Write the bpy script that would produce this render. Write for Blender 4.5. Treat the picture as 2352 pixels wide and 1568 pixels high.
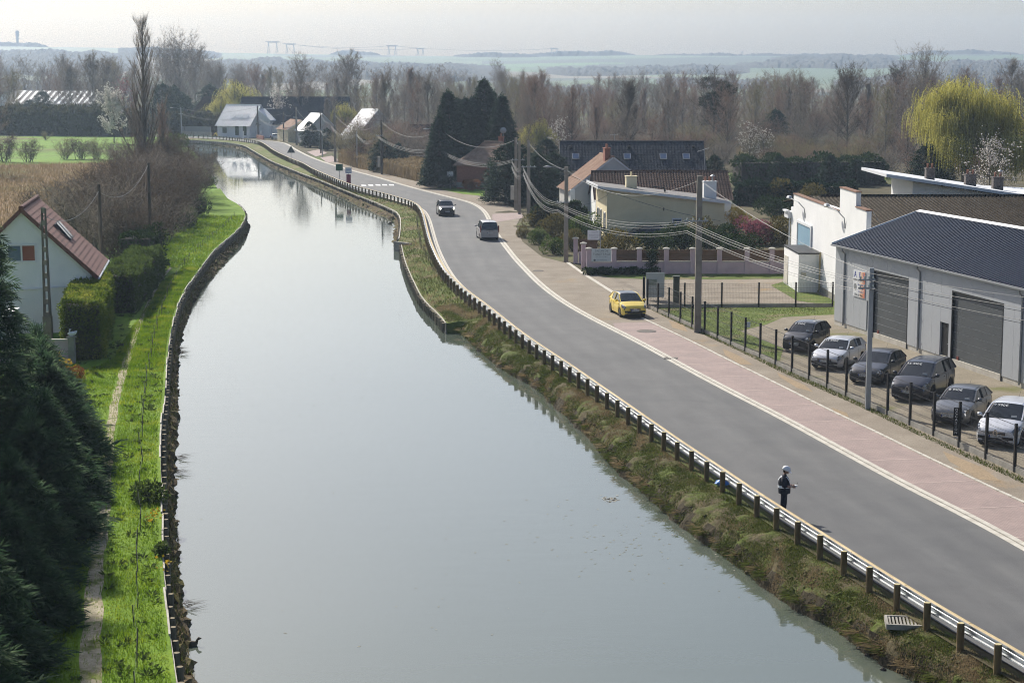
import bpy, bmesh, math, random
import numpy as np
from mathutils import Vector, Matrix
from mathutils.geometry import tessellate_polygon

for o in list(bpy.data.objects):
    bpy.data.objects.remove(o)
scene = bpy.context.scene
R = math.radians

# ------------------------------------------------------------------ camera
FOC, YH, CAMZ = 4200.0, 165.0, 16.0          # focal length and horizon in plan-survey pixels, eye height in metres
PITCH = math.atan((784.0 - YH) / FOC)
cam_d = bpy.data.cameras.new('camera')
cam_d.sensor_width = 36.0
cam_d.lens = 36.0 * FOC / 2352.0
cam_d.clip_start = 0.5
cam_d.clip_end = 30000.0
cam = bpy.data.objects.new('camera', cam_d)
scene.collection.objects.link(cam)
cam.location = (0, 0, CAMZ)
cam.rotation_euler = (math.pi / 2 - PITCH, 0, 0)
scene.camera = cam

# ------------------------------------------------------------------ world, sun, exposure
SUN_EL, SUN_AZ = R(37.0), R(-29.0)           # azimuth from +Y towards +X
world = bpy.data.worlds.new('World')
scene.world = world
world.use_nodes = True
wn = world.node_tree
bg = wn.nodes['Background']
sky = wn.nodes.new('ShaderNodeTexSky')
sky.sky_type = 'NISHITA'
sky.sun_disc = False
sky.sun_elevation = SUN_EL
sky.sun_rotation = SUN_AZ
sky.altitude = 0.0
sky.air_density = 0.85
sky.dust_density = 2.9
sky.ozone_density = 2.5
bg.inputs['Strength'].default_value = 0.096
wn.links.new(sky.outputs['Color'], bg.inputs['Color'])

sun_d = bpy.data.lights.new('sun', 'SUN')
sun_d.energy = 4.7
sun_d.angle = R(0.55)
sun_d.color = (1.0, 0.945, 0.85)
sun = bpy.data.objects.new('sun', sun_d)
scene.collection.objects.link(sun)
sdir = Vector((math.sin(SUN_AZ) * math.cos(SUN_EL), math.cos(SUN_AZ) * math.cos(SUN_EL), math.sin(SUN_EL)))
sun.rotation_euler = (-sdir).to_track_quat('-Z', 'Y').to_euler()
sun.location = (0, 0, 200)

scene.view_settings.view_transform = 'Standard'
scene.view_settings.look = 'None'
scene.view_settings.gamma = 1.0
scene.view_settings.use_curve_mapping = False
scene.view_settings.exposure = 0.44
scene.render.engine = 'CYCLES'
scene.cycles.use_denoising = True
try:
    scene.cycles.denoiser = 'OPENIMAGEDENOISE'
    scene.cycles.denoising_input_passes = 'RGB_ALBEDO_NORMAL'
    scene.cycles.denoising_prefilter = 'FAST'
except Exception:
    pass
scene.cycles.pixel_filter_type = 'BLACKMAN_HARRIS'
scene.cycles.filter_width = 1.05
scene.cycles.adaptive_threshold = 0.006
scene.cycles.max_bounces = 6
scene.cycles.diffuse_bounces = 2
scene.cycles.glossy_bounces = 3
scene.cycles.transmission_bounces = 4
scene.cycles.transparent_max_bounces = 6
scene.cycles.volume_bounces = 1
scene.cycles.caustics_reflective = False
scene.cycles.caustics_refractive = False
scene.cycles.sample_clamp_indirect = 6.0

HAZE_D = 0.00020
COL = scene.collection
rng = random.Random(7)
NP = np.random.RandomState(11)

# ------------------------------------------------------------------ placing: survey pixel -> point on a level plane
_c, _s = math.cos(PITCH), math.sin(PITCH)
def U(px, py, z=0.0):
    x = (px - 1176.0) / FOC
    y = (py - 784.0) / FOC
    t = (z - CAMZ) / (-_s - y * _c)
    return Vector((x * t, (_c - y * _s) * t, z))
def ZAT(py, depth):
    """height of a point seen on line py at ground distance depth"""
    y = (py - 784.0) / FOC
    return CAMZ + depth * (-_s - y * _c) / (_c - y * _s)
def XAT(px, depth, py=500.0):
    y = (py - 784.0) / FOC
    return (px - 1176.0) / FOC * depth / (_c - y * _s)
def UP(px, py, depth):
    return Vector((XAT(px, depth, py), depth, ZAT(py, depth)))

# ------------------------------------------------------------------ materials
def new_mat(name):
    m = bpy.data.materials.new(name)
    m.use_nodes = True
    nt = m.node_tree
    return m, nt, nt.nodes['Principled BSDF']

def ramp(nt, fac, stops):
    r = nt.nodes.new('ShaderNodeValToRGB')
    el = r.color_ramp.elements
    el[0].position, el[0].color = stops[0][0], (*stops[0][1], 1)
    el[1].position, el[1].color = stops[-1][0], (*stops[-1][1], 1)
    for p, c in stops[1:-1]:
        e = el.new(p)
        e.color = (*c, 1)
    nt.links.new(fac, r.inputs['Fac'])
    return r.outputs['Color']

def noise(nt, scale, detail=4.0, rough=0.6, vec=None, dist=0.0):
    n = nt.nodes.new('ShaderNodeTexNoise')
    n.inputs['Scale'].default_value = scale
    n.inputs['Detail'].default_value = detail
    n.inputs['Roughness'].default_value = rough
    n.inputs['Distortion'].default_value = dist
    if vec is not None:
        nt.links.new(vec, n.inputs['Vector'])
    return n.outputs['Fac']

def coords(nt, scale=(1, 1, 1), kind='Object', rotz=0.0):
    t = nt.nodes.new('ShaderNodeTexCoord')
    mp = nt.nodes.new('ShaderNodeMapping')
    mp.inputs['Scale'].default_value = scale
    mp.inputs['Rotation'].default_value = (0, 0, rotz)
    nt.links.new(t.outputs[kind], mp.inputs['Vector'])
    return mp.outputs['Vector']

def mixc(nt, fac, a, b, mode='MIX'):
    n = nt.nodes.new('ShaderNodeMix')
    n.data_type = 'RGBA'
    n.blend_type = mode
    for sock, v in ((n.inputs[0], fac), (n.inputs[6], a), (n.inputs[7], b)):
        if isinstance(v, (int, float)):
            sock.default_value = v
        elif isinstance(v, tuple):
            sock.default_value = (*v, 1)
        else:
            nt.links.new(v, sock)
    return n.outputs[2]

def math_n(nt, op, a, b=None):
    n = nt.nodes.new('ShaderNodeMath')
    n.operation = op
    for i, v in enumerate((a, b)):
        if v is None:
            continue
        if isinstance(v, (int, float)):
            n.inputs[i].default_value = v
        else:
            nt.links.new(v, n.inputs[i])
    return n.outputs[0]

def bump(nt, b, height, strength=0.3, dist=0.05):
    n = nt.nodes.new('ShaderNodeBump')
    n.inputs['Strength'].default_value = strength
    n.inputs['Distance'].default_value = dist
    nt.links.new(height, n.inputs['Height'])
    nt.links.new(n.outputs['Normal'], b.inputs['Normal'])

MATS = {}
def pm(name, col, col2=None, scale=3.0, rough=0.75, metal=0.0, spec=0.35, bmp=0.0, bscale=None, detail=4.0, lo=0.35, hi=0.65,
       stretch=(1, 1, 1), emit=None, coat=0.0, bdist=0.03):
    """plain procedural material: two tones mixed by noise, optional fine relief"""
    if name in MATS:
        return MATS[name]
    m, nt, b = new_mat(name)
    v = coords(nt, stretch)
    if col2 is not None:
        f = noise(nt, scale, detail, 0.6, v)
        nt.links.new(ramp(nt, f, [(lo, col), (hi, col2)]), b.inputs['Base Color'])
    else:
        b.inputs['Base Color'].default_value = (*col, 1)
    b.inputs['Roughness'].default_value = rough
    b.inputs['Metallic'].default_value = metal
    b.inputs['Specular IOR Level'].default_value = spec
    if coat:
        b.inputs['Coat Weight'].default_value = coat
        b.inputs['Coat Roughness'].default_value = 0.04
    if bmp:
        bump(nt, b, noise(nt, bscale or scale * 4, 3.0, 0.6, v), bmp, bdist)
    if emit:
        b.inputs['Emission Color'].default_value = (*emit[0], 1)
        b.inputs['Emission Strength'].default_value = emit[1]
    MATS[name] = m
    return m

def leafmat(name, a, b_, trans=0.35, scale=0.6, rough=0.8, c=None, tcol=None):
    """leaf: diffuse plus light passing through, tone varied by noise in place and per face"""
    if name in MATS:
        return MATS[name]
    m, nt, b = new_mat(name)
    v = coords(nt)
    f = noise(nt, scale, 5.0, 0.7, v)
    stops = [(0.3, a), (0.7, b_)] if c is None else [(0.28, a), (0.5, b_), (0.72, c)]
    col = ramp(nt, f, stops)
    nt.links.new(col, b.inputs['Base Color'])
    b.inputs['Roughness'].default_value = rough
    b.inputs['Specular IOR Level'].default_value = 0.08
    tr = nt.nodes.new('ShaderNodeBsdfTranslucent')
    nt.links.new(col if tcol is None else mixc(nt, 0.5, col, tcol), tr.inputs['Color'])
    mx = nt.nodes.new('ShaderNodeMixShader')
    mx.inputs[0].default_value = trans
    out = nt.nodes['Material Output']
    nt.links.new(b.outputs[0], mx.inputs[1])
    nt.links.new(tr.outputs[0], mx.inputs[2])
    nt.links.new(mx.outputs[0], out.inputs['Surface'])
    MATS[name] = m
    return m

# ------------------------------------------------------------------ mesh building
def mesh_arrays(name, verts, faces_list, smooth=False, mat_ids=None):
    """verts (n,3) array; faces_list: list of (m,k) int arrays"""
    me = bpy.data.meshes.new(name)
    verts = np.asarray(verts, dtype=np.float32)
    me.vertices.add(len(verts))
    me.vertices.foreach_set('co', verts.ravel())
    tot = sum(len(f) for f in faces_list)
    loops = np.concatenate([np.asarray(f, dtype=np.int32).ravel() for f in faces_list]) if faces_list else np.zeros(0, np.int32)
    sizes = np.concatenate([np.full(len(f), f.shape[1], dtype=np.int32) for f in faces_list]) if faces_list else np.zeros(0, np.int32)
    me.loops.add(len(loops))
    me.loops.foreach_set('vertex_index', loops)
    me.polygons.add(tot)
    starts = np.concatenate([[0], np.cumsum(sizes)[:-1]]).astype(np.int32)
    me.polygons.foreach_set('loop_start', starts)
    if smooth:
        me.polygons.foreach_set('use_smooth', np.ones(tot, dtype=bool))
    if mat_ids is not None:
        me.polygons.foreach_set('material_index', np.asarray(mat_ids, dtype=np.int32))
    me.update(calc_edges=True)
    return me

class MB:
    def __init__(self):
        self.v, self.f, self.m = [], [], []
        self.mi = 0
    def add(self, vs, fs):
        o = len(self.v)
        self.v.extend([tuple(p) for p in vs])
        for f in fs:
            self.f.append(tuple(i + o for i in f))
            self.m.append(self.mi)
        return self
    def box(self, c, s, rz=0.0, taper=1.0):
        cx, cy, cz = c
        hx, hy, hz = s[0] / 2, s[1] / 2, s[2] / 2
        ca, sa = math.cos(rz), math.sin(rz)
        vs = []
        for dz, k in ((-hz, 1.0), (hz, taper)):
            for dx, dy in ((-hx, -hy), (hx, -hy), (hx, hy), (-hx, hy)):
                x, y = dx * k, dy * k
                vs.append((cx + x * ca - y * sa, cy + x * sa + y * ca, cz + dz))
        return self.add(vs, [(3, 2, 1, 0), (4, 5, 6, 7), (0, 1, 5, 4), (1, 2, 6, 5), (2, 3, 7, 6), (3, 0, 4, 7)])
    def bar(self, p0, p1, w, h=None, up=(0, 0, 1)):
        h = h or w
        p0, p1 = Vector(p0), Vector(p1)
        d = (p1 - p0).normalized()
        u = Vector(up)
        if abs(d.dot(u)) > 0.99:
            u = Vector((1, 0, 0))
        a = d.cross(u).normalized()
        b = a.cross(d).normalized()
        vs = []
        for p in (p0, p1):
            for i, j in ((-1, -1), (1, -1), (1, 1), (-1, 1)):
                vs.append(p + a * (i * w / 2) + b * (j * h / 2))
        return self.add(vs, [(0, 1, 2, 3), (7, 6, 5, 4), (0, 4, 5, 1), (1, 5, 6, 2), (2, 6, 7, 3), (3, 7, 4, 0)])
    def tube(self, pts, rad, n=6, cap=True):
        pts = [Vector(p) for p in pts]
        k = len(pts)
        if not hasattr(rad, '__len__'):
            rad = [rad] * k
        vs, fs = [], []
        ref = Vector((0, 0, 1))
        d0 = (pts[-1] - pts[0]).normalized()
        if abs(d0.z) > 0.9:
            ref = Vector((1, 0, 0))
        for i, p in enumerate(pts):
            d = (pts[min(i + 1, k - 1)] - pts[max(i - 1, 0)]).normalized()
            a = d.cross(ref)
            a = a.normalized() if a.length > 1e-6 else Vector((1, 0, 0))
            b = a.cross(d)
            for j in range(n):
                t = 2 * math.pi * j / n
                vs.append(p + (a * math.cos(t) + b * math.sin(t)) * rad[i])
        for i in range(k - 1):
            for j in range(n):
                j2 = (j + 1) % n
                fs.append((i * n + j2, i * n + j, (i + 1) * n + j, (i + 1) * n + j2))
        if cap:
            fs.append(tuple(range(n)))
            fs.append(tuple((k - 1) * n + j for j in range(n - 1, -1, -1)))
        return self.add(vs, fs)
    def lathe(self, prof, n=16, axis='z', c=(0, 0, 0)):
        vs, fs = [], []
        for (r, h) in prof:
            for j in range(n):
                t = 2 * math.pi * j / n
                x, y = r * math.cos(t), r * math.sin(t)
                p = (x, y, h) if axis == 'z' else ((x, h, y) if axis == 'y' else (h, x, y))
                vs.append((p[0] + c[0], p[1] + c[1], p[2] + c[2]))
        for i in range(len(prof) - 1):
            for j in range(n):
                j2 = (j + 1) % n
                fs.append((i * n + j, i * n + j2, (i + 1) * n + j2, (i + 1) * n + j))
        fs.append(tuple(range(n - 1, -1, -1)))
        fs.append(tuple((len(prof) - 1) * n + j for j in range(n)))
        return self.add(vs, fs)
    def poly(self, pts):
        return self.add(pts, [tuple(range(len(pts)))])
    def prism(self, pts, off):
        """flat polygon pts extruded along off"""
        n = len(pts)
        off = Vector(off)
        vs = [Vector(p) for p in pts] + [Vector(p) + off for p in pts]
        fs = [tuple(range(n - 1, -1, -1)), tuple(range(n, 2 * n))]
        for i in range(n):
            j = (i + 1) % n
            fs.append((i, j, n + j, n + i))
        return self.add(vs, fs)
    def grid(self, rows):
        """rows: list of equally long point lists"""
        n = len(rows[0])
        fs = []
        for i in range(len(rows) - 1):
            for j in range(n - 1):
                fs.append((i * n + j, i * n + j + 1, (i + 1) * n + j + 1, (i + 1) * n + j))
        return self.add([p for r in rows for p in r], fs)
    def mesh(self, name, mats=None, smooth=False):
        me = bpy.data.meshes.new(name)
        me.from_pydata([tuple(p) for p in self.v], [], self.f)
        if mats is not None:
            if not isinstance(mats, (list, tuple)):
                mats = [mats]
            for m in mats:
                me.materials.append(m)
            if len(mats) > 1:
                me.polygons.foreach_set('material_index', self.m)
        if smooth:
            me.polygons.foreach_set('use_smooth', [True] * len(me.polygons))
        me.update()
        return me
    def build(self, name, mats, parent=None, smooth=False, loc=None, rz=None):
        return put(name, self.mesh(name, mats, smooth), parent, loc, rz)

def put(name, me, parent=None, loc=None, rz=None, scale=None):
    o = bpy.data.objects.new(name, me)
    COL.objects.link(o)
    if parent is not None:
        o.parent = parent
    if loc is not None:
        o.location = loc
    if rz is not None:
        o.rotation_euler = (0, 0, rz)
    if scale is not None:
        o.scale = scale if hasattr(scale, '__len__') else (scale,) * 3
    return o

def thing(name, label, cat, loc=(0, 0, 0), rz=0.0, group=None):
    o = put(name, None, None, loc, rz)
    o.empty_display_size = 0.2
    return tag(o, label, cat, group)
def tag(o, label, cat, group=None):
    o['label'] = label
    o['category'] = cat
    if group:
        o['group'] = group
    return o
def struct(o, label=None):
    o['kind'] = 'structure'
    if label:
        o['label'] = label
    return o
def stuff(o, label=None, cat=None):
    o['kind'] = 'stuff'
    if label:
        o['label'] = label
    if cat:
        o['category'] = cat
    return o
def copy_tree(root, loc, rz, label=None, scale=None):
    r = root.copy()
    COL.objects.link(r)
    r.location = loc
    r.rotation_euler = (0, 0, rz)
    if scale:
        r.scale = (scale,) * 3 if not hasattr(scale, '__len__') else scale
    if label:
        r['label'] = label
    for ch in list(root.children):
        c = ch.copy()
        COL.objects.link(c)
        c.parent = r
        for g in list(ch.children):
            d = g.copy()
            COL.objects.link(d)
            d.parent = c
    return r

def catmull(pts, step=1.0):
    """smooth polyline through pts, resampled about every step metres"""
    P = [Vector(p) for p in pts]
    out = []
    for i in range(len(P) - 1):
        p0, p1, p2, p3 = P[max(i - 1, 0)], P[i], P[i + 1], P[min(i + 2, len(P) - 1)]
        n = max(2, int((p2 - p1).length / step))
        for k in range(n):
            t = k / n
            a = (p1 + (p2 - p0) * 0 + (
                (-p0 + p2) * t + (2 * p0 - 5 * p1 + 4 * p2 - p3) * t * t + (-p0 + 3 * p1 - 3 * p2 + p3) * t * t * t) * 0.5)
            out.append(a)
    out.append(P[-1])
    return out
def resample(pts, step):
    P = np.array([list(p) for p in pts])
    d = np.concatenate([[0], np.cumsum(np.linalg.norm(np.diff(P, axis=0), axis=1))])
    n = max(2, int(round(d[-1] / step)) + 1)
    s = np.linspace(0, d[-1], n)
    return [Vector((np.interp(t, d, P[:, 0]), np.interp(t, d, P[:, 1]), np.interp(t, d, P[:, 2]))) for t in s]
def smooth_line(pts, k=2):
    P = [Vector(p) for p in pts]
    for _ in range(k):
        Q = [P[0]] + [(P[i - 1] + P[i] * 2 + P[i + 1]) / 4 for i in range(1, len(P) - 1)] + [P[-1]]
        P = Q
    return P
def offset_line(P, d):
    """shift a polyline sideways by d metres to its left"""
    out = []
    for i, p in enumerate(P):
        t = P[min(i + 1, len(P) - 1)] - P[max(i - 1, 0)]
        t.z = 0
        t.normalize()
        out.append(p + Vector((-t.y, t.x, 0)) * d)
    return out
def sheet(name, pts, mat, z=None, parent=None):
    """flat sheet over an outline"""
    P = [Vector((p[0], p[1], (p[2] if z is None else z))) for p in pts]
    tris = tessellate_polygon([P])
    me = bpy.data.meshes.new(name)
    fs = []
    for t in tris:
        a, b, c = (P[i] for i in t)
        if (b - a).cross(c - a).z < 0:
            t = (t[0], t[2], t[1])
        fs.append(tuple(t))
    me.from_pydata([tuple(p) for p in P], [], fs)
    me.materials.append(mat)
    return put(name, me, parent)
def sheetp(name, px, mat, z):
    return sheet(name, [U(a, b, z) for a, b in px], mat, z)

def text_mesh(s, size, mat, align='CENTER', extrude=0.0015):
    cu = bpy.data.curves.new('lettering', 'FONT')
    cu.body = s
    cu.size = size
    cu.align_x = align
    cu.align_y = 'CENTER'
    cu.extrude = extrude
    cu.resolution_u = 2
    o = bpy.data.objects.new('lettering', cu)
    COL.objects.link(o)
    bpy.context.view_layer.update()
    dg = bpy.context.evaluated_depsgraph_get()
    me = bpy.data.meshes.new_from_object(o.evaluated_get(dg))
    COL.objects.unlink(o)
    bpy.data.objects.remove(o)
    bpy.data.curves.remove(cu)
    me.materials.clear()
    me.materials.append(mat)
    return me
def text_on(parent, s, size, mat, o, xdir, ydir, name='lettering', sx=1.0):
    """lettering laid on a plane: o centre, xdir reading direction, ydir up the plane (parent's local space)"""
    me = text_mesh(s, size, mat)
    x = Vector(xdir).normalized()
    y = Vector(ydir).normalized()
    z = x.cross(y).normalized()
    M = Matrix((x * sx, y, z)).transposed().to_4x4()
    M.translation = Vector(o)
    me.transform(M)
    return put(name, me, parent)

# leaf clouds -------------------------------------------------------
def unit(a):
    return a / np.maximum(np.linalg.norm(a, axis=1, keepdims=True), 1e-9)
def leaves(P, A, L, W, seed=0, kind='diamond', droop=0.0):
    """P centres (n,3), A axes (n,3), L lengths, W widths -> verts, faces arrays"""
    rs = np.random.RandomState(seed)
    n = len(P)
    A = unit(np.asarray(A, float))
    Rn = unit(rs.normal(size=(n, 3)))
    S = unit(np.cross(A, Rn))
    L = np.broadcast_to(np.asarray(L, float), (n,))[:, None]
    W = np.broadcast_to(np.asarray(W, float), (n,))[:, None]
    if kind == 'tri':
        v = np.stack([P - S * W / 2, P + S * W / 2, P + A * L + np.array([0, 0, -1]) * droop * L], 1).reshape(-1, 3)
        f = np.arange(n * 3).reshape(n, 3)
    else:
        mid = P + A * L * 0.5
        v = np.stack([P, mid + S * W / 2, P + A * L + np.array([0, 0, -1]) * droop * L, mid - S * W / 2], 1).reshape(-1, 3)
        f = np.arange(n * 4).reshape(n, 4)
    return v, f
def blob_pts(n, c, r, seed, shell=0.55):
    """points in an ellipsoid shell"""
    rs = np.random.RandomState(seed)
    d = unit(rs.normal(size=(n, 3)))
    k = shell + (1 - shell) * rs.rand(n, 1) ** 0.6
    return np.asarray(c) + d * k * np.asarray(r), d
# ================================================================== ground, canal, banks, road
def W(px, z=0.0):
    return [U(a, b, z) for a, b in px]
LB = W([(470, 1950), (430, 1720), (405, 1568), (390, 1462), (383, 1397), (378, 1337), (373, 1292), (370, 1234), (372, 1189), (370, 1107), (368, 1074),
        (369, 1044), (368, 979), (373, 954), (378, 907), (380, 867), (383, 834), (386, 797), (389, 775), (400, 730), (410, 697), (430, 657),
        (463, 612), (490, 577), (523, 547), (548, 525), (562, 502), (562, 487), (548, 470), (525, 457), (505, 440), (485, 410), (470, 385),
        (458, 365), (446, 350), (432, 340), (412, 331), (396, 322), (388, 314), (200, 311.6), (-400, 309)])
LWL = W([(530, 1950), (480, 1720), (450, 1568), (433, 1502), (430, 1427), (415, 1357), (410, 1277), (410, 1239), (401, 1177), (400, 1109), (402, 1034),
         (409, 944), (406, 884), (409, 809), (412, 783), (430, 730), (440, 700), (463, 662), (498, 625), (525, 592), (555, 555), (573, 520),
         (575, 500), (563, 480), (540, 463), (518, 445)], -1.1)
RG = W([(2560, 1720), (2450, 1640), (2352, 1570), (2262, 1523), (2182, 1473), (2125, 1438), (2040, 1383), (1976, 1340), (1916, 1301), (1862, 1264),
        (1813, 1232), (1767, 1202), (1721, 1171), (1680, 1141), (1643, 1114), (1606, 1089), (1573, 1066), (1540, 1043), (1511, 1021), (1482, 1000),
        (1455, 981), (1429, 961), (1404, 943), (1380, 926), (1357, 909), (1335, 893), (1314, 877), (1294, 863), (1275, 850), (1257, 838),
        (1240, 826), (1223, 814), (1206, 802), (1173, 777), (1136, 745), (1102, 717), (1083, 703), (1065, 690), (1049, 675), (1036, 662),
        (1022, 648), (1011, 632), (1001, 614), (994, 600), (988, 585), (982, 568), (976, 545), (971, 522), (966, 502), (956, 484), (938, 474),
        (908, 465), (879, 456), (852, 449), (813, 438), (782, 427), (743, 410), (713, 396), (693, 384), (655, 368), (628, 354), (610, 341),
        (596, 333), (577, 328.5), (558, 326), (540, 323.5), (518, 321.5), (492, 319.5), (461, 318), (431, 317), (401, 316), (250, 313.5), (-400, 311)])
RK = W([(2560, 1390), (2450, 1325), (2352, 1263), (2194, 1177), (2064, 1115), (1977, 1065), (1889, 1017), (1827, 982), (1764, 948), (1676, 904), (1551, 837),
        (1459, 786), (1351, 731), (1289, 695), (1238, 657), (1201, 620), (1176, 593), (1160, 572), (1142, 548), (1127, 525), (1119, 507), (1111, 490),
        (1098, 477), (1075, 465), (1036, 455), (985, 442), (925, 426), (865, 408), (806, 392), (748, 375), (712, 361.5), (690, 351),
        (672, 341), (660, 333), (648, 328.5), (624, 324.5), (587, 321.5), (543, 318), (426, 313), (300, 311), (-400, 308.5)])
RP1 = W([(916, 549), (919, 530), (920, 512), (918, 497), (908, 485), (888, 476), (851, 460), (821, 449), (777, 431), (733, 413), (687, 396), (660, 385), (628, 372),
         (602, 358), (580, 345), (564, 336), (545, 331), (518, 327.5), (460, 323), (400, 321), (250, 318), (-400, 316)], -0.3)
RT1 = W([(908, 572), (903, 555), (905, 535), (908, 515), (896, 504), (851, 485), (813, 467), (763, 443), (713, 422), (663, 400), (620, 379), (590, 363),
         (570, 350), (555, 342), (520, 335), (460, 329.5), (400, 327)], -1.1)
RP2 = W([(1024, 741), (1011, 724), (988, 703), (968, 680), (956, 657), (943, 630), (931, 600), (924, 572), (922, 560)], -0.42)
RW3 = W([(2600, 1900), (2400, 1740), (2220, 1640), (2102, 1564), (2059, 1549), (2014, 1527), (1979, 1499), (1954, 1472), (1919, 1452), (1897, 1430), (1839, 1418),
         (1801, 1387), (1751, 1357), (1726, 1332), (1689, 1300), (1651, 1277), (1614, 1249), (1576, 1219), (1534, 1197), (1503, 1165), (1486, 1135),
         (1456, 1117), (1416, 1092), (1391, 1069), (1374, 1035), (1349, 1007), (1316, 974), (1288, 949), (1248, 914), (1230, 889), (1176, 866),
         (1120, 826), (1071, 782), (1048, 760), (1020, 752)], -1.1)
sRG = smooth_line(catmull(RG, 1.5), 6)
sRK = smooth_line(catmull(RK, 1.5), 6)
sLB = smooth_line(catmull(LB, 1.2), 3)
sRP1 = smooth_line(catmull(RP1, 1.2), 3)
sRP2 = smooth_line(catmull(RP2, 1.0), 2)
def fx(line):
    a = sorted([(p.y, p.x) for p in line])
    Y = np.array([q[0] for q in a]); X = np.array([q[1] for q in a])
    return lambda y: float(np.interp(y, Y, X))
xRG, xRK, xLB, xRP1, xRP2 = fx(sRG), fx(sRK), fx(sLB), fx(sRP1), fx(sRP2)
xLW, xRT1, xRW3 = fx(catmull(LWL, 1.0)), fx(catmull(RT1, 1.0)), fx(smooth_line(catmull(RW3, 0.8), 10))
Y_P2A, Y_P2B = sRP2[0].y, sRP2[-1].y        # lower piling from .. to ..
Y_P1 = sRP1[0].y
WATER_Z = -1.1

# --- materials of the ground
def ground_mat(name, stops, scale, detail=6.0, rough=0.95, bmp=0.35, fine=9.0, stops2=None, mask_scale=0.05, mlo=0.45, mhi=0.55):
    m, nt, b = new_mat(name)
    v = coords(nt)
    c1 = ramp(nt, noise(nt, scale, detail, 0.65, v), stops)
    if stops2:
        c2 = ramp(nt, noise(nt, scale * 1.7, detail, 0.65, v), stops2)
        mk = ramp(nt, noise(nt, mask_scale, 5.0, 0.6, v), [(mlo, (0, 0, 0)), (mhi, (1, 1, 1))])
        c1 = mixc(nt, mk, c1, c2)
    fn = noise(nt, fine, 4.0, 0.7, v)
    c1 = mixc(nt, 0.55, c1, ramp(nt, fn, [(0.3, (0.45, 0.45, 0.45)), (0.7, (1.35, 1.35, 1.35))]), 'MULTIPLY')
    nt.links.new(c1, b.inputs['Base Color'])
    b.inputs['Roughness'].default_value = rough
    b.inputs['Specular IOR Level'].default_value = 0.15
    bump(nt, b, fn, bmp, 0.08)
    return m
M_grass = ground_mat('grass_ground', [(0.3, (0.09, 0.16, 0.012)), (0.5, (0.14, 0.24, 0.018)), (0.72, (0.21, 0.30, 0.03))], 0.5, fine=7.0)
M_meadow = ground_mat('meadow_ground', [(0.3, (0.10, 0.19, 0.02)), (0.55, (0.15, 0.27, 0.03)), (0.75, (0.20, 0.28, 0.05))], 0.09, fine=1.2,
                      stops2=[(0.3, (0.16, 0.13, 0.05)), (0.7, (0.10, 0.10, 0.035))], mask_scale=0.03, mlo=0.55, mhi=0.68)
M_reed = ground_mat('reed_ground', [(0.3, (0.16, 0.10, 0.055)), (0.5, (0.25, 0.165, 0.085)), (0.72, (0.33, 0.23, 0.12))], 0.25, fine=2.2,
                    stops2=[(0.3, (0.12, 0.14, 0.035)), (0.7, (0.16, 0.17, 0.06))], mask_scale=0.045, mlo=0.57, mhi=0.66)
M_woodfloor = ground_mat('woodland_floor', [(0.3, (0.06, 0.055, 0.03)), (0.55, (0.10, 0.085, 0.045)), (0.75, (0.14, 0.12, 0.06))], 0.08, fine=1.0,
                         stops2=[(0.3, (0.08, 0.13, 0.02)), (0.7, (0.11, 0.15, 0.03))], mask_scale=0.02, mlo=0.52, mhi=0.66)
M_gravel = ground_mat('gravel', [(0.3, (0.22, 0.185, 0.145)), (0.55, (0.28, 0.24, 0.19)), (0.75, (0.33, 0.29, 0.23))], 0.5, fine=14.0,
                      stops2=[(0.3, (0.30, 0.21, 0.12)), (0.7, (0.36, 0.26, 0.15))], mask_scale=0.18, mlo=0.60, mhi=0.70)
M_lot = ground_mat('yard_gravel', [(0.3, (0.20, 0.175, 0.13)), (0.55, (0.26, 0.225, 0.17)), (0.75, (0.31, 0.27, 0.21))], 0.5, fine=12.0,
                   stops2=[(0.3, (0.12, 0.14, 0.035)), (0.7, (0.16, 0.15, 0.06))], mask_scale=0.2, mlo=0.58, mhi=0.68)
M_bank = ground_mat('bank_soil', [(0.28, (0.055, 0.044, 0.024)), (0.5, (0.10, 0.082, 0.044)), (0.75, (0.16, 0.135, 0.075))], 2.2, fine=5.0, bmp=0.8,
                    stops2=[(0.3, (0.06, 0.075, 0.016)), (0.7, (0.11, 0.14, 0.028))], mask_scale=0.8, mlo=0.44, mhi=0.58)
M_verge = ground_mat('verge_grass', [(0.3, (0.08, 0.10, 0.02)), (0.55, (0.12, 0.15, 0.03)), (0.75, (0.19, 0.17, 0.07))], 0.6, fine=5.0,
                     stops2=[(0.3, (0.17, 0.135, 0.075)), (0.7, (0.23, 0.19, 0.11))], mask_scale=0.25, mlo=0.50, mhi=0.62)
M_path = ground_mat('chalk_path', [(0.3, (0.24, 0.20, 0.125)), (0.5, (0.38, 0.335, 0.225)), (0.75, (0.50, 0.45, 0.33))], 2.2, fine=11.0,
                    stops2=[(0.3, (0.12, 0.15, 0.03)), (0.7, (0.18, 0.19, 0.06))], mask_scale=0.9, mlo=0.52, mhi=0.62)

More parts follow.
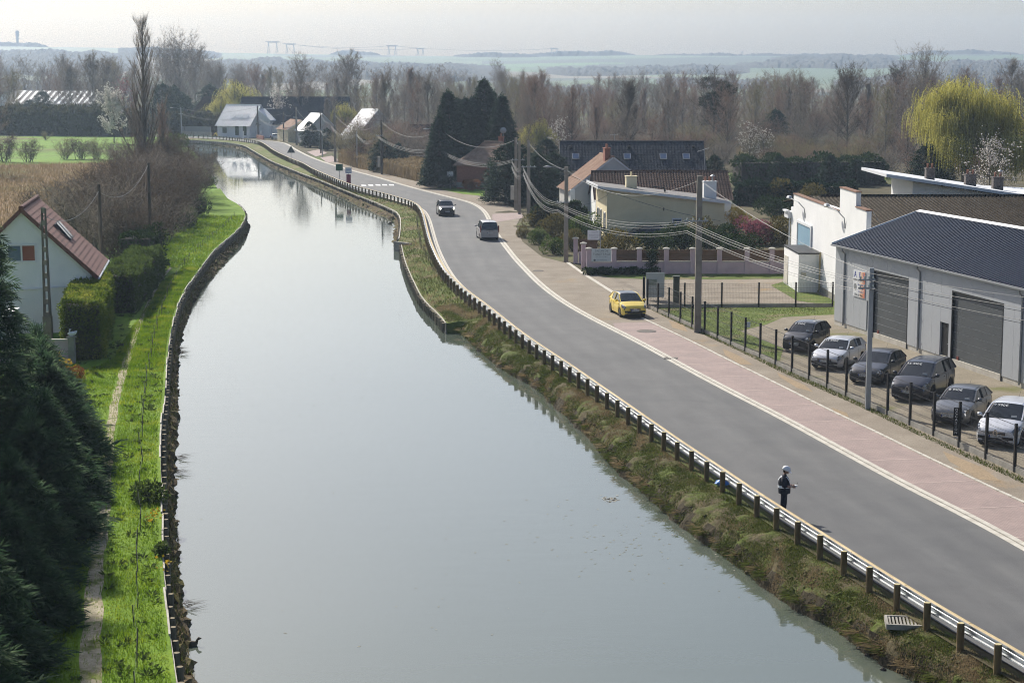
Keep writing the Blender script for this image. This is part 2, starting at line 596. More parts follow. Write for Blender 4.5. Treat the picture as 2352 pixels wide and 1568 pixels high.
def asphalt():
    m, nt, b = new_mat('asphalt')
    v = coords(nt)
    c = ramp(nt, noise(nt, 0.12, 5, 0.6, v), [(0.3, (0.088, 0.090, 0.093)), (0.7, (0.114, 0.114, 0.114))])
    v2 = coords(nt, (0.9, 0.06, 1), rotz=R(12))
    c = mixc(nt, 0.5, c, ramp(nt, noise(nt, 1.0, 3, 0.5, v2), [(0.35, (0.86, 0.86, 0.86)), (0.65, (1.12, 1.11, 1.09))]), 'MULTIPLY')
    g = noise(nt, 30.0, 3, 0.7, v)
    c = mixc(nt, 0.6, c, ramp(nt, g, [(0.3, (0.65, 0.65, 0.65)), (0.7, (1.35, 1.35, 1.35))]), 'MULTIPLY')
    pt = ramp(nt, noise(nt, 0.35, 6, 0.7, v, 0.6), [(0.40, (0.90, 0.90, 0.90)), (0.5, (1.0, 1.0, 1.0)), (0.68, (1.14, 1.13, 1.10))])
    c = mixc(nt, 0.8, c, pt, 'MULTIPLY')
    nt.links.new(c, b.inputs['Base Color'])
    b.inputs['Roughness'].default_value = 0.82
    b.inputs['Specular IOR Level'].default_value = 0.35
    bump(nt, b, g, 0.25, 0.02)
    return m
M_asphalt = asphalt()
def paving():
    m, nt, b = new_mat('pink_brick_paving')
    v = coords(nt, rotz=R(-11.4))
    br = nt.nodes.new('ShaderNodeTexBrick')
    br.inputs['Color1'].default_value = (0.27, 0.195, 0.178, 1)
    br.inputs['Color2'].default_value = (0.225, 0.165, 0.155, 1)
    br.inputs['Mortar'].default_value = (0.36, 0.29, 0.25, 1)
    br.inputs['Scale'].default_value = 1.0
    br.inputs['Mortar Size'].default_value = 0.008
    br.inputs['Brick Width'].default_value = 0.2
    br.inputs['Row Height'].default_value = 0.1
    nt.links.new(v, br.inputs['Vector'])
    n = noise(nt, 0.7, 5, 0.6, v)
    c = mixc(nt, 0.6, br.outputs['Color'], ramp(nt, n, [(0.3, (0.75, 0.74, 0.74)), (0.7, (1.2, 1.18, 1.15))]), 'MULTIPLY')
    nt.links.new(c, b.inputs['Base Color'])
    b.inputs['Roughness'].default_value = 0.85
    bump(nt, b, br.outputs['Fac'], -0.3, 0.01)
    return m
M_paving = paving()
M_kerb = pm('pale_concrete', (0.42, 0.39, 0.33), (0.55, 0.52, 0.45), 2.0, rough=0.85, bmp=0.2, bscale=20)
M_conc = pm('grey_concrete', (0.22, 0.21, 0.18), (0.34, 0.32, 0.28), 1.5, rough=0.9, bmp=0.3, bscale=14)
M_white = pm('white_paint', (0.70, 0.70, 0.68), (0.80, 0.80, 0.78), 2.0, rough=0.7)

# --- water
def water_mat():
    m, nt, b = new_mat('canal_water')
    v = coords(nt, (1.0, 0.45, 1.0))
    c = ramp(nt, noise(nt, 0.05, 4, 0.5, v), [(0.35, (0.088, 0.106, 0.084)), (0.65, (0.106, 0.124, 0.100))])
    nt.links.new(c, b.inputs['Base Color'])
    b.inputs['Roughness'].default_value = 0.035
    b.inputs['IOR'].default_value = 1.75
    b.inputs['Specular IOR Level'].default_value = 0.5
    b.inputs['Specular Tint'].default_value = (0.94, 1.0, 0.955, 1)
    # faint long ripples, calmer patches between
    w1 = noise(nt, 1.1, 3, 0.55, coords(nt, (0.35, 1.0, 1)))
    w2 = noise(nt, 5.0, 2, 0.5, coords(nt, (0.45, 1.0, 1)))
    calm = ramp(nt, noise(nt, 0.06, 3, 0.5, v), [(0.4, (0.15, 0.15, 0.15)), (0.65, (1, 1, 1))])
    h = math_n(nt, 'ADD', math_n(nt, 'MULTIPLY', w1, 1.0), math_n(nt, 'MULTIPLY', w2, 0.18))
    h = math_n(nt, 'MULTIPLY', h, calm)
    bump(nt, b, h, 0.16, 0.05)
    return m
M_water = water_mat()
wl = []
o = sheet('canal_water', [(-900, 10, 0), (60, 10, 0), (60, 452, 0), (-900, 452, 0)], M_water, WATER_Z)
struct(o, 'calm grey green canal water curving away between two banks')

# --- land sheets
NEAR = 8.0
leftland = [(p.x, p.y, -0.03) for p in sLB] + [(-1500, sLB[-1].y, -0.03), (-1500, NEAR, -0.03), (sLB[0].x, NEAR, -0.03)]
struct(sheet('ground', leftland, M_meadow, -0.03), 'green meadow and marsh on the far side of the towpath')
rightland = [(p.x, p.y, -0.03) for p in sRG] + [(-3000, sRG[-1].y, -0.03), (-3000, 1600, -0.03), (3000, 1600, -0.03), (3000, NEAR, -0.03), (sRG[0].x, NEAR, -0.03)]
struct(sheet('ground', rightland, M_woodfloor, -0.034), 'brown woodland floor and gardens beyond the road')

# --- road
roadL = offset_line(sRG, -0.55)
road = [(p.x, p.y) for p in roadL] + [(p.x, p.y) for p in reversed(sRK)]
rd = struct(put('road', None), 'smooth grey asphalt road following the canal')
sheet('road_base', [(a, b_, 0) for a, b_ in road], M_asphalt, -0.004, rd)
def road_surface():
    xl, xr = fx(roadL), xRK
    ys_ = np.concatenate([np.arange(20, 160, 1.0), np.arange(160, 432, 2.5)])
    K = 13
    vs, uv = [], []
    for y in ys_:
        for j in range(K):
            u = j / (K - 1)
            vs.append((xl(y) + (xr(y) - xl(y)) * u, y, 0.0))
            uv.append((u, y))
    fs = [(i * K + j, i * K + j + 1, (i + 1) * K + j + 1, (i + 1) * K + j) for i in range(len(ys_) - 1) for j in range(K - 1)]
    me = bpy.data.meshes.new('road_surface')
    me.from_pydata(vs, [], fs)
    lay = me.uv_layers.new(name='UVMap')
    for p in me.polygons:
        for li in p.loop_indices:
            lay.data[li].uv = uv[me.loops[li].vertex_index]
    m = M_asphalt.copy()
    m.name = 'worn_asphalt'
    nt = m.node_tree
    b = nt.nodes['Principled BSDF']
    old = b.inputs['Base Color'].links[0].from_socket
    uvn = nt.nodes.new('ShaderNodeUVMap'); uvn.uv_map = 'UVMap'
    sep = nt.nodes.new('ShaderNodeSeparateXYZ'); nt.links.new(uvn.outputs[0], sep.inputs[0])
    wob = math_n(nt, 'ADD', sep.outputs['X'], math_n(nt, 'MULTIPLY', math_n(nt, 'SUBTRACT', noise(nt, 0.12, 3, .5, coords(nt)), .5), .10))
    tr = ramp(nt, wob, [(0.0, (1.16, 1.14, 1.10)), (0.07, (1.0, 1.0, 1.0)), (0.16, (.90, .90, .91)), (0.26, (1.04, 1.04, 1.04)), (0.36, (.90, .90, .91)), (0.5, (1.10, 1.10, 1.09)), (0.64, (.91, .91, .92)), (0.74, (1.05, 1.05, 1.04)), (0.85, (.92, .92, .93)), (0.94, (1.02, 1.02, 1.0)), (1.0, (1.18, 1.15, 1.10))])
    mp = nt.nodes.new('ShaderNodeMapping'); mp.inputs['Scale'].default_value = (9.0, .05, 1); nt.links.new(uvn.outputs[0], mp.inputs['Vector'])
    st = ramp(nt, noise(nt, 1.0, 4, .6, mp.outputs['Vector']), [(0.3, (.92, .92, .92)), (0.7, (1.08, 1.08, 1.07))])
    c = mixc(nt, .85, old, tr, 'MULTIPLY')
    c = mixc(nt, .8, c, st, 'MULTIPLY')
    nt.links.new(c, b.inputs['Base Color'])
    me.materials.append(m)
    put('road_surface', me, rd)
road_surface()

def ribbon(name, line, d0, d1, z0, z1, mat, parent=None):
    """raised strip between two sideways offsets of a line"""
    A, B = offset_line(line, d0), offset_line(line, d1)
    mb = MB()
    rows = []
    for a, b_ in zip(A, B):
        rows.append([(a.x, a.y, z0), (a.x, a.y, z1), (b_.x, b_.y, z1), (b_.x, b_.y, z0)])
    mb.grid(rows)
    return mb.build(name, mat, parent)
gut = struct(put('kerb', None), 'double pale concrete gutter along the right side of the road')
RKn = [p for p in sRK if p.y < 436]
ribbon('gutter_channel', RKn, 0.0, -0.24, -0.02, 0.012, M_kerb, gut)
ribbon('kerb_edge', RKn, -0.275, -0.50, -0.02, 0.035, M_kerb, gut)
RGc = [p for p in sRG if 118 < p.y < 235]
gut2 = struct(put('kerb', None), 'pale concrete gutter on the inside of the bend behind the wooden guardrail')
ribbon('gutter_channel', RGc, -0.62, -0.86, -0.02, 0.012, M_kerb, gut2)
ribbon('kerb_edge', RGc, -0.90, -1.10, -0.02, 0.016, M_kerb, gut2)

# gravel verge and forecourts to the right of the gutter
sv = [p for p in offset_line(sRK, -0.5) if p.y < 330]
fence_a, fence_b = U(1487, 706), U(2340, 1090)
verge = [(p.x, p.y) for p in sv] + [(p.x, p.y) for p in W([(760, 362), (800, 378), (880, 400), (940, 415), (1000, 423), (1060, 435), (1130, 458), (1180, 480), (1195, 495), (1185, 520), (1200, 555), (1245, 590),
                                                              (1300, 604), (1345, 630), (1820, 636), (1925, 668), (1940, 710), (1500, 704), (1560, 735), (1700, 795), (1800, 842), (1960, 915),
                                                              (2130, 995), (2352, 1098), (2560, 1200)])][::1]
vv = [(p.x, p.y) for p in sv]                       # near -> far
rest = W([(760, 362), (800, 376), (880, 398), (940, 413), (1000, 422), (1060, 436), (1130, 458), (1180, 478), (1198, 495), (1185, 520), (1200, 555), (1245, 590),
          (1300, 604), (1345, 630), (1820, 636), (1925, 668), (1940, 708), (1500, 706), (1560, 735), (1700, 795), (1800, 842), (1960, 915), (2130, 995), (2352, 1098), (2560, 1200)])
vv += [(p.x, p.y) for p in rest]
struct(sheet('gravel_verge', [(a, b_, 0) for a, b_ in vv], M_gravel, 0.006), 'beige gravel verge and forecourt beside the road')

# pink brick path in bays between pale joint courses
M_joint = pm('joint_brick', (0.36, 0.28, 0.25), (0.42, 0.33, 0.29), 3.0, rough=.85)
pk_in = resample([p for p in offset_line(sRK, -0.5) if 30 < p.y < U(0, 745).y], 1.0)
pk_out = resample(catmull(W([(2560, 1247), (2352, 1155), (2249, 1107), (2122, 1047), (2014, 994), (1919, 949), (1764, 872), (1676, 829), (1586, 784), (1489, 738), (1474, 731)]), 1.0), 1.0)
pin = lambda t: Vector((np.interp(t, np.linspace(0, 1, len(pk_in)), [p.x for p in pk_in]), np.interp(t, np.linspace(0, 1, len(pk_in)), [p.y for p in pk_in]), 0))
fo_ = fx(pk_out)
fi_ = fx(pk_in)
path = struct(put('brick_path', None), 'pink brick footpath between the gutter and the gravel verge')
y0, y1 = 45.0, U(0, 742).y
nb = 17
ys = np.linspace(y0, y1, nb + 1)
for i in range(nb):
    mb = MB()
    rows = []
    for t in np.linspace(ys[i] + 0.06, ys[i + 1] - 0.06, 5):
        # joints run straight across the path
        rows.append([(fi_(t), t, 0.014), (fo_(t + 0.5), t + 0.5, 0.014)])
    mb.grid([[r[1], r[0]] for r in rows])
    mb.build('paving_bay', M_paving, path)
    mb = MB()
    t = ys[i]
    mb.prism([(fi_(t), t - 0.05, 0.0), (fo_(t + .5), t + 0.45, 0.0), (fo_(t + .5), t + 0.55, 0.0), (fi_(t), t + 0.05, 0.0)], (0, 0, 0.017))
    mb.build('joint_course', M_joint, path)
ko = resample(pk_out, 1.0)
mbk = []
for i in range(len(ko) - 1):
    mb = MB()
    a, b_ = ko[i], ko[i + 1]
    mb.bar((a.x, a.y, 0.02), (b_.x + (a.x - b_.x) * 0.04, b_.y + (a.y - b_.y) * 0.04, 0.02), 0.14, 0.07)
    mb.build('kerb_stone', M_kerb, path)
# slanting concrete strip across the forecourt
fs_ = W([(1308, 603), (1343, 628), (1426, 680), (1440, 690)])
o = ribbon('concrete_strip', resample(fs_, 2.0), 0.0, -0.3, 0.0, 0.03, M_kerb)
struct(o, 'pale concrete strip running slantwise across the gravel forecourt')
# small pink crossing bay further back
struct(sheetp('paved_bay', [(1131, 492), (1196, 487), (1203, 500), (1130, 512)], M_paving, 0.016), 'small pink paved bay beside the bend')
for q in ([(705, 349), (733, 343), (752, 352), (726, 360)], [(735, 362), (762, 358), (780, 368), (752, 374)]):
    struct(sheetp('paved_bay', q, M_paving, 0.016), 'pink paved bay on the verge near the far poles')
# zebra bars
for i, (a, b_) in enumerate(((1017, 1341), (1127, 1336), (1240, 1333), (1345, 1332), (1450, 1332))):
    cx, cy = (1200 + a / 3.92) / 1.7415, (400 + b_ / 3.92) / 1.7415
    p = U(cx, cy)
    mb = MB()
    mb.poly([(p.x - 0.35, p.y - 1.4, 0), (p.x + 0.35, p.y - 1.7, 0), (p.x + 0.05, p.y + 1.3, 0), (p.x - 0.65, p.y + 1.6, 0)])
    o = mb.build('crossing_stripe', M_white, None, loc=(0, 0, 0.005))
    struct(o, 'white painted stripe of the pedestrian crossing')
# manholes and drain covers
def cover(px, py, r, label, square=False):
    p = U(px, py, 0.0)
    mb = MB()
    if square:
        mb.box((0, 0, 0), (r * 2, r * 1.6, 0.02), R(-11))
        for k in range(-2, 3):
            mb.box((k * r * 0.3, 0, 0.012), (0.03, r * 1.2, 0.01), R(-11))
    else:
        mb.lathe([(r, -0.01), (r, 0.008), (r * 0.9, 0.01), (r * 0.9, 0.004), (r * 0.2, 0.008)], 18)
    o = mb.build('drain_cover', pm('cast_iron', (0.07, 0.06, 0.05), (0.12, 0.1, 0.08), 8.0, rough=0.6, metal=0.3), None, loc=(p.x, p.y, 0.02))
    return tag(o, label, 'drain cover')
cover(1485, 761, 0.62, 'round dark manhole cover in the pink path before the yellow car')
cover(1236, 622, 0.45, 'small round manhole cover in the gravel forecourt')
cover(1541, 823, 0.38, 'dark square drain cover set in the gutter', True)

M_rlawn = ground_mat('rough_lawn', [(0.3, (0.07, 0.10, 0.02)), (0.5, (0.11, 0.15, 0.03)), (0.72, (0.17, 0.17, 0.06))], 0.5, fine=5.0,
                     stops2=[(0.3, (0.17, 0.14, 0.08)), (0.7, (0.22, 0.18, 0.11))], mask_scale=0.25, mlo=0.55, mhi=0.66)
# --- yard behind the mesh fence
yard = [(1500, 707), (1575, 742), (1705, 797), (1805, 843), (1965, 915), (2135, 996), (2352, 1098), (2560, 1200), (2700, 1060), (2352, 885), (1920, 742), (1935, 705)]
struct(sheetp('yard', yard, M_lot, 0.010), 'gravel yard behind the mesh fence where cars are parked')
struct(sheetp('lawn', [(1503, 706), (1925, 705), (1919, 722), (1800, 728), (1760, 745), (1700, 760), (1800, 800), (1790, 828), (1700, 792), (1590, 747), (1520, 716)], M_rlawn, 0.016), 'small green lawn inside the mesh fence')
struct(sheetp('lawn', [(1770, 655), (1822, 640), (1850, 665), (1920, 690), (1920, 703), (1830, 690)], M_rlawn, 0.014), 'strip of rough grass by the white workshop')
struct(sheetp('lawn', [(1345, 626), (1820, 628), (1820, 640), (1500, 642), (1400, 637)], M_rlawn, 0.018), 'dark grass strip at the foot of the mauve wall')
struct(sheetp('lawn', [(1010, 428), (1060, 425), (1115, 433), (1125, 452), (1060, 445), (1000, 432)], M_grass, 0.014), 'bright grass verge before the brick house')
struct(sheetp('lawn', [(900, 385), (990, 380), (1010, 395), (960, 402), (900, 398)], M_meadow, 0.0), 'green garden patch behind the reeds')
struct(sheetp('lawn', [(1700, 350), (1960, 350), (1960, 375), (1700, 385)], M_meadow, 0.0), 'garden lawn behind the conifer hedge')
# orange sand patches on the verge
for q in ([(1660, 800), (1700, 818), (1730, 838), (1700, 836), (1665, 815)], [(1785, 855), (1850, 885), (1868, 900), (1830, 890), (1790, 865)],
          [(1910, 935), (1945, 948), (1950, 958), (1920, 950)], [(2165, 1035), (2250, 1070), (2300, 1105), (2250, 1100), (2180, 1058)], [(1535, 735), (1570, 745), (1580, 762), (1545, 752)]):
    struct(sheetp('sand_patch', q, ground_mat('sand', [(0.3, (0.29, 0.22, 0.145)), (0.7, (0.35, 0.265, 0.17))], 0.8, fine=10.0) if 'sandm' not in MATS else MATS['sandm'], 0.012))

# --- meadow strips on the left
struct(sheetp('field', [(-900, 313 + 14), (372, 330), (380, 345), (330, 372), (0, 380), (-900, 380)], M_meadow, -0.012), 'bright green pasture beyond the marsh')
struct(sheetp('field', [(-900, 378), (0, 376), (330, 371), (345, 400), (330, 470), (245, 560), (120, 560), (-900, 600)], M_reed, -0.016), 'field of dry tan reeds behind the house')
pth = catmull(W([(190, 1950), (205, 1568), (213, 1430), (222, 1300), (236, 1180), (247, 1060), (258, 960), (275, 880), (300, 800), (330, 720), (352, 676), (372, 640), (392, 615)]), 1.5)
gb = [(p.x, p.y) for p in sLB if p.y < 235]
gbank = gb + [(p.x, p.y) for p in W([(505, 432), (470, 450), (440, 480), (420, 520), (380, 560), (330, 600), (300, 630), (245, 660), (230, 700), (215, 830), (140, 860), (-60, 900), (-300, 1300), (-400, 1950)])]
struct(sheet('grass_bank', [(a, b_, 0) for a, b_ in gbank], M_grass, -0.006), 'vivid green grass bank between the canal and the hedge')
def path_strip():
    mb = MB()
    rows = []
    rs = random.Random(4)
    for p, t in zip(pth, np.linspace(0, 1, len(pth))):
        w = 0.30 * (1 - t) + 0.10 * t
        rows.append([(p.x - w * rs.uniform(0.7, 1.25), p.y, 0.0), (p.x, p.y, 0.012), (p.x + w * rs.uniform(0.7, 1.25), p.y, 0.0)])
    mb.grid([r for r in rows])
    return mb.build('towpath', M_path, None)
struct(path_strip(), 'narrow chalky dirt towpath through the grass')

# --- left bank piling, boards and rocky toe
M_post = pm('weathered_post', (0.10, 0.085, 0.06), (0.19, 0.165, 0.12), 6.0, rough=0.9, bmp=0.4, stretch=(1, 1, 0.25))
M_posttop = pm('post_top', (0.20, 0.165, 0.10), (0.28, 0.23, 0.15), 8.0, rough=0.9)
M_board = pm('pale_board', (0.30, 0.28, 0.23), (0.48, 0.45, 0.38), 1.3, rough=0.8)
def post_mesh(r, h, n=9):
    mb = MB()
    mb.lathe([(r, -0.6), (r, h - 0.015), (r * 0.93, h)], n)
    me = mb.mesh('post', [M_post, M_posttop])
    me.polygons[-1].material_index = 1
    return me
def piling(root, line, spacing, r, h, seed, z0, board=True, bh=0.55):
    rs = random.Random(seed)
    me = post_mesh(r, h)
    pts = resample(line, spacing)
    for p in pts:
        put('post', me, root, (p.x + rs.uniform(-.03, .03), p.y + rs.uniform(-.06, .06), z0 + rs.uniform(-.06, .04)), rs.uniform(0, 6), (rs.uniform(.9, 1.12),) * 2 + (1,))
    return pts
left_pile = thing('bank_piling', 'dark timber posts with pale edging boards lining the left grass bank', 'retaining wall')
lp = [p for p in sLB if p.y < 225 and p.y > 36]
pp = piling(left_pile, offset_line(lp, -0.14), 1.22, 0.092, 0.0, 3, -0.06)
segs = resample(offset_line(lp, -0.01), 2.5)
rs = random.Random(5)
for i in range(len(segs) - 1):
    a, b_ = segs[i].copy(), segs[i + 1].copy()
    k = rs.uniform(-0.03, 0.03)
    mb = MB()
    z = rs.uniform(-0.09, 0.03)
    mb.bar((a.x + k, a.y, z - 0.33), (b_.x + k + rs.uniform(-.02, .02), b_.y - 0.02, z - 0.33), 0.06, 0.72)
    mb.build('edging_board', M_board, left_pile)
def toe(name, ys, xa, xb, za, seed, label):
    """lumpy stones and turf at the foot of the piling down into the water"""
    mb = MB()
    rs = np.random.RandomState(seed)
    rows = []
    for y in ys:
        a, b_ = xa(y), xb(y)
        row = []
        for k in range(7):
            u = k / 6
            lump = 0.13 * math.sin(y * 3.1 + 2 * math.sin(y * 0.7)) + 0.10 * rs.normal()
            z = za * (1 - u ** 1.5) + (-1.22) * u ** 1.5 + (lump if 0 < k else 0) * (1 - abs(u - .5))
            x = a + (b_ - a) * u * 1.12 + (0.13 * rs.normal() + 0.10 * math.sin(y * 2.6)) * u
            row.append((x, y + rs.normal() * 0.05, z))
        rows.append(row)
    mb.grid(rows)
    o = mb.build(name, M_toe, None, smooth=False)
    struct(o, label)
    return o
M_toe = ground_mat('bank_toe', [(0.3, (0.05, 0.036, 0.02)), (0.5, (0.12, 0.088, 0.045)), (0.75, (0.24, 0.185, 0.105))], 2.2, fine=6.0, bmp=1.0,
                   stops2=[(0.3, (0.09, 0.085, 0.02)), (0.7, (0.13, 0.12, 0.035))], mask_scale=0.8, mlo=0.5, mhi=0.62)
toe('bank_toe', np.arange(36, 205, 0.33), lambda y: xLB(y) + 0.14, lambda y: max(xLW(y), xLB(y) + 0.45), -0.62, 8, 'mossy stone and turf toe below the left piling')

from mathutils import noise as mnoise
# --- right bank between guardrail and water
def right_bank():
    rs = np.random.RandomState(21)
    ys = [36.0]
    while ys[-1] < 446:
        ys.append(ys[-1] + (0.22 if ys[-1] < 100 else 0.4 if ys[-1] < 180 else 1.2))
    K = 15
    rows = []
    for y in ys:
        a = xRG(y) + 0.45
        if y < Y_P2A:
            b_, zb, nat = xRW3(y), -1.22, True
        elif y < Y_P2B:
            b_, zb, nat = xRP2(y) + 0.05, -0.45, False
        else:
            b_, zb, nat = xRP1(y) + 0.05, -0.33, False
        row = []
        wob = 0.5 * mnoise.noise(Vector((3.1, y * 0.45, 0))) + 0.35 * mnoise.noise(Vector((9.1, y * 1.3, 0)))
        for k in range(K):
            u = k / (K - 1)
            if nat:
                uu = u
                z = -0.02 - 0.50 * uu ** 1.3 - (0.72 * max(0, (uu - 0.72) / 0.28) ** 1.2)
                z += (0.09 * mnoise.noise(Vector((u * 3.2, y * 0.55, 1.7))) + 0.05 * mnoise.noise(Vector((u * 7, y * 1.9, 5.2)))) * min(1, u * 3)
                x = a + (b_ + wob * 0.5 - a) * u + rs.normal() * 0.03 * (u > .3)
                if k == K - 1:
                    z, x = -1.45, x - 0.12
            else:
                z = -0.02 + zb * u + rs.normal() * 0.015 * (1 if 0 < k < K - 1 else 0)
                x = a + (b_ - a) * u
            row.append((x, y + (rs.normal() * 0.04 if nat else 0), z))
        if not nat:
            row.append((row[-1][0], y, -1.5))
        else:
            row.append((row[-1][0] - 0.02, y, -1.6))
        rows.append(row)
    mb = MB()
    for i, r in enumerate(rows[:-1]):
        if ys[i] < Y_P2A - 2:
            cut = K - 4 + (1 if math.sin(ys[i] * 2.1) > .2 else 0)
            mb.mi = 0
            mb.grid([rows[i + 1][:cut + 1], r[:cut + 1]])
            mb.mi = 2
            mb.grid([rows[i + 1][cut:], r[cut:]])
        else:
            mb.mi = 1
            mb.grid([rows[i + 1], r])
    M_wet = ground_mat('wet_mud', [(0.3, (0.028, 0.022, 0.014)), (0.5, (0.05, 0.04, 0.024)), (0.75, (0.085, 0.07, 0.042))], 1.5, fine=6.0, bmp=0.8)
    o = mb.build('canal_bank', [M_bank, M_verge, M_wet], None, smooth=True)
    struct(o, 'rough grass and bare soil bank below the guardrail')
    return o
right_bank()
toe('bank_toe', np.arange(Y_P1 + 0.3, 436, 0.8), lambda y: xRP1(y) - 0.1, lambda y: min(xRT1(y), xRP1(y) - 0.5), -0.75, 9, 'stony turf toe below the far right piling')
r_pile = thing('bank_piling', 'row of dark timber posts with a pale cap along the far right bank', 'retaining wall')
lp = [p for p in sRP1 if p.x > -83]
piling(r_pile, offset_line(lp, 0.12), 1.25, 0.10, 0.0, 13, -0.34)
segs = resample(lp, 5.0)
for i in range(len(segs) - 1):
    mb = MB()
    mb.bar((segs[i].x, segs[i].y, -0.62), (segs[i + 1].x, segs[i + 1].y, -0.62), 0.10, 0.72)
    mb.build('edging_board', M_board, r_pile)
r_pile2 = thing('bank_piling', 'tilted dark timber posts standing in the water below the bend', 'retaining wall')
piling(r_pile2, offset_line(sRP2, 0.15), 0.82, 0.12, 0.0, 14, -0.44)
segs = resample(sRP2, 3.0)
for i in range(len(segs) - 1):
    mb = MB()
    mb.bar((segs[i].x, segs[i].y, -0.78), (segs[i + 1].x, segs[i + 1].y, -0.78), 0.07, 0.72)
    mb.build('edging_board', M_board, r_pile2)
a, b_ = U(914, 552, -0.3), U(940, 556, -0.3)
mb = MB()
mb.bar((a.x - 0.2, a.y - 2, -0.75), (b_.x + 0.3, b_.y - 2.5, -0.75), 0.25, 1.1)
mb.build('slab', M_conc, thing('concrete_return', 'grey concrete end wall where the far piling steps back', 'wall'))

# --- guardrail
M_log = pm('log_rail_wood', (0.40, 0.30, 0.15), (0.55, 0.43, 0.24), 2.5, rough=0.75, bmp=0.3, stretch=(1, 0.25, 1))
M_steel = pm('galvanised_steel', (0.52, 0.54, 0.56), (0.66, 0.68, 0.70), 4.0, rough=0.28, metal=0.85)
M_gpost = pm('guardrail_post_wood', (0.12, 0.08, 0.035), (0.20, 0.14, 0.065), 5.0, rough=0.85, bmp=0.4, stretch=(1, 1, 0.3))
M_gtop = pm('guardrail_post_top', (0.42, 0.36, 0.18), (0.55, 0.47, 0.26), 9.0, rough=0.8)
rail = thing('guardrail', 'steel backed wooden guardrail with round timber posts along the canal side', 'guardrail')
gl = [p for p in sRG if p.y > 37 and p.x > -83]
gpts = resample(gl, 2.0)
mb = MB()
mb.lathe([(0.105, -0.35), (0.105, 0.735), (0.092, 0.75)], 12)
gme = mb.mesh('post', [M_gpost, M_gtop])
gme.polygons[-1].material_index = 1
rs = random.Random(31)
for p in gpts:
    put('post', gme, rail, (p.x, p.y, rs.uniform(-0.03, 0.01)), rs.uniform(0, 6))
# W-section steel beam behind the log
prof = [(0.125, 0.40), (0.125, 0.44), (0.20, 0.47), (0.20, 0.53), (0.145, 0.555), (0.145, 0.60), (0.20, 0.63), (0.20, 0.69), (0.125, 0.715)]
mb = MB()
lines = [offset_line(gpts, -d) for d, z in prof]
rows = [[(lines[k][i].x, lines[k][i].y, prof[k][1]) for k in range(len(prof))] for i in range(len(gpts))]
mb.grid(rows)
mb.build('steel_beam', M_steel, rail, smooth=False)
lg = offset_line(gpts, -0.305)
for i in range(0, len(lg) - 2, 2):
    a, m_, b_ = lg[i], lg[i + 1], lg[i + 2]
    mb = MB()
    a2 = a + (m_ - a) * 0.006
    b2 = b_ + (m_ - b_) * 0.006
    mb.tube([(a2.x, a2.y, 0.60), (m_.x, m_.y, 0.60), (b2.x, b2.y, 0.60)], 0.095, 10)
    mb.build('log', M_log, rail, smooth=False)
# ================================================================== far hills, fields, woods, haze
SK = [(-900, 104), (-200, 107), (0, 108), (130, 110), (280, 112), (380, 117), (480, 122), (700, 126), (1000, 130), (1200, 131), (1450, 128), (1800, 129), (2000, 128), (2200, 125), (2352, 126), (2900, 122), (3600, 126)]
_px = [a for a, b in SK]; _py = [b for a, b in SK]
D_FAR = 3500.0
def sstep(a, b, x):
    t = min(1.0, max(0.0, (x - a) / (b - a)))
    return t * t * (3 - 2 * t)
def hill_z(px, d):
    zs = CAMZ + (YH - np.interp(px, _px, _py)) / FOC * D_FAR
    roll = 2.0 * math.sin(px * 0.004 + d * 0.0022) + 1.4 * math.sin(px * 0.011 - d * 0.0046)
    if d > D_FAR:
        return zs - (d - D_FAR) * 0.05
    s = 0.12 * sstep(1150, 1700, d) + 0.33 * sstep(1500, 2600, d) + 0.55 * sstep(2200, 3500, d)
    return zs * s + roll * sstep(1250, 1600, d) * (1 - sstep(2600, 3450, d))
def hill_pt(px, d, up=0.0):
    return ((px - 1176.0) / FOC * d, d, hill_z(px, d) + up)
FIELD = [pm('far_field_green', (0.055, 0.10, 0.030)), pm('far_field_pale', (0.095, 0.13, 0.055)), pm('far_field_tan', (0.14, 0.115, 0.07)),
         pm('far_field_dark', (0.03, 0.045, 0.022)), pm('far_field_spring', (0.07, 0.15, 0.035))]
def far_hills():
    pxs = np.linspace(-900, 3500, 150)
    ds = np.concatenate([np.linspace(1150, 1700, 12), np.linspace(1750, 3500, 36), [3560, 3640]])
    rs = random.Random(3)
    seeds = [(rs.uniform(-900, 3500), rs.uniform(1150, 3500), rs.choice([0, 0, 1, 1, 4, 2, 3, 0])) for _ in range(110)]
    mb = MB()
    vs = [hill_pt(p, d, -0.5) for d in ds for p in pxs]
    n = len(pxs)
    fs, ms = [], []
    for i in range(len(ds) - 1):
        for j in range(n - 1):
            fs.append((i * n + j, i * n + j + 1, (i + 1) * n + j + 1, (i + 1) * n + j))
            pc, dc = pxs[j], ds[i]
            ms.append(min(seeds, key=lambda s: ((s[0] - pc) / 330) ** 2 + ((s[1] - dc) / 270) ** 2)[2])
    mb.v, mb.f, mb.m = vs, fs, ms
    o = mb.build('hills', FIELD, None, smooth=True)
    struct(o, 'low hills of green and tan fields along the horizon')
far_hills()
M_farwood = pm('far_wood_canopy', (0.035, 0.034, 0.030), (0.06, 0.056, 0.046), 0.02, rough=1.0)
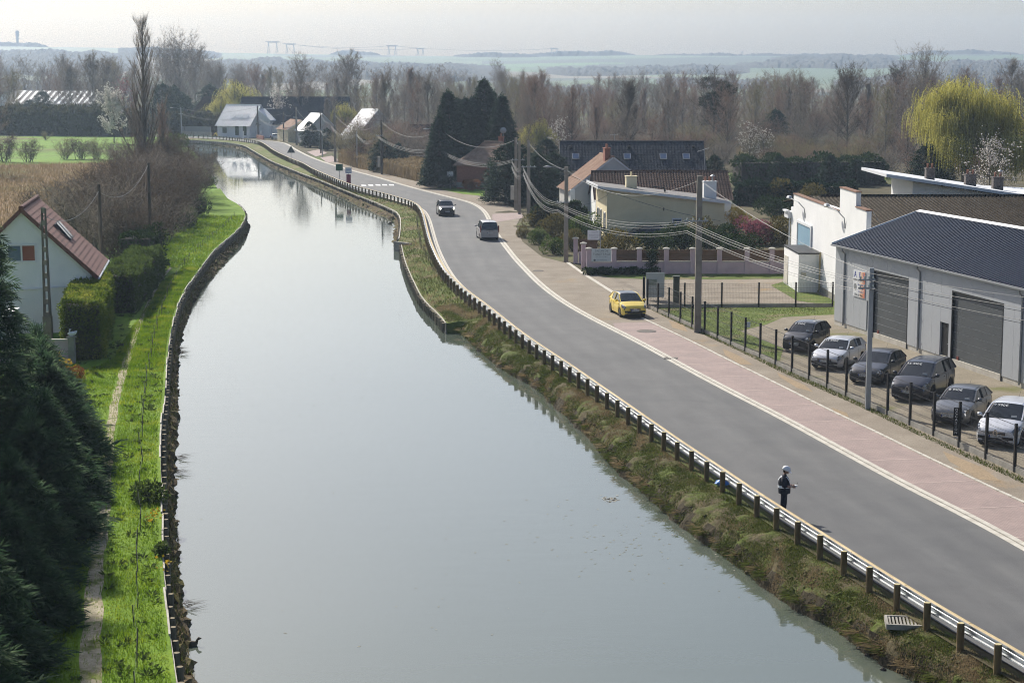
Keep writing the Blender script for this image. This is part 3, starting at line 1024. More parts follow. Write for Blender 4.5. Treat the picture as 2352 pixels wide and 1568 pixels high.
def far_wood(p0, p1, d0, d1, label, hgt=12, seed=0, edge=0.15):
    rs = np.random.RandomState(seed)
    npx = max(8, int((p1 - p0) / 5)); d0, d1, hgt = 1200 + (d0 - 1500) * .418, 1200 + (d1 - 1500) * .418, hgt * .40; nd = max(4, int((d1 - d0) / 22))
    mb = MB()
    rows = []
    for i in range(nd + 1):
        row = []
        for j in range(npx + 1):
            u, v = j / npx, i / nd
            wob = 0.06 * math.sin(j * 0.35 + seed) + 0.05 * math.sin(j * 0.13 + 2 * seed)
            px = p0 + (p1 - p0) * u
            d = d0 + (d1 - d0) * (v + wob * 0.5) + (0.25 * (d1 - d0) * (1 - v) * max(0, 1 - min(u, 1 - u) / 0.18) ** 2)
            e = min(1, (min(u, 1 - u) / 0.25) ** 0.6, max(v, 0.0) / 0.02 if i else 0)
            if i == 0:
                e = 0
            up = -1 + (hgt + rs.normal() * 1.2 + 1.2 * math.sin(px * 0.06 + seed)) * e
            row.append(hill_pt(px, d, up))
        rows.append(row)
    mb.grid(rows)
    o = mb.build('far_wood', M_farwood, None)
    stuff(o, label)
    return o
far_wood(-400, 330, 3300, 5300, 'hazy blue wood covering the hillside at far left', 13, 1)
far_wood(455, 1165, 2600, 4700, 'hazy blue wooded slope above the bare trees at centre', 13, 2)
far_wood(1040, 1240, 6300, 6900, 'thin tree belt on the ridge at centre', 14, 3)
far_wood(760, 880, 6600, 6980, 'small copse on the skyline above the canal', 17, 4)
far_wood(1195, 1460, 6500, 6980, 'tree clump on the skyline behind the dark cypress group', 19, 5)
far_wood(1760, 2060, 5200, 5900, 'dim tree belt on the right hand hillside', 11, 6)
far_wood(2060, 2330, 6500, 6980, 'long dark wood on the skyline at right', 15, 7)
far_wood(-30, 125, 6500, 6980, 'copse around the water tower on the skyline', 17, 8)
far_wood(1150, 1420, 1500, 1900, 'hazy wood edge in the valley at centre right', 10, 9)
far_wood(1500, 1790, 2300, 3000, 'grey blue wood at the foot of the hills', 10, 10)
far_wood(1900, 2700, 2300, 3100, 'grey blue wood at the foot of the hills at far right', 10, 11)
far_wood(-500, 420, 1700, 2300, 'misty wood in the valley at left', 13, 12)

far_wood(1250, 1720, 3600, 4500, 'long hazy wood belt halfway up the hills at right', 11, 13)
far_wood(1680, 2150, 4300, 5000, 'hazy wood belt under the right hand ridge', 11, 14)
far_wood(2050, 2700, 3300, 4600, 'broad hazy wood on the hillside behind the willow', 12, 15)
far_wood(1480, 1960, 6350, 6700, 'thin hedge line just below the right hand ridge', 7, 16)
far_wood(280, 520, 5200, 6300, 'hazy wood on the ridge flank behind the poplar', 12, 17)
# haze: even pale air over the whole place
M_haze, nt, b = new_mat('haze_air')
nt.nodes.remove(b)
vol = nt.nodes.new('ShaderNodeVolumePrincipled')
vol.inputs['Color'].default_value = (0.54, 0.68, 0.87, 1)
vol.inputs['Density'].default_value = HAZE_D
vol.inputs['Anisotropy'].default_value = 0.35
nt.links.new(vol.outputs[0], nt.nodes['Material Output'].inputs['Volume'])
mb = MB()
mb.box((0, 1820, 59), (7000, 3760, 124))
o = mb.build('haze', M_haze, None)
stuff(o, 'thin bluish spring haze in the air')
# ================================================================== buildings
M_glass = pm('window_glass', (0.03, 0.04, 0.05), rough=0.08, spec=0.6)
M_glassb = pm('bluish_glass', (0.10, 0.14, 0.22), rough=0.12, spec=0.6)
M_wframe = pm('white_frame', (0.72, 0.72, 0.72), rough=0.5)
M_dframe = pm('dark_frame', (0.05, 0.05, 0.055), rough=0.5)
M_render = pm('white_render', (0.74, 0.74, 0.73), (0.80, 0.80, 0.78), 0.8, rough=0.9, bmp=0.15, bscale=20)
M_shop = pm('workshop_white', (0.72, 0.72, 0.71), (0.80, 0.80, 0.79), 0.35, rough=0.9, bmp=0.15, bscale=12)
M_cream = pm('cream_render', (0.70, 0.60, 0.38), (0.78, 0.68, 0.45), 0.5, rough=0.9, bmp=0.2, bscale=12)
M_pinkr = pm('pinkish_render', (0.50, 0.41, 0.34), (0.56, 0.47, 0.40), 0.6, rough=0.9)
M_greyr = pm('grey_render', (0.50, 0.49, 0.45), (0.58, 0.56, 0.52), 0.6, rough=0.9)
M_mauve = pm('mauve_render', (0.47, 0.36, 0.385), (0.54, 0.425, 0.445), 0.9, rough=0.9, bmp=0.15, bscale=15)
M_brick = pm('red_brick', (0.24, 0.09, 0.06), (0.32, 0.13, 0.085), 4.0, rough=0.9, bmp=0.2, bscale=16)
M_rtile = pm('red_tile', (0.135, 0.055, 0.042), (0.19, 0.08, 0.06), 1.6, rough=0.75, bmp=0.15)
M_slate = pm('dark_slate_tile', (0.018, 0.023, 0.034), (0.032, 0.039, 0.055), 0.9, rough=0.8, spec=0.08)
M_btile = pm('brown_tile', (0.055, 0.036, 0.030), (0.10, 0.066, 0.054), 1.5, rough=0.9, spec=0.08)
M_otile = pm('orange_tile', (0.30, 0.17, 0.11), (0.40, 0.25, 0.165), 1.2, rough=0.85)
M_hiptile = pm('weathered_tile', (0.27, 0.17, 0.115), (0.38, 0.26, 0.185), 1.6, rough=0.85)
M_ltile = pm('shiny_light_tile', (0.56, 0.57, 0.58), (0.66, 0.67, 0.68), 1.0, rough=0.3, spec=0.9)
M_dtile = pm('dark_blue_roof', (0.025, 0.028, 0.038), (0.038, 0.042, 0.054), 0.6, rough=0.8, spec=.1)
M_felt = pm('roof_felt', (0.16, 0.15, 0.145), (0.21, 0.20, 0.19), 0.8, rough=0.9)
M_trimw = pm('white_trim', (0.70, 0.71, 0.72), rough=0.55)
M_terra = pm('terracotta', (0.30, 0.12, 0.07), (0.36, 0.16, 0.10), 5.0, rough=0.8)
M_metalp = pm('grey_cladding', (0.40, 0.415, 0.43), (0.43, 0.445, 0.46), 0.3, rough=0.5, spec=0.4)
M_door = pm('charcoal_door', (0.075, 0.083, 0.088), (0.088, 0.096, 0.10), 0.6, rough=0.5)
M_black = pm('black_metal', (0.012, 0.013, 0.015), rough=0.5)
M_navyroof = pm('navy_metal_roof', (0.006, 0.018, 0.046), (0.010, 0.026, 0.060), 0.5, rough=0.5, spec=0.22)
def lit_rib_roof():
    m, nt, b = new_mat('fibre_cement_roof')
    v = coords(nt, (1, .3, 1))
    c = ramp(nt, noise(nt, 1.2, 5, .65, v), [(0.3, (0.020, 0.017, 0.014)), (0.7, (0.040, 0.034, 0.027))])
    g = noise(nt, 3.0, 4, .7, coords(nt))
    s_ = nt.nodes.new('ShaderNodeSeparateXYZ'); nt.links.new(coords(nt), s_.inputs[0])
    cr = math_n(nt, 'SINE', math_n(nt, 'MULTIPLY', s_.outputs['X'], 2 * math.pi / 0.30))  # stripes at the rib pitch put lit crests and dark troughs into the colour
    f = math_n(nt, 'MULTIPLY', ramp(nt, cr, [(0.2, (0, 0, 0)), (0.9, (1, 1, 1))]), ramp(nt, g, [(0.35, (0.2, 0.2, 0.2)), (0.6, (1, 1, 1))]))
    c = mixc(nt, f, c, (0.115, 0.10, 0.080))
    nt.links.new(c, b.inputs['Base Color']); b.inputs['Roughness'].default_value = .95; b.inputs['Specular IOR Level'].default_value = .02
    return m
M_asb = lit_rib_roof()
M_asbp = pm('clear_roof_sheet', (0.36, 0.36, 0.32), (0.46, 0.46, 0.41), 1.0, rough=0.5)
M_galv = pm('zinc_grey', (0.34, 0.35, 0.36), rough=0.45, metal=0.5)
M_coping = pm('rusty_coping', (0.15, 0.075, 0.045), (0.22, 0.12, 0.075), 4.0, rough=0.9)
M_shutter = pm('pale_blue_shutter', (0.22, 0.36, 0.46), rough=0.6)
M_plank = pm('brown_plank', (0.10, 0.055, 0.030), (0.165, 0.095, 0.055), 1.2, rough=0.8, bmp=0.3, stretch=(0.25, 1, 2.5))

def window(root, c, n, w, h, fmat=None, panes=1, pmat=None, fw=0.07, sill=False):
    """c centre on the wall face, n outward normal; frame is the part, panes and sill its pieces"""
    n = Vector(n).normalized()
    c = Vector(c)
    t = Vector((0, 0, 1)).cross(n).normalized()
    up = n.cross(t)
    fmat = fmat or M_wframe
    mb = MB()
    for s in (-1, 1):
        p = c + t * (s * (w / 2 - fw / 2)) + n * 0.02
        mb.bar(p - up * h / 2, p + up * h / 2, fw, 0.06, up=t)
        q = c + up * (s * (h / 2 - fw / 2)) + n * 0.022
        mb.bar(q - t * (w / 2), q + t * (w / 2), 0.062, fw)
    for k in range(1, panes):
        p = c + t * (-w / 2 + w * k / panes) + n * 0.02
        mb.bar(p - up * (h / 2 - fw), p + up * (h / 2 - fw), fw, 0.05, up=t)
    f = mb.build('window', fmat, root)
    pmats = pmat if isinstance(pmat, (list, tuple)) else [pmat or M_glass] * panes
    iw = w / panes
    for k in range(panes):
        mb = MB()
        p = c + t * (-w / 2 + iw * (k + 0.5)) + n * 0.006
        mb.bar(p - t * (iw / 2 - fw / 2), p + t * (iw / 2 - fw / 2), 0.01, h - fw)
        mb.build('pane', pmats[k], f)
    if sill:
        mb = MB()
        q = c - up * (h / 2 + 0.05) + n * 0.06
        mb.bar(q - t * (w / 2 + 0.12), q + t * (w / 2 + 0.12), 0.16, 0.08)
        mb.build('sill', M_greyr, f)
    return f

def roof_sheet(mb, p0, eu, length, es, course, pitch, amp, step=0.03, sub=4):
    """tiled slope: p0 eave corner, eu unit along the eave, es vector eave->ridge; waves along the eave, stepped courses up the slope"""
    p0, eu, es = Vector(p0), Vector(eu).normalized(), Vector(es)
    n = eu.cross(es).normalized()
    if n.z < 0:
        n = -n
    rows = []
    nr = max(1, int(round(es.length / course)))
    nc = max(1, int(round(length / pitch))) * sub
    for r in range(nr):
        for e, lift in ((0, step), (1, 0.0)):
            base = p0 + es * ((r + e) / nr) + n * lift
            rows.append([base + eu * (length * j / nc) + n * (amp * math.cos(2 * math.pi * j / sub)) for j in range(nc + 1)])
    mb.grid(rows)
    return mb

def house(root, L, Wd, eave, ridge, wall, roof, course=0.34, pitch=0.3, amp=0.02, over=0.3, gover=0.15, hip=0.0, thick=0.12, rname='roof', wz0=-0.2):
    """ridge along local x; returns the roof part"""
    hx, hy = L / 2, Wd / 2
    mb = MB()
    if hip == 0:
        prof = [(-hy, wz0), (hy, wz0), (hy, eave), (0, ridge - 0.04), (-hy, eave)]
        mb.prism([(-hx, y, z) for y, z in prof], (L, 0, 0))
    else:
        mb.box((0, 0, (eave + wz0) / 2), (L, Wd, eave - wz0))
    mb.build('wall', wall, root)
    sl = (ridge - eave) / hy
    mb = MB()
    for s in (-1, 1):
        e0 = Vector((-(hx + gover), s * (hy + over), eave - sl * over + 0.06))
        top = Vector((-(hx + gover), 0, ridge + 0.06))
        if hip == 0:
            if s == -1:
                roof_sheet(mb, e0, (1, 0, 0), L + 2 * gover, top - e0, course, pitch, amp)
            else:
                roof_sheet(mb, Vector((hx + gover, e0.y, e0.z)), (-1, 0, 0), L + 2 * gover, top - e0, course, pitch, amp)
        else:
            a = Vector((-(hx + over), s * (hy + over), eave - sl * over + 0.06)); b_ = Vector((hx + over, s * (hy + over), eave - sl * over + 0.06))
            r0 = Vector((-(hx - hip), 0, ridge + 0.06)); r1 = Vector((hx - hip, 0, ridge + 0.06))
            nr = max(2, int((a - r0).length / course))
            rows = []
            nn = (b_ - a).cross(r0 - a).normalized() * (1 if s < 0 else -1)
            for r in range(nr):
                for e, lf in ((0, 0.03), (1, 0.0)):
                    t = (r + e) / nr
                    l0, l1 = a.lerp(r0, t), b_.lerp(r1, t)
                    k = int((b_ - a).length / pitch) * 2
                    rows.append([l0.lerp(l1, j / k) + nn * (lf + amp * (1 if j % 2 else -1)) for j in range(k + 1)])
            mb.grid(rows if s < 0 else [list(reversed(q)) for q in rows])
    if hip:
        for s in (-1, 1):
            a = Vector((s * (hx + over), -(hy + over), eave - sl * over + 0.06)); b_ = Vector((s * (hx + over), hy + over, eave - sl * over + 0.06))
            r0 = Vector((s * (hx - hip), 0, ridge + 0.06))
            nr = max(2, int((a - r0).length / course))
            nn = Vector((s, 0, 0.6)).normalized()
            rows = []
            for r in range(nr):
                for e, lf in ((0, 0.03), (1, 0.0)):
                    t = (r + e) / nr
                    l0, l1 = a.lerp(r0, t), b_.lerp(r0, t)
                    k = int((b_ - a).length / pitch) * 2
                    rows.append([l0.lerp(l1, j / k) + nn * (lf + amp * (1 if j % 2 else -1) * (1 - t)) for j in range(k + 1)])
            mb.grid(rows if s > 0 else [list(reversed(q)) for q in rows])
        # soffit
        mb.box((0, 0, eave - sl * over), (L + 2 * over - 0.02, Wd + 2 * over - 0.02, 0.06))
    rf = mb.build(rname, roof, root)
    # ridge tiles
    mb = MB()
    x0, x1 = -(hx + gover) + (hip + gover if hip else 0), (hx + gover) - (hip + gover if hip else 0)
    n = max(2, int((x1 - x0) / 0.45))
    for k in range(n):
        a, b_ = x0 + (x1 - x0) * k / n, x0 + (x1 - x0) * (k + 1) / n
        mb.tube([(a, 0, ridge + 0.05), (b_ + 0.02, 0, ridge + 0.05)], [0.115, 0.10], 7)
    mb.build('ridge_tile', roof, rf)
    if hip == 0:
        mb = MB()
        for s in (-1, 1):
            for sx in (-1, 1):
                x = sx * (hx + gover - 0.03)
                mb.bar((x, s * (hy + over), eave - sl * over - 0.03), (x, 0, ridge - 0.03), 0.05, 0.14)
        mb.build('barge_board', M_trimw if wall is not M_render else roof, rf)
    return rf

def chimney(root, x, y, z0, z1, w, d, mat, pots=2, potmat=None, cowl=False):
    mb = MB()
    mb.box((x, y, (z0 + z1) / 2), (w, d, z1 - z0))
    mb.box((x, y, z1 + 0.04), (w + 0.12, d + 0.12, 0.08))
    c = mb.build('chimney', mat, root)
    for k in range(pots):
        mb = MB()
        px = x - w / 2 + w * (k + 0.5) / pots
        mb.lathe([(0.10, z1 + 0.07), (0.09, z1 + 0.42), (0.115, z1 + 0.43), (0.115, z1 + 0.47)], 10, c=(px, y, 0))
        mb.build('chimney_pot', potmat or M_terra, c)
    if cowl:
        mb = MB()
        mb.lathe([(0.09, z1 + 0.07), (0.09, z1 + 0.5), (0.26, z1 + 0.56), (0.02, z1 + 0.72)], 12, c=(x + w * 0.25, y, 0))
        mb.build('cowl', M_galv, c)
    return c
def skylight(rf, p, eu, es, w, h, frame=None, pane=None, open_=0.0):
    eu, es = Vector(eu).normalized(), Vector(es).normalized()
    n = eu.cross(es).normalized()
    if n.z < 0:
        n = -n
    p = Vector(p)
    mb = MB()
    for s in (-1, 1):
        mb.bar(p + eu * (s * w / 2) - es * (h / 2) + n * 0.06, p + eu * (s * w / 2) + es * (h / 2) + n * 0.06, 0.07, 0.10, up=n)
        mb.bar(p + es * (s * h / 2) - eu * (w / 2) + n * 0.064, p + es * (s * h / 2) + eu * (w / 2) + n * 0.064, 0.07, 0.10, up=n)
    f = mb.build('roof_window', frame or M_galv, rf)
    mb = MB()
    a, b_ = p - es * (h / 2 - 0.03) + n * 0.08, p + es * (h / 2 - 0.03) + n * (0.08 + open_)
    mb.bar(a, b_, w - 0.06, 0.02, up=n)
    mb.build('pane', pane or M_glassb, f)
    return f

# ---------- left house with red roof
t = thing('gable_house', 'white gabled house with red tiled roof beside the left hedge', 'house', (-30.1, 112.2, 0), R(9.1))
mb = MB()
hw, hl, ev, rg = 4.05, 10.0, 3.75, 7.62
mb.prism([(-hw, 0, -0.2), (hw, 0, -0.2), (hw, 0, ev), (0, 0, rg), (-hw, 0, ev)], (0, hl, 0))
mb.build('wall', M_render, t)
sl = (rg - ev) / hw
rp = put('roof', None, t)
NCR = 18
for s in (1, -1):
    e0 = Vector((s * (hw + 0.42), 0, ev - sl * 0.42 + 0.10)); r0 = Vector((0, 0, rg + 0.10))
    nrm = Vector((s * sl, 0, 1)).normalized()
    for k in range(NCR):
        a, b_ = e0.lerp(r0, k / NCR), e0.lerp(r0, (k + 1.12) / NCR)
        mb = MB()
        q = [a + nrm * 0.055, b_ + nrm * 0.02, b_ - nrm * 0.03, a - nrm * 0.005]
        mb.prism([(v.x, -0.28, v.z) for v in q], (0, hl + 0.5, 0))
        mb.build('tile_course', M_rtile, rp)
mb = MB()
for k in range(24):
    a = -0.3 + (hl + 0.55) * k / 24
    mb.tube([(0, a, rg + 0.12), (0, a + (hl + .55) / 24 + 0.03, rg + 0.12)], [0.16, 0.145], 9)
mb.build('ridge_tile', M_rtile, rp)
mb = MB()
for s in (1, -1):
    mb.bar((s * (hw + 0.42), -0.27, ev - sl * 0.42 + 0.0), (0, -0.27, rg + 0.0), 0.05, 0.24)
mb.build('verge_trim', M_rtile, rp)
mb = MB()
mb.tube([(hw + 0.48, -0.3, ev - sl * 0.42 + 0.02), (hw + 0.48, hl + 0.3, ev - sl * 0.42 + 0.02)], 0.07, 8)
mb.build('gutter', M_trimw, t)
window(t, (-0.1, 0, 4.95), (0, -1, 0), 1.75, 1.15, M_wframe, 2, [M_glassb, pm('red_curtain_pane', (0.26, 0.075, 0.04), rough=0.5)], 0.11)
mb = MB()
mb.bar((-4.1, -0.05, 2.55), (4.1, -0.05, 2.9), 0.12, 0.07)
mb.build('string_course', M_trimw, t)
for k, yy in ((0, 4.1), (1, 5.35)):
    p = Vector((hw, yy, ev)).lerp(Vector((0, yy, rg)), 0.52)
    skylight(rp, p + Vector((sl, 0, 1)).normalized() * 0.14, (0, 1, 0), (-1, 0, sl), 0.8, 1.35, M_dframe, M_glassb, 0.16)
# small white shed and garden wall in front of that house
t = thing('garden_shed', 'small pale shed with bright flat roof behind the left conifer', 'shed', (-30.6, 102.5, 0), R(5))
mb = MB(); mb.box((0, 0, 1.1), (4.4, 3.4, 2.2)); mb.build('wall', M_render, t)
mb = MB(); mb.prism([(-2.4, -1.9, 2.2), (2.4, -1.9, 2.45), (2.4, -1.9, 2.57), (-2.4, -1.9, 2.32)], (0, 3.8, 0)); mb.build('roof', M_trimw, t)
window(t, (2.2, 0.3, 1.3), (1, 0, 0), 0.8, 0.9)
gw = thing('garden_wall', 'low mauve garden wall with concrete panels behind the yellow forsythia', 'wall', (0, 0, 0))
a, b_ = U(60, 832), U(158, 832)
for z0_, z1_ in ((-0.2, 0.62), (0.65, 1.25)):
    mb = MB(); mb.bar((a.x - 4, a.y, (z0_ + z1_) / 2), (b_.x, b_.y, (z0_ + z1_) / 2), 0.14, z1_ - z0_); mb.build('panel', M_mauve, gw)
mb = MB(); mb.bar((a.x - 4, a.y, 1.28), (b_.x, b_.y, 1.28), 0.2, 0.06); mb.build('coping', M_kerb, gw)
mb = MB(); mb.box((b_.x + 0.2, b_.y, 0.6), (0.34, 0.34, 1.6)); mb.box((b_.x + 0.2, b_.y, 1.43), (0.46, 0.46, 0.08)); mb.build('pier', M_conc, gw)
# garden statue: bird on the pier, and a chimney shaped ornament with a tiled cap behind
mb = MB()
px_, py_ = b_.x + 0.2, b_.y
mb.tube([(px_ - 0.22, py_, 1.62), (px_ - 0.08, py_, 1.60), (px_ + 0.1, py_, 1.62), (px_ + 0.2, py_, 1.66), (px_ + 0.32, py_, 1.78)], [0.02, 0.11, 0.13, 0.10, 0.02], 8)
mb.tube([(px_ - 0.08, py_, 1.66), (px_ - 0.1, py_, 1.80), (px_ - 0.03, py_, 1.86), (px_ - 0.12, py_, 1.87)], [0.05, 0.035, 0.05, 0.012], 7)
mb.box((px_, py_, 1.50), (0.16, 0.12, 0.08))
tag(mb.build('bird_statue', M_trimw, None, smooth=True), 'white stone bird statue on the garden wall pier', 'statue')
p = U(162, 812)
t = thing('garden_chimney', 'white garden barbecue chimney with a tiled cap beside the hedge', 'barbecue', (p.x, p.y + 1.2, 0))
mb = MB(); mb.lathe([(0.34, 0), (0.34, 0.9), (0.20, 1.25), (0.19, 2.1)], 10); mb.build('flue', M_trimw, t)
mb = MB(); mb.lathe([(0.34, 2.08), (0.28, 2.2), (0.22, 2.24), (0.03, 2.62)], 8); mb.build('cap', M_otile, t)

# ---------- grey metal shed on the right
FC = U(1919.5, 745)
t = thing('metal_shed', 'grey clad workshop shed with navy ribbed roof and two charcoal doors', 'workshop', (FC.x, FC.y, 0), R(-77.2))
LEN, WID, EV, RD = 36.0, 11.3, 5.15, 7.05
mb = MB()
mb.prism([(0.06, 0, 0.3), (0.06, WID, 0.3), (0.06, WID, EV), (0.06, WID / 2, RD), (0.06, 0, EV)], (LEN - 0.12, 0, 0))
mb.f.pop(-5 + 0) if False else None
mb.build('wall', M_metalp, t)
mb = MB(); mb.box((LEN / 2, 0.05, 0.13), (LEN, 0.28, 0.40)); mb.box((0.08, WID / 2, 0.13), (0.28, WID, 0.4)); mb.build('plinth', M_kerb, t)
OPEN = [(5.0, 5.68, 2.15), (5.85, 10.8, 4.15), (15.05, 16.1, 2.2), (16.4, 22.3, 4.1)]
def blocked(x0, x1):
    return max([h for a, b_, h in OPEN if a < x1 - 0.02 and b_ > x0 + 0.02], default=0.0)
edges = sorted(set([0.0, LEN] + [e for a, b_, h in OPEN for e in (a, b_)]))
for e0, e1 in zip(edges[:-1], edges[1:]):
    n = max(1, int(round((e1 - e0) / 1.1)))
    for k in range(n):
        x0, x1 = e0 + (e1 - e0) * k / n, e0 + (e1 - e0) * (k + 1) / n
        h = blocked(x0, x1)
        z0_ = h if h else 0.30
        mb = MB()
        mb.box(((x0 + x1) / 2, -0.06, (z0_ + EV) / 2), (x1 - x0 - 0.012, 0.12, EV - z0_))
        mb.build('cladding_panel', M_metalp, t)
for (x0, x1, h), nm in zip(OPEN, ('door', 'sectional_door', 'door', 'sectional_door')):
    if nm == 'door':
        mb = MB(); mb.box(((x0 + x1) / 2, 0.0, h / 2), (x1 - x0 - 0.04, 0.05, h - 0.02)); d = mb.build('door', M_black, t)
        mb = MB(); mb.box((x1 - 0.12, -0.05, 1.05), (0.12, 0.05, 0.04)); mb.build('handle', M_galv, d)
    else:
        d = put('sectional_door', None, t)
        ns = 9
        for k in range(ns):
            mb = MB(); z0_, z1_ = h * k / ns + 0.012, h * (k + 1) / ns - 0.012
            mb.box(((x0 + x1) / 2, 0.02, (z0_ + z1_) / 2), (x1 - x0 - 0.1, 0.05, z1_ - z0_)); mb.build('door_panel', M_door, d)
        mb = MB()
        mb.box((x0 + 0.04, -0.03, h / 2), (0.10, 0.20, h)); mb.box((x1 - 0.04, -0.03, h / 2), (0.10, 0.20, h)); mb.box(((x0 + x1) / 2, -0.03, h - 0.05), (x1 - x0 - 0.2, 0.20, 0.1))
        mb.build('door_frame', M_black, d)
        for k in range(1, ns):
            mb = MB(); mb.box(((x0 + x1) / 2, 0.015, h * k / ns), (x1 - x0 - 0.1, 0.03, 0.022)); mb.build('seam', M_galv, d)
        mb = MB(); mb.box(((x0 + 0.7), -0.01, 0.28), (0.22, 0.06, 0.5)); mb.build('reflector', pm('dull_red', (0.16, 0.03, 0.02), rough=0.6), d)
# ribbed roof
mb = MB()
for s in (0, 1):
    rows = []
    pitch = 0.333
    n = int((LEN + 0.3) / pitch)
    xs = []
    for k in range(n):
        x = -0.15 + k * pitch
        xs += [(x, 0.0), (x + 0.17, 0.0), (x + 0.20, 0.07), (x + 0.30, 0.07)]
    for yy, zz in ((-0.32 if s == 0 else WID + 0.32, EV - 0.02), (WID / 2, RD + 0.10)):
        rows.append([(x, yy, zz + dz) for x, dz in xs])
    mb.grid(rows if s == 0 else rows[::-1])
rf = mb.build('roof', M_navyroof, t)
mb = MB()
mb.prism([(-0.17, WID / 2 - 0.30, RD + 0.09), (-0.17, WID / 2, RD + 0.20), (-0.17, WID / 2 + 0.30, RD + 0.09), (-0.17, WID / 2, RD + 0.15)], (LEN + 0.34, 0, 0))
mb.build('ridge_cap', M_trimw, rf)
mb = MB()
mb.bar((-0.17, -0.33, EV + 0.02), (-0.17, WID / 2, RD + 0.12), 0.05, 0.16); mb.bar((-0.17, WID + 0.33, EV + 0.02), (-0.17, WID / 2, RD + 0.12), 0.05, 0.16)
mb.build('verge_trim', M_trimw, rf)
mb = MB(); mb.bar((-0.15, -0.36, EV - 0.04), (LEN + 0.15, -0.36, EV - 0.04), 0.13, 0.10); mb.build('gutter', M_galv, t)
for x in (1.55, 12.35, 24.3):
    mb = MB(); mb.tube([(x, -0.36, EV - 0.06), (x, -0.36, EV - 0.25), (x, -0.17, EV - 0.45), (x, -0.17, 0.15)], 0.055, 8)
    for z in (0.9, 2.2, 3.5):
        mb.box((x, -0.17, z), (0.15, 0.15, 0.05))
    mb.build('downpipe', M_galv, t)
# sign on the shed: heat pump firm
sg = thing('wall_sign', 'white and orange company sign with blue letters AFI on the grey shed', 'sign', (FC.x, FC.y, 0), R(-77.2))
SX0, SX1, SZ0, SZ1 = 2.95, 4.75, 2.22, 3.85
mb = MB(); mb.box(((SX0 + SX1) / 2, -0.145, (SZ0 + SZ1) / 2), (SX1 - SX0, 0.03, SZ1 - SZ0)); mb.build('board', M_trimw, sg)
def orange_fade():
    m, nt, b = new_mat('orange_print')
    v = coords(nt)
    s = nt.nodes.new('ShaderNodeSeparateXYZ'); nt.links.new(v, s.inputs[0])
    f = math_n(nt, 'MULTIPLY', math_n(nt, 'SUBTRACT', s.outputs['X'], SX0 + 0.9), 1 / 0.9)
    nt.links.new(ramp(nt, f, [(0.0, (0.70, 0.70, 0.70)), (0.45, (0.72, 0.45, 0.28)), (1.0, (0.55, 0.10, 0.04))]), b.inputs['Base Color'])
    b.inputs['Roughness'].default_value = 0.5
    return m
mb = MB(); mb.box((SX0 + 1.34, -0.162, (SZ0 + SZ1) / 2), (0.88, 0.006, SZ1 - SZ0 - 0.04)); mb.build('colour_band', orange_fade(), sg)
M_blue = pm('blue_print', (0.03, 0.05, 0.32), rough=0.5); M_ink = pm('black_print', (0.02, 0.02, 0.02), rough=0.5)
xd, yd = (1, 0, 0), (0, 0, 1)
yy = -0.168
for ch, x in (('A', 0.32), ('F', 1.0), ('I', 1.6)):
    text_on(sg, ch, 0.52, M_blue, (SX0 + x, yy, SZ1 - 0.27), xd, yd)
text_on(sg, 'POMPES À CHALEUR', 0.20, M_ink, (SX0 + 0.88, yy, SZ1 - 0.60), xd, yd, sx=0.9)
for k, s in enumerate(('INSTALLATION', 'ENTRETIEN', 'DÉPANNAGE')):
    text_on(sg, s, 0.15, M_blue, (SX0 + 1.20, yy, SZ1 - 0.85 - k * 0.22), xd, yd, sx=0.9)
text_on(sg, '07 66 29 98 66', 0.20, M_ink, (SX0 + 0.88, yy, SZ0 + 0.13), xd, yd)
mb = MB(); mb.lathe([(0.21, -0.004), (0.21, 0.0), (0.15, 0.002), (0.09, 0.0), (0.09, 0.003)], 18, axis='y', c=(SX0 + 0.32, yy, SZ1 - 1.02)); mb.build('fan_emblem', M_galv, sg)

# ---------- white workshop with stepped parapet
t = thing('white_workshop', 'white workshop with stepped parapet, blue shutter and dark ribbed roof', 'workshop', (22.3, 146.0, 0), R(-88.6))
FL = 27.6
mb = MB()
mb.prism([(0, 0, -0.2), (FL, 0, -0.2), (FL, 0, 7.05), (24.3, 0, 7.15), (24.3, 0, 8.05), (19.0, 0, 8.05), (19.0, 0, 6.55), (1.0, 0, 6.40), (1.0, 0, 5.35), (0, 0, 5.35)], (0, 0.32, 0))
mb.build('front_wall', M_shop, t)
mb = MB(); mb.box((FL / 2, 0.02, 0.2), (FL, 0.10, 0.55)); mb.build('plinth', M_conc, t)
mb = MB()
for x0, x1, z in ((0.95, 19.0, 6.47), (18.95, 24.35, 8.09), (24.3, FL + .05, 7.12)):
    mb.box(((x0 + x1) / 2, 0.16, z), (x1 - x0, 0.44, 0.07))
mb.build('coping', M_coping, t)
mb = MB(); mb.box((10, 24, 2.4), (16.5, 47, 5.2)); mb.build('rear_wall', M_shop, t)
# recessed shutter
mb = MB()
SW0, SW1, SH0, SH1 = 3.4, 8.9, 2.40, 4.38
for k in range(14):
    z = SH0 + (SH1 - SH0) * (k + 0.5) / 14
    mb.box(((SW0 + SW1) / 2, -0.035, z), (SW1 - SW0, 0.05, (SH1 - SH0) / 14 - 0.02))
sh = mb.build('roller_shutter', M_shutter, t)
mb = MB()
for x in (SW0 - 0.12, SW1 + 0.12):
    mb.box((x, -0.06, (SH0 + SH1) / 2), (0.22, 0.13, SH1 - SH0 + 0.4))
mb.box(((SW0 + SW1) / 2, -0.06, SH1 + 0.1), (SW1 - SW0, 0.13, 0.2))
mb.build('shutter_frame', M_trimw, sh)
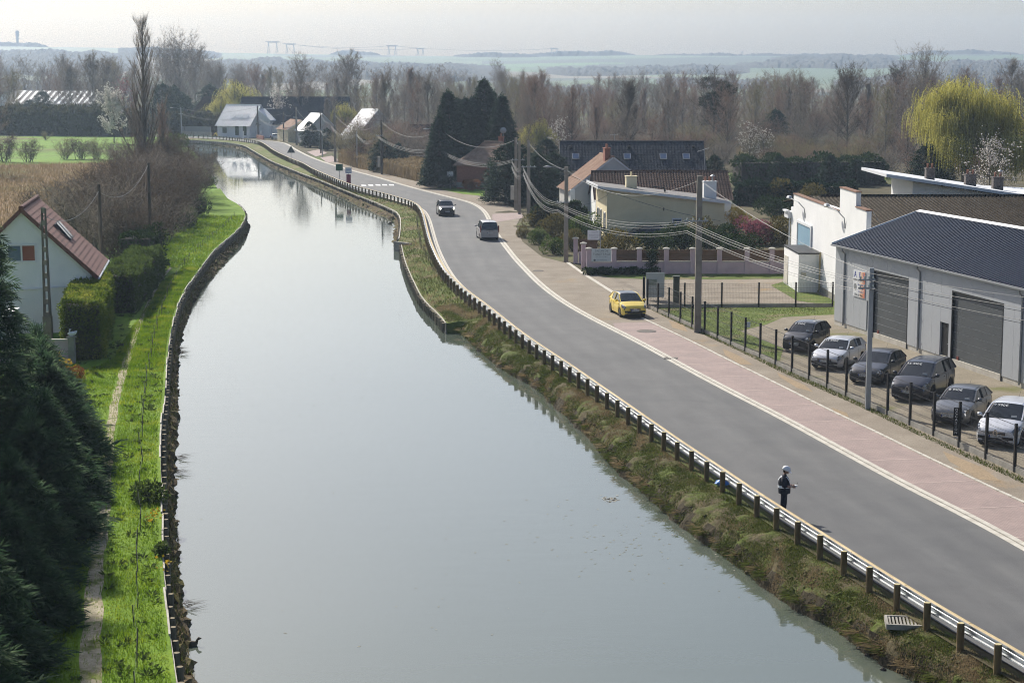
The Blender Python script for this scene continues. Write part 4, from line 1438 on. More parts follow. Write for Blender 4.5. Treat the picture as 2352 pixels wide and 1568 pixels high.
# curved neck floodlights
for x in (2.6, 17.5):
    mb = MB()
    z = 5.55 if x < 5 else 6.0
    mb.tube([(x + 3.6, -0.03, z - 0.6), (x + 3.6, -0.10, z + 0.1), (x + 3.0, -0.45, z + 0.55), (x + 1.7, -0.8, z + 0.75)], 0.035, 6)
    fl = mb.build('lamp_arm', M_galv, t)
    mb = MB(); mb.lathe([(0.03, 0.16), (0.16, 0.12), (0.23, -0.02), (0.18, -0.10), (0.05, -0.12)], 12, c=(0, 0, 0)); mb.v = [(x + 1.2 + a * 1.9, -0.85 + b_, z + 0.80 + c_) for a, b_, c_ in mb.v]
    mb.build('lamp_head', M_galv, fl)
# lean-to porch
mb = MB(); mb.box((9.6, -0.82, 1.3), (6.2, 1.62, 3.0)); pc = mb.build('porch', M_shop, t)
mb = MB(); mb.box((9.6, -0.82, 2.86), (6.35, 1.72, 0.09)); mb.build('porch_roof', M_black, pc)
mb = MB(); mb.box((7.6, -1.64, 1.15), (1.6, 0.06, 2.1)); mb.build('door', M_kerb, pc)
mb = MB(); mb.box((12.74, -1.25, 1.35), (0.08, 0.34, 0.3)); mb.build('meter_box', M_kerb, pc)
mb = MB(); mb.tube([(13.2, -0.12, 3.0), (13.2, -0.16, 2.6), (13.2, -0.16, 0.3), (13.4, -0.3, 0.15)], 0.07, 8); mb.build('drain_pipe', pm('ochre_pipe', (0.34, 0.28, 0.14), rough=0.6), t)
mb = MB(); mb.box((-0.6, 1.2, 4.7), (1.6, 3.0, 0.5)); mb.box((-0.6, -0.3, 5.0), (1.7, 0.3, 0.12)); mb.tube([(-0.05, -0.10, 4.9), (-0.05, -0.10, 0.2)], 0.06, 8); mb.build('lean_to', M_trimw, t)
# fibre cement roof, camera-facing slope, ridge along +X
def wave_roof(mb, x0, x1, ya, za, yb, zb, pitch=0.30, amp=0.07):
    n = int((x1 - x0) / pitch) * 4
    rows = []
    for u in (0, 0.33, 0.66, 1):
        rows.append([(x0 + (x1 - x0) * j / n, ya + (yb - ya) * u, za + (zb - za) * u + amp * math.sin(2 * math.pi * j / 4)) for j in range(n + 1)])
    mb.grid(rows)
wr = thing('ribbed_roof', 'long dark fibre cement roof with two pale clear panels behind the parapet', 'roof', (0, 0, 0))
mb = MB(); wave_roof(mb, 23.2, 75, 127.3, 5.05, 142.3, 6.42); wave_roof(mb, 23.2, 75, 157, 5.0, 142.3, 6.42); s_ = mb.build('roof_sheet', M_asb, wr)
for x in (38.6, 43.4):
    mb = MB(); wave_roof(mb, x, x + 1.25, 130.5, 5.40, 137.0, 6.0); mb.build('clear_panel', M_asbp, wr)
mb = MB()
for k in range(100):
    mb.tube([(24 + k * 0.5, 142.3, 6.47), (24.53 + k * 0.5, 142.3, 6.47)], [0.14, 0.12], 6)
mb.build('ridge_tile', M_asb, wr)

# ---------- annex with white slanting slab roof
t = thing('flat_roof_annex', 'white annex with thin slanting slab roof behind the dark ribbed roof', 'house', (0, 0, 0))
mb = MB(); mb.prism([(35.0, 160, 0), (58, 160, 0), (58, 160, 4.4), (44, 160, 5.15), (35, 160, 6.5)], (0, 9, 0)); mb.build('wall', M_shop, t)
mb = MB(); mb.prism([(32.4, 158.6, 6.98), (43.8, 158.6, 5.30), (58, 158.6, 4.6), (58, 158.6, 4.82), (43.8, 158.6, 5.56), (32.4, 158.6, 7.26)], (0, 11.5, 0)); mb.build('roof', M_trimw, t)
for (px, y0_, y1_, w) in ((2132, 405, 388, 0.75), (2225, 432, 402, 0.95), (2288, 432, 408, 0.9)):
    x = XAT(px, 163)
    chimney(t, x, 163, 4.4, ZAT(y1_, 163), w, 0.7, pm('soot_brick', (0.07, 0.06, 0.055), (0.12, 0.1, 0.09), 4.0), 2, None, px > 2250)

# ---------- cream block with shed roof
t = thing('cream_block', 'cream rendered block with sloping felt roof and one small window', 'house', (9.15, 176.5, 0), R(4.5))
BL, BD = 11.5, 8.5
mb = MB()
mb.prism([(0, 0, -0.2), (BL, 0, -0.2), (BL, 0, 3.45), (0, 0, 4.82)], (0, BD, 0)); mb.build('wall', M_cream, t)
mb = MB()
mb.prism([(-0.85, -0.35, 4.94), (BL + 0.6, -0.35, 3.40), (BL + 0.6, -0.35, 3.55), (-0.85, -0.35, 5.09)], (0, BD + 0.7, 0)); rf = mb.build('roof', M_felt, t)
mb = MB(); mb.bar((-0.88, -0.38, 5.0), (BL + 0.62, -0.38, 3.44), 0.06, 0.26); mb.bar((-0.9, -0.4, 5.02), (-0.9, BD + 0.35, 5.02), 0.08, 0.34); mb.build('fascia', M_trimw, rf)
window(t, (6.85, 0, 1.62), (0, -1, 0), 0.95, 0.72, M_wframe, 1, M_glassb, 0.13, True)
for k, (u, h) in enumerate(((1.4, 2.0), (4.4, 2.2), (6.4, 2.2))):
    window(t, (0, u, 1.5), (-1, 0, 0), 1.1, h, M_wframe, 1, M_glass, 0.14)
mb = MB(); mb.box((5.55, -0.04, 2.85), (0.09, 0.06, 0.3)); mb.box((3.4, -0.05, 0.3), (0.10, 0.08, 0.6)); mb.box((5.8, -0.05, 0.45), (0.10, 0.08, 0.35)); mb.build('wall_bracket', M_black, t)
chimney(t, 3.0, 4.6, 4.3, 5.75, 1.05, 0.8, M_cream, 1, M_cream)
chimney(t, 10.4, 2.2, 3.4, 5.35, 1.25, 0.9, M_render, 3, None, True)
mb = MB(); mb.tube([(6.2, 3.2, 4.2), (6.1, 3.2, 4.75)], 0.09, 8); mb.bar((5.0, 3.2, 4.85), (6.1, 3.2, 4.72), 0.2, 0.10); mb.build('roof_vent', M_black, rf)

# ---------- brown tiled house behind it
t = thing('brown_roof_house', 'low house with dark brown pantile roof behind the cream block', 'house', (15.75, 196, 0), R(1.0))
rf = house(t, 14.2, 9.6, 2.9, 5.45, M_render, M_btile, 0.36, 0.30, 0.035, 0.35, 0.2)
mb = MB()
mb.tube([(5.0, 1.5, 4.6), (5.0, 1.5, 7.9)], 0.03, 6)
for k in range(5):
    mb.bar((4.35 + k * 0.26, 1.1, 7.55 + 0.08 * k), (4.35 + k * 0.26, 1.9, 7.55 + 0.08 * k), 0.035)
mb.bar((4.2, 1.5, 7.5), (5.5, 1.5, 7.9), 0.04)
mb.build('aerial', M_galv, t)
# ---------- grey gable house with orange tile roof
t = thing('grey_gable_house', 'grey gabled house with orange tiles and twin pot brick chimney', 'house', (10.6, 205.5, 0), R(97))
rf = house(t, 8.5, 9.4, 3.15, 6.75, M_greyr, M_otile, 0.34, 0.28, 0.03, 0.3, 0.12)
chimney(t, -2.8, 0.5, 6.2, 7.65, 1.2, 0.6, M_brick, 2)
mb = MB(); mb.box((-4.3, 4.55, 1.75), (0.5, 0.5, 3.0)); mb.build('corner_pillar', M_render, t)
# ---------- long slate roofed house
t = thing('slate_roof_house', 'long house with dark slate roof, pink gable and five roof windows', 'house', (15.6, 240, 0), R(-0.6))
rf = house(t, 18.6, 9.6, 3.55, 6.95, M_pinkr, M_slate, 0.34, 0.40, 0.018, 0.3, 0.1)
for px, py in ((1325, 365), (1444, 362), (1527, 362), (1580, 363), (1700, 370)):
    u = (px - 1290) / 332.0
    z = 5.05 if px < 1600 else 4.4
    if px < 1600:
        skylight(rf, (-9.3 + 18.6 * u, -4.8 * (6.95 - z) / 3.4 - 0.05, z + 0.10), (1, 0, 0), (0, 4.8, 3.4), 0.85, 1.1, M_galv, M_glassb)
for u in (0.07, 0.48, 0.93):
    mb = MB(); mb.box((-9.3 + 18.6 * u, -1.3, 6.35), (0.35, 0.4, 0.35)); mb.build('roof_vent', M_black, rf)
mb = MB(); mb.tube([(-2.2, 0, 6.9), (-2.2, 0, 8.0)], 0.03, 6); mb.bar((-2.8, 0, 7.8), (-1.7, 0, 7.95), 0.04)
for k in range(4):
    mb.bar((-2.7 + k * .28, -.4, 7.85), (-2.7 + k * .28, .4, 7.85), 0.03)
mb.build('aerial', M_galv, t)
# ---------- brick house with hipped roof
t = thing('brick_house', 'red brick house with hipped tile roof and white shutters', 'house', (-2.6, 256, 0), R(-12))
rf = house(t, 8.6, 8.0, 3.55, 6.3, M_brick, M_hiptile, 0.34, 0.3, 0.03, 0.45, 0, hip=3.0)
mb = MB(); mb.box((0, 0, 0.55), (8.7, 8.1, 0.7)); mb.build('plinth', M_conc, t)
for x in (-3.2,):
    window(t, (0.9, -4.0, 2.2), (0, -1, 0), 1.1, 1.7, M_wframe, 1, M_glass, 0.14, True)
for y in (-2.4, 0.0, 2.2):
    window(t, (-4.3, y, 2.25), (-1, 0, 0), 1.3, 1.8, M_wframe, 2, M_glass, 0.18)
mb = MB(); mb.box((-4.9, -1.5, 0.9), (1.0, 4.4, 1.0)); mb.build('terrace', M_pinkr, t)
chimney(t, 0.9, 1.0, 5.6, 7.0, 0.7, 0.6, M_brick, 1)
mb = MB(); mb.tube([(1.2, 1.0, 7.0), (1.2, 1.0, 8.2)], 0.03, 6); mb.lathe([(0.02, 0), (0.42, 0.15), (0.45, 0.17)], 12, axis='y', c=(1.2, 0.9, 7.9)); mb.build('aerial', M_galv, t)
# gate pillars and panel wall in front
t = thing('gate_wall', 'rendered garden wall with two brick gate pillars before the brick house', 'wall', (0, 0, 0))
for px, py in ((1120, 455), (1138, 459)):
    p = U(px, py); mb = MB(); mb.box((p.x, p.y, 1.15), (0.7, 0.6, 2.3)); mb.box((p.x, p.y, 2.34), (0.9, 0.8, 0.10)); mb.build('pillar', M_brick if px > 1130 else M_conc, t)
a, b_ = U(1142, 460), U(1166, 470)
mb = MB(); mb.bar((a.x, a.y, 0.8), (b_.x, b_.y, 0.8), 0.2, 1.6); mb.build('panel', M_conc, t)

# ---------- mauve wall with timber infill
t = thing('mauve_garden_wall', 'mauve garden wall with capped pillars and brown timber infill', 'wall', (0, 0, 0))
wy = U(1349, 629).y
xs0 = [XAT(p, wy, 629) for p in (1352, 1410, 1468, 1530, 1590, 1652, 1715, 1772, 1812)]
for i, x in enumerate(xs0):
    mb = MB(); mb.box((x, wy, 0.97), (0.36, 0.36, 2.05)); pl = mb.build('pillar', M_mauve, t)
    mb = MB(); mb.lathe([(0.29, 1.99), (0.29, 2.06), (0.12, 2.13)], 10, c=(x, wy, 0)); mb.build('pillar_cap', M_kerb, pl)
    if i + 1 < len(xs0):
        x2 = xs0[i + 1]
        mb = MB(); mb.box(((x + x2) / 2, wy, 0.42), (x2 - x - 0.36, 0.20, 1.1)); mb.build('panel', M_mauve, t)
        mb = MB(); mb.box(((x + x2) / 2, wy, 1.0), (x2 - x - 0.37, 0.26, 0.06)); mb.build('coping', M_kerb, t)
        if i > 0:
            for k in range(5):
                mb = MB(); mb.box(((x + x2) / 2, wy + 0.02 * (k % 2), 1.13 + 0.178 * k), (x2 - x - 0.38, 0.04, 0.172)); mb.build('plank', M_plank, t)
# return wall with two further pillars
for px, py in ((1340, 617), (1322, 604)):
    p = U(px, py); mb = MB(); mb.box((p.x, p.y, 1.0), (0.36, 0.36, 2.1)); pl = mb.build('pillar', M_mauve, t)
    mb = MB(); mb.lathe([(0.29, 2.05), (0.29, 2.12), (0.12, 2.19)], 10, c=(p.x, p.y, 0)); mb.build('pillar_cap', M_kerb, pl)
a, b_ = U(1324, 604), U(1372, 603)
mb = MB(); mb.bar((a.x + .2, a.y, 0.42), (b_.x, b_.y, 0.42), 0.2, 1.1); mb.build('panel', M_mauve, t)
for k in range(6):
    mb = MB(); mb.bar((a.x + .2, a.y, 1.09 + 0.17 * k), (b_.x, b_.y, 1.09 + 0.17 * k), 0.04, 0.162); mb.build('plank', M_plank, t)
# signs of the grooming parlour
sg = thing('parlour_sign', 'large white sign board fixed between the first two mauve pillars', 'sign', (xs0[0], wy, 0))
cx_ = (xs0[1] - xs0[0]) / 2
mb = MB(); mb.box((cx_, -0.2, 1.52), (xs0[1] - xs0[0] - 0.42, 0.03, 1.02)); mb.build('board', pm('pale_sign', (0.56, 0.60, 0.60), rough=0.5), sg)
M_gprint = pm('grey_green_print', (0.10, 0.13, 0.13), rough=0.6)
text_on(sg, 'SALON DE', 0.22, M_gprint, (cx_, -0.22, 1.86), xd, yd)
text_on(sg, 'TOILETTAGE', 0.24, M_gprint, (cx_, -0.22, 1.60), xd, yd)
text_on(sg, 'chiens chats et rongeurs', 0.10, M_gprint, (cx_, -0.22, 1.42), xd, yd)
text_on(sg, 'sur rendez-vous', 0.12, M_gprint, (cx_ + 0.05, -0.22, 1.13), xd, yd)
mb = MB(); mb.lathe([(0.09, -0.004), (0.09, 0.004)], 10, axis='y', c=(cx_ - 0.55, -0.22, 1.13)); mb.build('emblem', M_gprint, sg)
p = U(1372, 612)
sg = thing('hanging_sign', 'small white sign on a post above the mauve wall', 'sign', (p.x, p.y, 0))
mb = MB(); mb.tube([(0.25, 0, 0), (0.25, 0, 3.3)], 0.04, 8); mb.build('post', M_galv, sg)
mb = MB(); mb.box((-0.33, -0.03, 2.62), (1.0, 0.03, 0.80)); mb.build('board', M_trimw, sg)
mb = MB(); mb.box((0.0, 0, 3.22), (1.3, 0.06, 0.07)); mb.build('bracket', M_black, sg)
for k, (s, z) in enumerate((('SALON', 2.86), ('TOILETTAGE', 2.60), ('CHIENS', 2.40))):
    text_on(sg, s, 0.16, pm('pale_grey_print', (0.38, 0.36, 0.42)), (-0.25, -0.05, z), xd, yd)

# ---------- far village
def far_house(px, base_y, label, L, Wd, ev, rg, rz, wall, roof, dx=0, **k):
    p = U(px, base_y)
    t = thing('village_house', label, 'house', (p.x + dx, p.y, 0), R(rz))
    rf = house(t, L, Wd, ev, rg, wall, roof, 0.6, 0.7, 0.03, **k)
    return t, rf
p = U(555, 316)
t = thing('village_house', 'white house with shining pale roof at the canal bend', 'house', (p.x, p.y + 4.5, 0), R(-24))
rf = house(t, 9.4, 9.6, 3.3, 7.9, M_render, M_ltile, 0.45, 0.5, 0.03, 0.6, 0.35)
mb = MB(); mb.box((6.5, 2.2, 2.0), (4.0, 8.0, 4.2)); mb.build('side_wing', M_render, t)
mb = MB(); mb.prism([(4.9, -2.0, 4.0), (8.9, -2.0, 4.0), (8.9, -2.0, 4.25), (4.9, -2.0, 7.0)], (0, 8.4, 0)); mb.build('wing_roof', M_render, t)
for x in (-2.6, 1.0, 3.2):
    window(t, (x, -4.8, 1.7), (0, -1, 0), 1.2 if x < 0 else 1.0, 1.3 if x < 0 else 2.3, M_dframe, 1, M_glass)
for x in (-1.2, 0.9, 2.6):
    skylight(rf, (x, -3.05, 5.1), (1, 0, 0), (0, 4.8, 4.6), 0.8, 1.2, M_trimw, M_ltile)
p = U(675, 318)
t = thing('village_house', 'big house with long dark blue roof behind the white house', 'house', (p.x - 2, p.y + 22, 0), R(-3))
house(t, 27, 13, 3.6, 9.6, M_render, M_dtile, 0.6, 0.8, 0.02, 0.5, 0.3)
p = U(610, 318)
t = thing('village_house', 'dark roofed house wing with white gables beside the pale roof', 'house', (p.x + 3, p.y + 10, 0), R(-3))
house(t, 13, 7, 3.4, 6.8, M_render, M_dtile, 0.6, 0.8, 0.02, 0.4, 0.2)
p = U(668, 325)
t = thing('village_house', 'low cream house with bleached orange roof near the far poles', 'house', (p.x + 1, p.y + 2, 0), R(112))
house(t, 9.5, 6.4, 2.9, 4.9, M_cream, M_otile, 0.45, 0.5, 0.03, 0.35, 0.2)
p = U(722, 330)
t = thing('village_house', 'small house with sunlit pale roof among the far conifers', 'house', (p.x, p.y + 6, 0), R(112))
house(t, 9, 7.5, 2.9, 6.6, M_greyr, M_ltile, 0.45, 0.5, 0.03, 0.3, 0.2)
p = U(845, 345)
t = thing('village_house', 'steep roofed house half hidden by bare trees behind the reeds', 'house', (p.x, p.y + 8, 0), R(116))
house(t, 9, 9.5, 3.0, 8.2, M_greyr, M_ltile, 0.45, 0.5, 0.03, 0.3, 0.2)
p = U(960, 355)
t = thing('village_house', 'small brown roofed brick cottage left of the cypress group', 'house', (p.x + 0.5, p.y + 5, 0), R(-6))
house(t, 5.2, 5.0, 3.0, 5.6, M_pinkr, M_btile, 0.4, 0.4, 0.03, 0.3, 0.1)
t = thing('garden_pergola', 'pale open pergola frame beside a dark trailer behind the reeds', 'pergola', U(950, 372), 0)
mb = MB()
for x in (-2.6, -0.9, 0.9, 2.6):
    for y in (-1.2, 1.2):
        mb.box((x, y, 1.3), (0.10, 0.10, 2.6))
for k in range(11):
    mb.bar((-2.8 + k * 0.56, -1.5, 2.66), (-2.8 + k * .56, 1.5, 2.66), 0.08)
mb.bar((-2.9, -1.2, 2.6), (2.9, -1.2, 2.6), 0.10); mb.bar((-2.9, 1.2, 2.6), (2.9, 1.2, 2.6), 0.10)
mb.build('frame', M_galv, t)
p = U(945, 387)
t = thing('trailer', 'dark covered trailer standing in the garden behind the reeds', 'trailer', p, R(5))
mb = MB(); mb.prism([(-2.6, -1, 0.6), (2.6, -1, 0.6), (2.6, -1, 1.7), (2.2, -1, 2.1), (-2.2, -1, 2.1), (-2.6, -1, 1.7)], (0, 2, 0)); mb.build('body', M_black, t)
for x in (-1.2, 1.2):
    mb = MB(); mb.lathe([(0.36, -0.1), (0.36, 0.1)], 14, axis='y', c=(x, -1.05, 0.36)); mb.build('wheel', M_black, t)
# dim roofs at the canal end
p = U(455, 308)
t = thing('village_house', 'brown hipped roof house in shade at the end of the canal', 'house', (p.x, p.y + 25, 0), R(-4))
house(t, 12, 10, 3.6, 9.2, M_greyr, M_btile, 0.6, 0.7, 0.03, 0.5, 0, hip=3.5)
a, b_ = U(418, 311), U(485, 312.5)
t = thing('metal_gate', 'long grey panel gate on a pale base wall at the canal end', 'gate', (0, 0, 0))
n = 12
for k in range(n):
    p0, p1 = a.lerp(b_, k / n), a.lerp(b_, (k + 0.97) / n)
    mb = MB(); mb.bar((p0.x, p0.y, 1.65), (p1.x, p1.y, 1.65), 0.08, 1.3); mb.build('panel', M_galv, t)
mb = MB(); mb.bar((a.x, a.y, 0.5), (b_.x, b_.y, 0.5), 0.3, 1.0); mb.build('base_wall', M_kerb, t)
# stone pillars and low wall by the white house
t = thing('low_wall', 'low brick wall with white gate pillars before the white house', 'wall', (0, 0, 0))
a, b_ = U(562, 318), U(606, 321)
mb = MB(); mb.bar((a.x + 3, a.y, 0.4), (b_.x, b_.y, 0.4), 0.25, 0.9); mb.build('panel', M_brick, t)
for px in (558, 570, 600):
    p = U(px, 318.5); mb = MB(); mb.box((p.x, p.y - 0.3, 0.9), (0.5, 0.5, 1.8)); mb.build('pillar', M_render, t)

# industrial sheds at far left
p = U(150, 272)
t = thing('industrial_shed', 'long low warehouse with white ribbed skylight roof at far left', 'warehouse', (p.x, p.y, 0), R(2))
mb = MB(); mb.box((0, 8, 2.4), (38, 26, 4.8)); mb.build('wall', M_greyr, t)
mb = MB(); mb.prism([(-19.5, -6, 4.9), (-19.5, 8, 9.4), (-19.5, 22, 4.9)], (39, 0, 0)); rf = mb.build('roof', M_felt, t)
for k in range(16):
    x = -17 + k * 2.2
    mb = MB(); mb.poly([(x, -5.6, 5.14), (x + 0.9, -5.6, 5.14), (x + 2.2, 7.4, 9.35), (x + 1.3, 7.4, 9.35)]); mb.build('roof_light', M_trimw, rf)
mb = MB(); mb.box((-13, -5.08, 3.3), (9, 0.1, 1.2)); mb.build('red_panel', pm('faded_red', (0.35, 0.06, 0.05), rough=0.6), t)
text_on(t, 'TCB', 2.0, M_ink, (5, -5.1, 3.2), xd, yd)
p = U(20, 268)
t = thing('industrial_shed', 'grey gabled warehouse at the left edge beyond the pasture', 'warehouse', (p.x, p.y + 10, 0), R(4))
mb = MB(); mb.prism([(-24, -6, 0), (24, -6, 0), (24, -6, 5.0), (0, -6, 8.6), (-24, -6, 5.0)], (0, 24, 0)); mb.build('wall', M_render, t)
mb = MB(); mb.prism([(-24.6, -6.5, 5.0), (0, -6.5, 8.7), (24.6, -6.5, 5.0), (24.6, -6.5, 5.35), (0, -6.5, 9.1), (-24.6, -6.5, 5.35)], (0, 25, 0)); mb.build('roof', M_galv, t)
mb = MB(); mb.box((6, -6.15, 3.6), (16, 0.2, 0.9)); mb.build('name_band', M_galv, t)
p = U(232, 268)
t = thing('industrial_shed', 'small dark shed between the warehouse and the tall poplar', 'shed', (p.x, p.y + 20, 0), 0)
mb = MB(); mb.box((0, 5, 3.5), (13, 9, 7.0)); mb.build('wall', pm('dark_shed', (0.08, 0.08, 0.09)), t)
for x in (-3, 3):
    window(t, (x, 0.5, 4.6), (0, -1, 0), 2.0, 2.0)
# water tower and pylons on the skyline
def at_hill(px, d=3455.0):
    return Vector(hill_pt(px, d))
q = at_hill(55)
t = thing('water_tower', 'tall tower with ringed platforms on the left skyline', 'tower', q)
t.scale = (.42, .42, .5)
mb = MB(); mb.lathe([(5.5, 0), (5.2, 34), (5.2, 35)], 14); mb.lathe([(7.5, 35), (7.5, 53), (7, 57), (1, 58)], 14); mb.build('shaft', M_conc, t)
mb = MB()
for z in (27, 40, 50):
    mb.lathe([(7, z), (10.5, z + .5), (10.5, z + 1.5), (7, z + 2)], 14)
mb.build('platform', M_conc, t)
for k in range(3):
    mb = MB(); mb.tube([(-3 + 3 * k, 0, 57), (-3 + 3 * k, 0, 64 - 2 * k)], .4, 5); mb.build('antenna', M_conc, t)
def pylon(px, ytop, sc, label, vee=False):
    d = 3330.0
    q = at_hill(px, d)
    h = (CAMZ + (YH - ytop) / FOC * d) - q.z
    t = thing('pylon', label, 'pylon', q, 0, 'power pylons along the ridge')
    mb = MB()
    w = h * 0.34
    r = 0.40
    if vee:
        mb.tube([(-1.5, 0, 0), (0, 0, h * 0.6)], r, 4); mb.tube([(1.5, 0, 0), (0, 0, h * 0.6)], r, 4)
        mb.tube([(0, 0, h * 0.55), (-w, 0, h)], r, 4); mb.tube([(0, 0, h * 0.55), (w, 0, h)], r, 4); mb.tube([(-w * 1.5, 0, h * 0.94), (w * 1.5, 0, h * 0.94)], r, 4)
    else:
        for s in (-1, 1):
            mb.tube([(s * w - 2, 0, 0), (s * w, 0, h)], r, 4); mb.tube([(s * w + 2, 0, 0), (s * w, 0, h)], r, 4)
            for k in range(4):
                z = h * k / 4; u = 2 * (1 - k / 4)
                mb.tube([(s * w - u, 0, z), (s * w + 2 * (1 - (k + 1) / 4), 0, h * (k + 1) / 4)], r * 0.6, 4)
        mb.tube([(-w * 1.75, 0, h * 0.97), (w * 1.75, 0, h * 0.97)], r * 1.3, 4); mb.tube([(-w * 1.2, 0, h * 0.9), (w * 1.2, 0, h * 0.9)], r * .9, 4)
    mb.build('lattice', M_galv, t)
    return q + Vector((0, 0, h * 0.95))
py = [pylon(633, 97, 1, 'twin legged power pylon on the ridge, leftmost of four'), pylon(673, 102, 1, 'slim twin legged pylon just right of the leftmost pylon'),
      pylon(904, 106, 1, 'twin legged power pylon on the ridge above the middle of the canal'), pylon(968, 112, 1, 'small twin legged pylon right of the central one'),
      pylon(1272, 112, 1, 'pylon standing among the skyline trees behind the cypresses'), pylon(1698, 120, 1, 'vee shaped pylon on the ridge above the bare wood', True), pylon(2185, 121, 1, 'faint vee shaped pylon on the right skyline', True)]
M_wirefar = M_dframe
for i, (p, q) in enumerate(((py[0], py[2]), (py[1], py[3]), (py[2], py[4]))):
    mb = MB()
    pts = [p.lerp(q, k / 14) - Vector((0, 0, 1)) * 6 * 4 * (k / 14) * (1 - k / 14) for k in range(15)]
    mb.tube(pts, 0.22, 4)
    tag(mb.build('power_line', M_wirefar, None), ('thin power line strung from the leftmost pylon along the ridge', 'thin power line between the two slimmer ridge pylons', 'thin power line from the central pylon towards the skyline trees')[i], 'power line')
# ================================================================== vegetation
M_bark = pm('grey_bark', (0.11, 0.095, 0.075), (0.17, 0.15, 0.12), 3.0, rough=0.95, stretch=(1, 1, 0.3))
M_barkd = pm('dark_bark', (0.05, 0.042, 0.034), (0.085, 0.072, 0.058), 3.0, rough=0.95, stretch=(1, 1, 0.3))
def twigmat(name, a, b_):
    return leafmat(name, a, b_, 0.38, 0.4, 0.95)
TW = [twigmat('grey_brown_twigs', (0.135, 0.115, 0.098), (0.21, 0.182, 0.155)), twigmat('reddish_twigs', (0.155, 0.105, 0.083), (0.235, 0.165, 0.13)),
      twigmat('olive_twigs', (0.155, 0.135, 0.078), (0.23, 0.20, 0.118)), twigmat('dark_twigs', (0.068, 0.053, 0.042), (0.115, 0.09, 0.072))]
L_con = leafmat('conifer_green', (0.012, 0.026, 0.016), (0.024, 0.048, 0.026), 0.18, 0.9, c=(0.048, 0.078, 0.038))
L_conl = leafmat('cypress_spray', (0.020, 0.045, 0.024), (0.045, 0.085, 0.042), 0.5, 1.3, c=(0.19, 0.25, 0.135))
L_hedge = leafmat('hedge_leaf', (0.06, 0.10, 0.014), (0.14, 0.19, 0.025), 0.4, 0.8, c=(0.42, 0.40, 0.075))
L_dark = leafmat('ivy_leaf', (0.018, 0.036, 0.012), (0.035, 0.06, 0.02), 0.25, 0.8, c=(0.06, 0.09, 0.03))
L_shrub = leafmat('shrub_leaf', (0.05, 0.08, 0.018), (0.085, 0.125, 0.03), 0.35, 0.8, c=(0.14, 0.17, 0.05))
L_olive = leafmat('olive_shrub', (0.085, 0.075, 0.025), (0.135, 0.115, 0.04), 0.35, 0.8, c=(0.20, 0.16, 0.06))
L_willow = leafmat('willow_leaf', (0.28, 0.265, 0.06), (0.41, 0.385, 0.095), 0.5, 0.5, c=(0.54, 0.49, 0.15))
L_blos = leafmat('white_blossom', (0.45, 0.42, 0.38), (0.62, 0.58, 0.54), 0.4, 1.5)
L_pink = leafmat('pink_blossom', (0.20, 0.06, 0.08), (0.36, 0.14, 0.17), 0.35, 1.5)
L_yel = leafmat('forsythia', (0.42, 0.27, 0.02), (0.60, 0.42, 0.04), 0.35, 2.0)
L_rust = leafmat('rust_leaf', (0.16, 0.06, 0.02), (0.26, 0.11, 0.035), 0.35, 2.0)
L_grass = leafmat('grass_blade', (0.075, 0.15, 0.010), (0.17, 0.27, 0.016), 0.5, 0.55, c=(0.36, 0.38, 0.045))
L_dry = leafmat('dry_grass', (0.16, 0.115, 0.06), (0.26, 0.195, 0.11), 0.35, 0.6, c=(0.36, 0.29, 0.17))
L_bankg = leafmat('bank_tuft', (0.05, 0.062, 0.013), (0.085, 0.11, 0.02), 0.35, 1.2, c=(0.15, 0.145, 0.05))

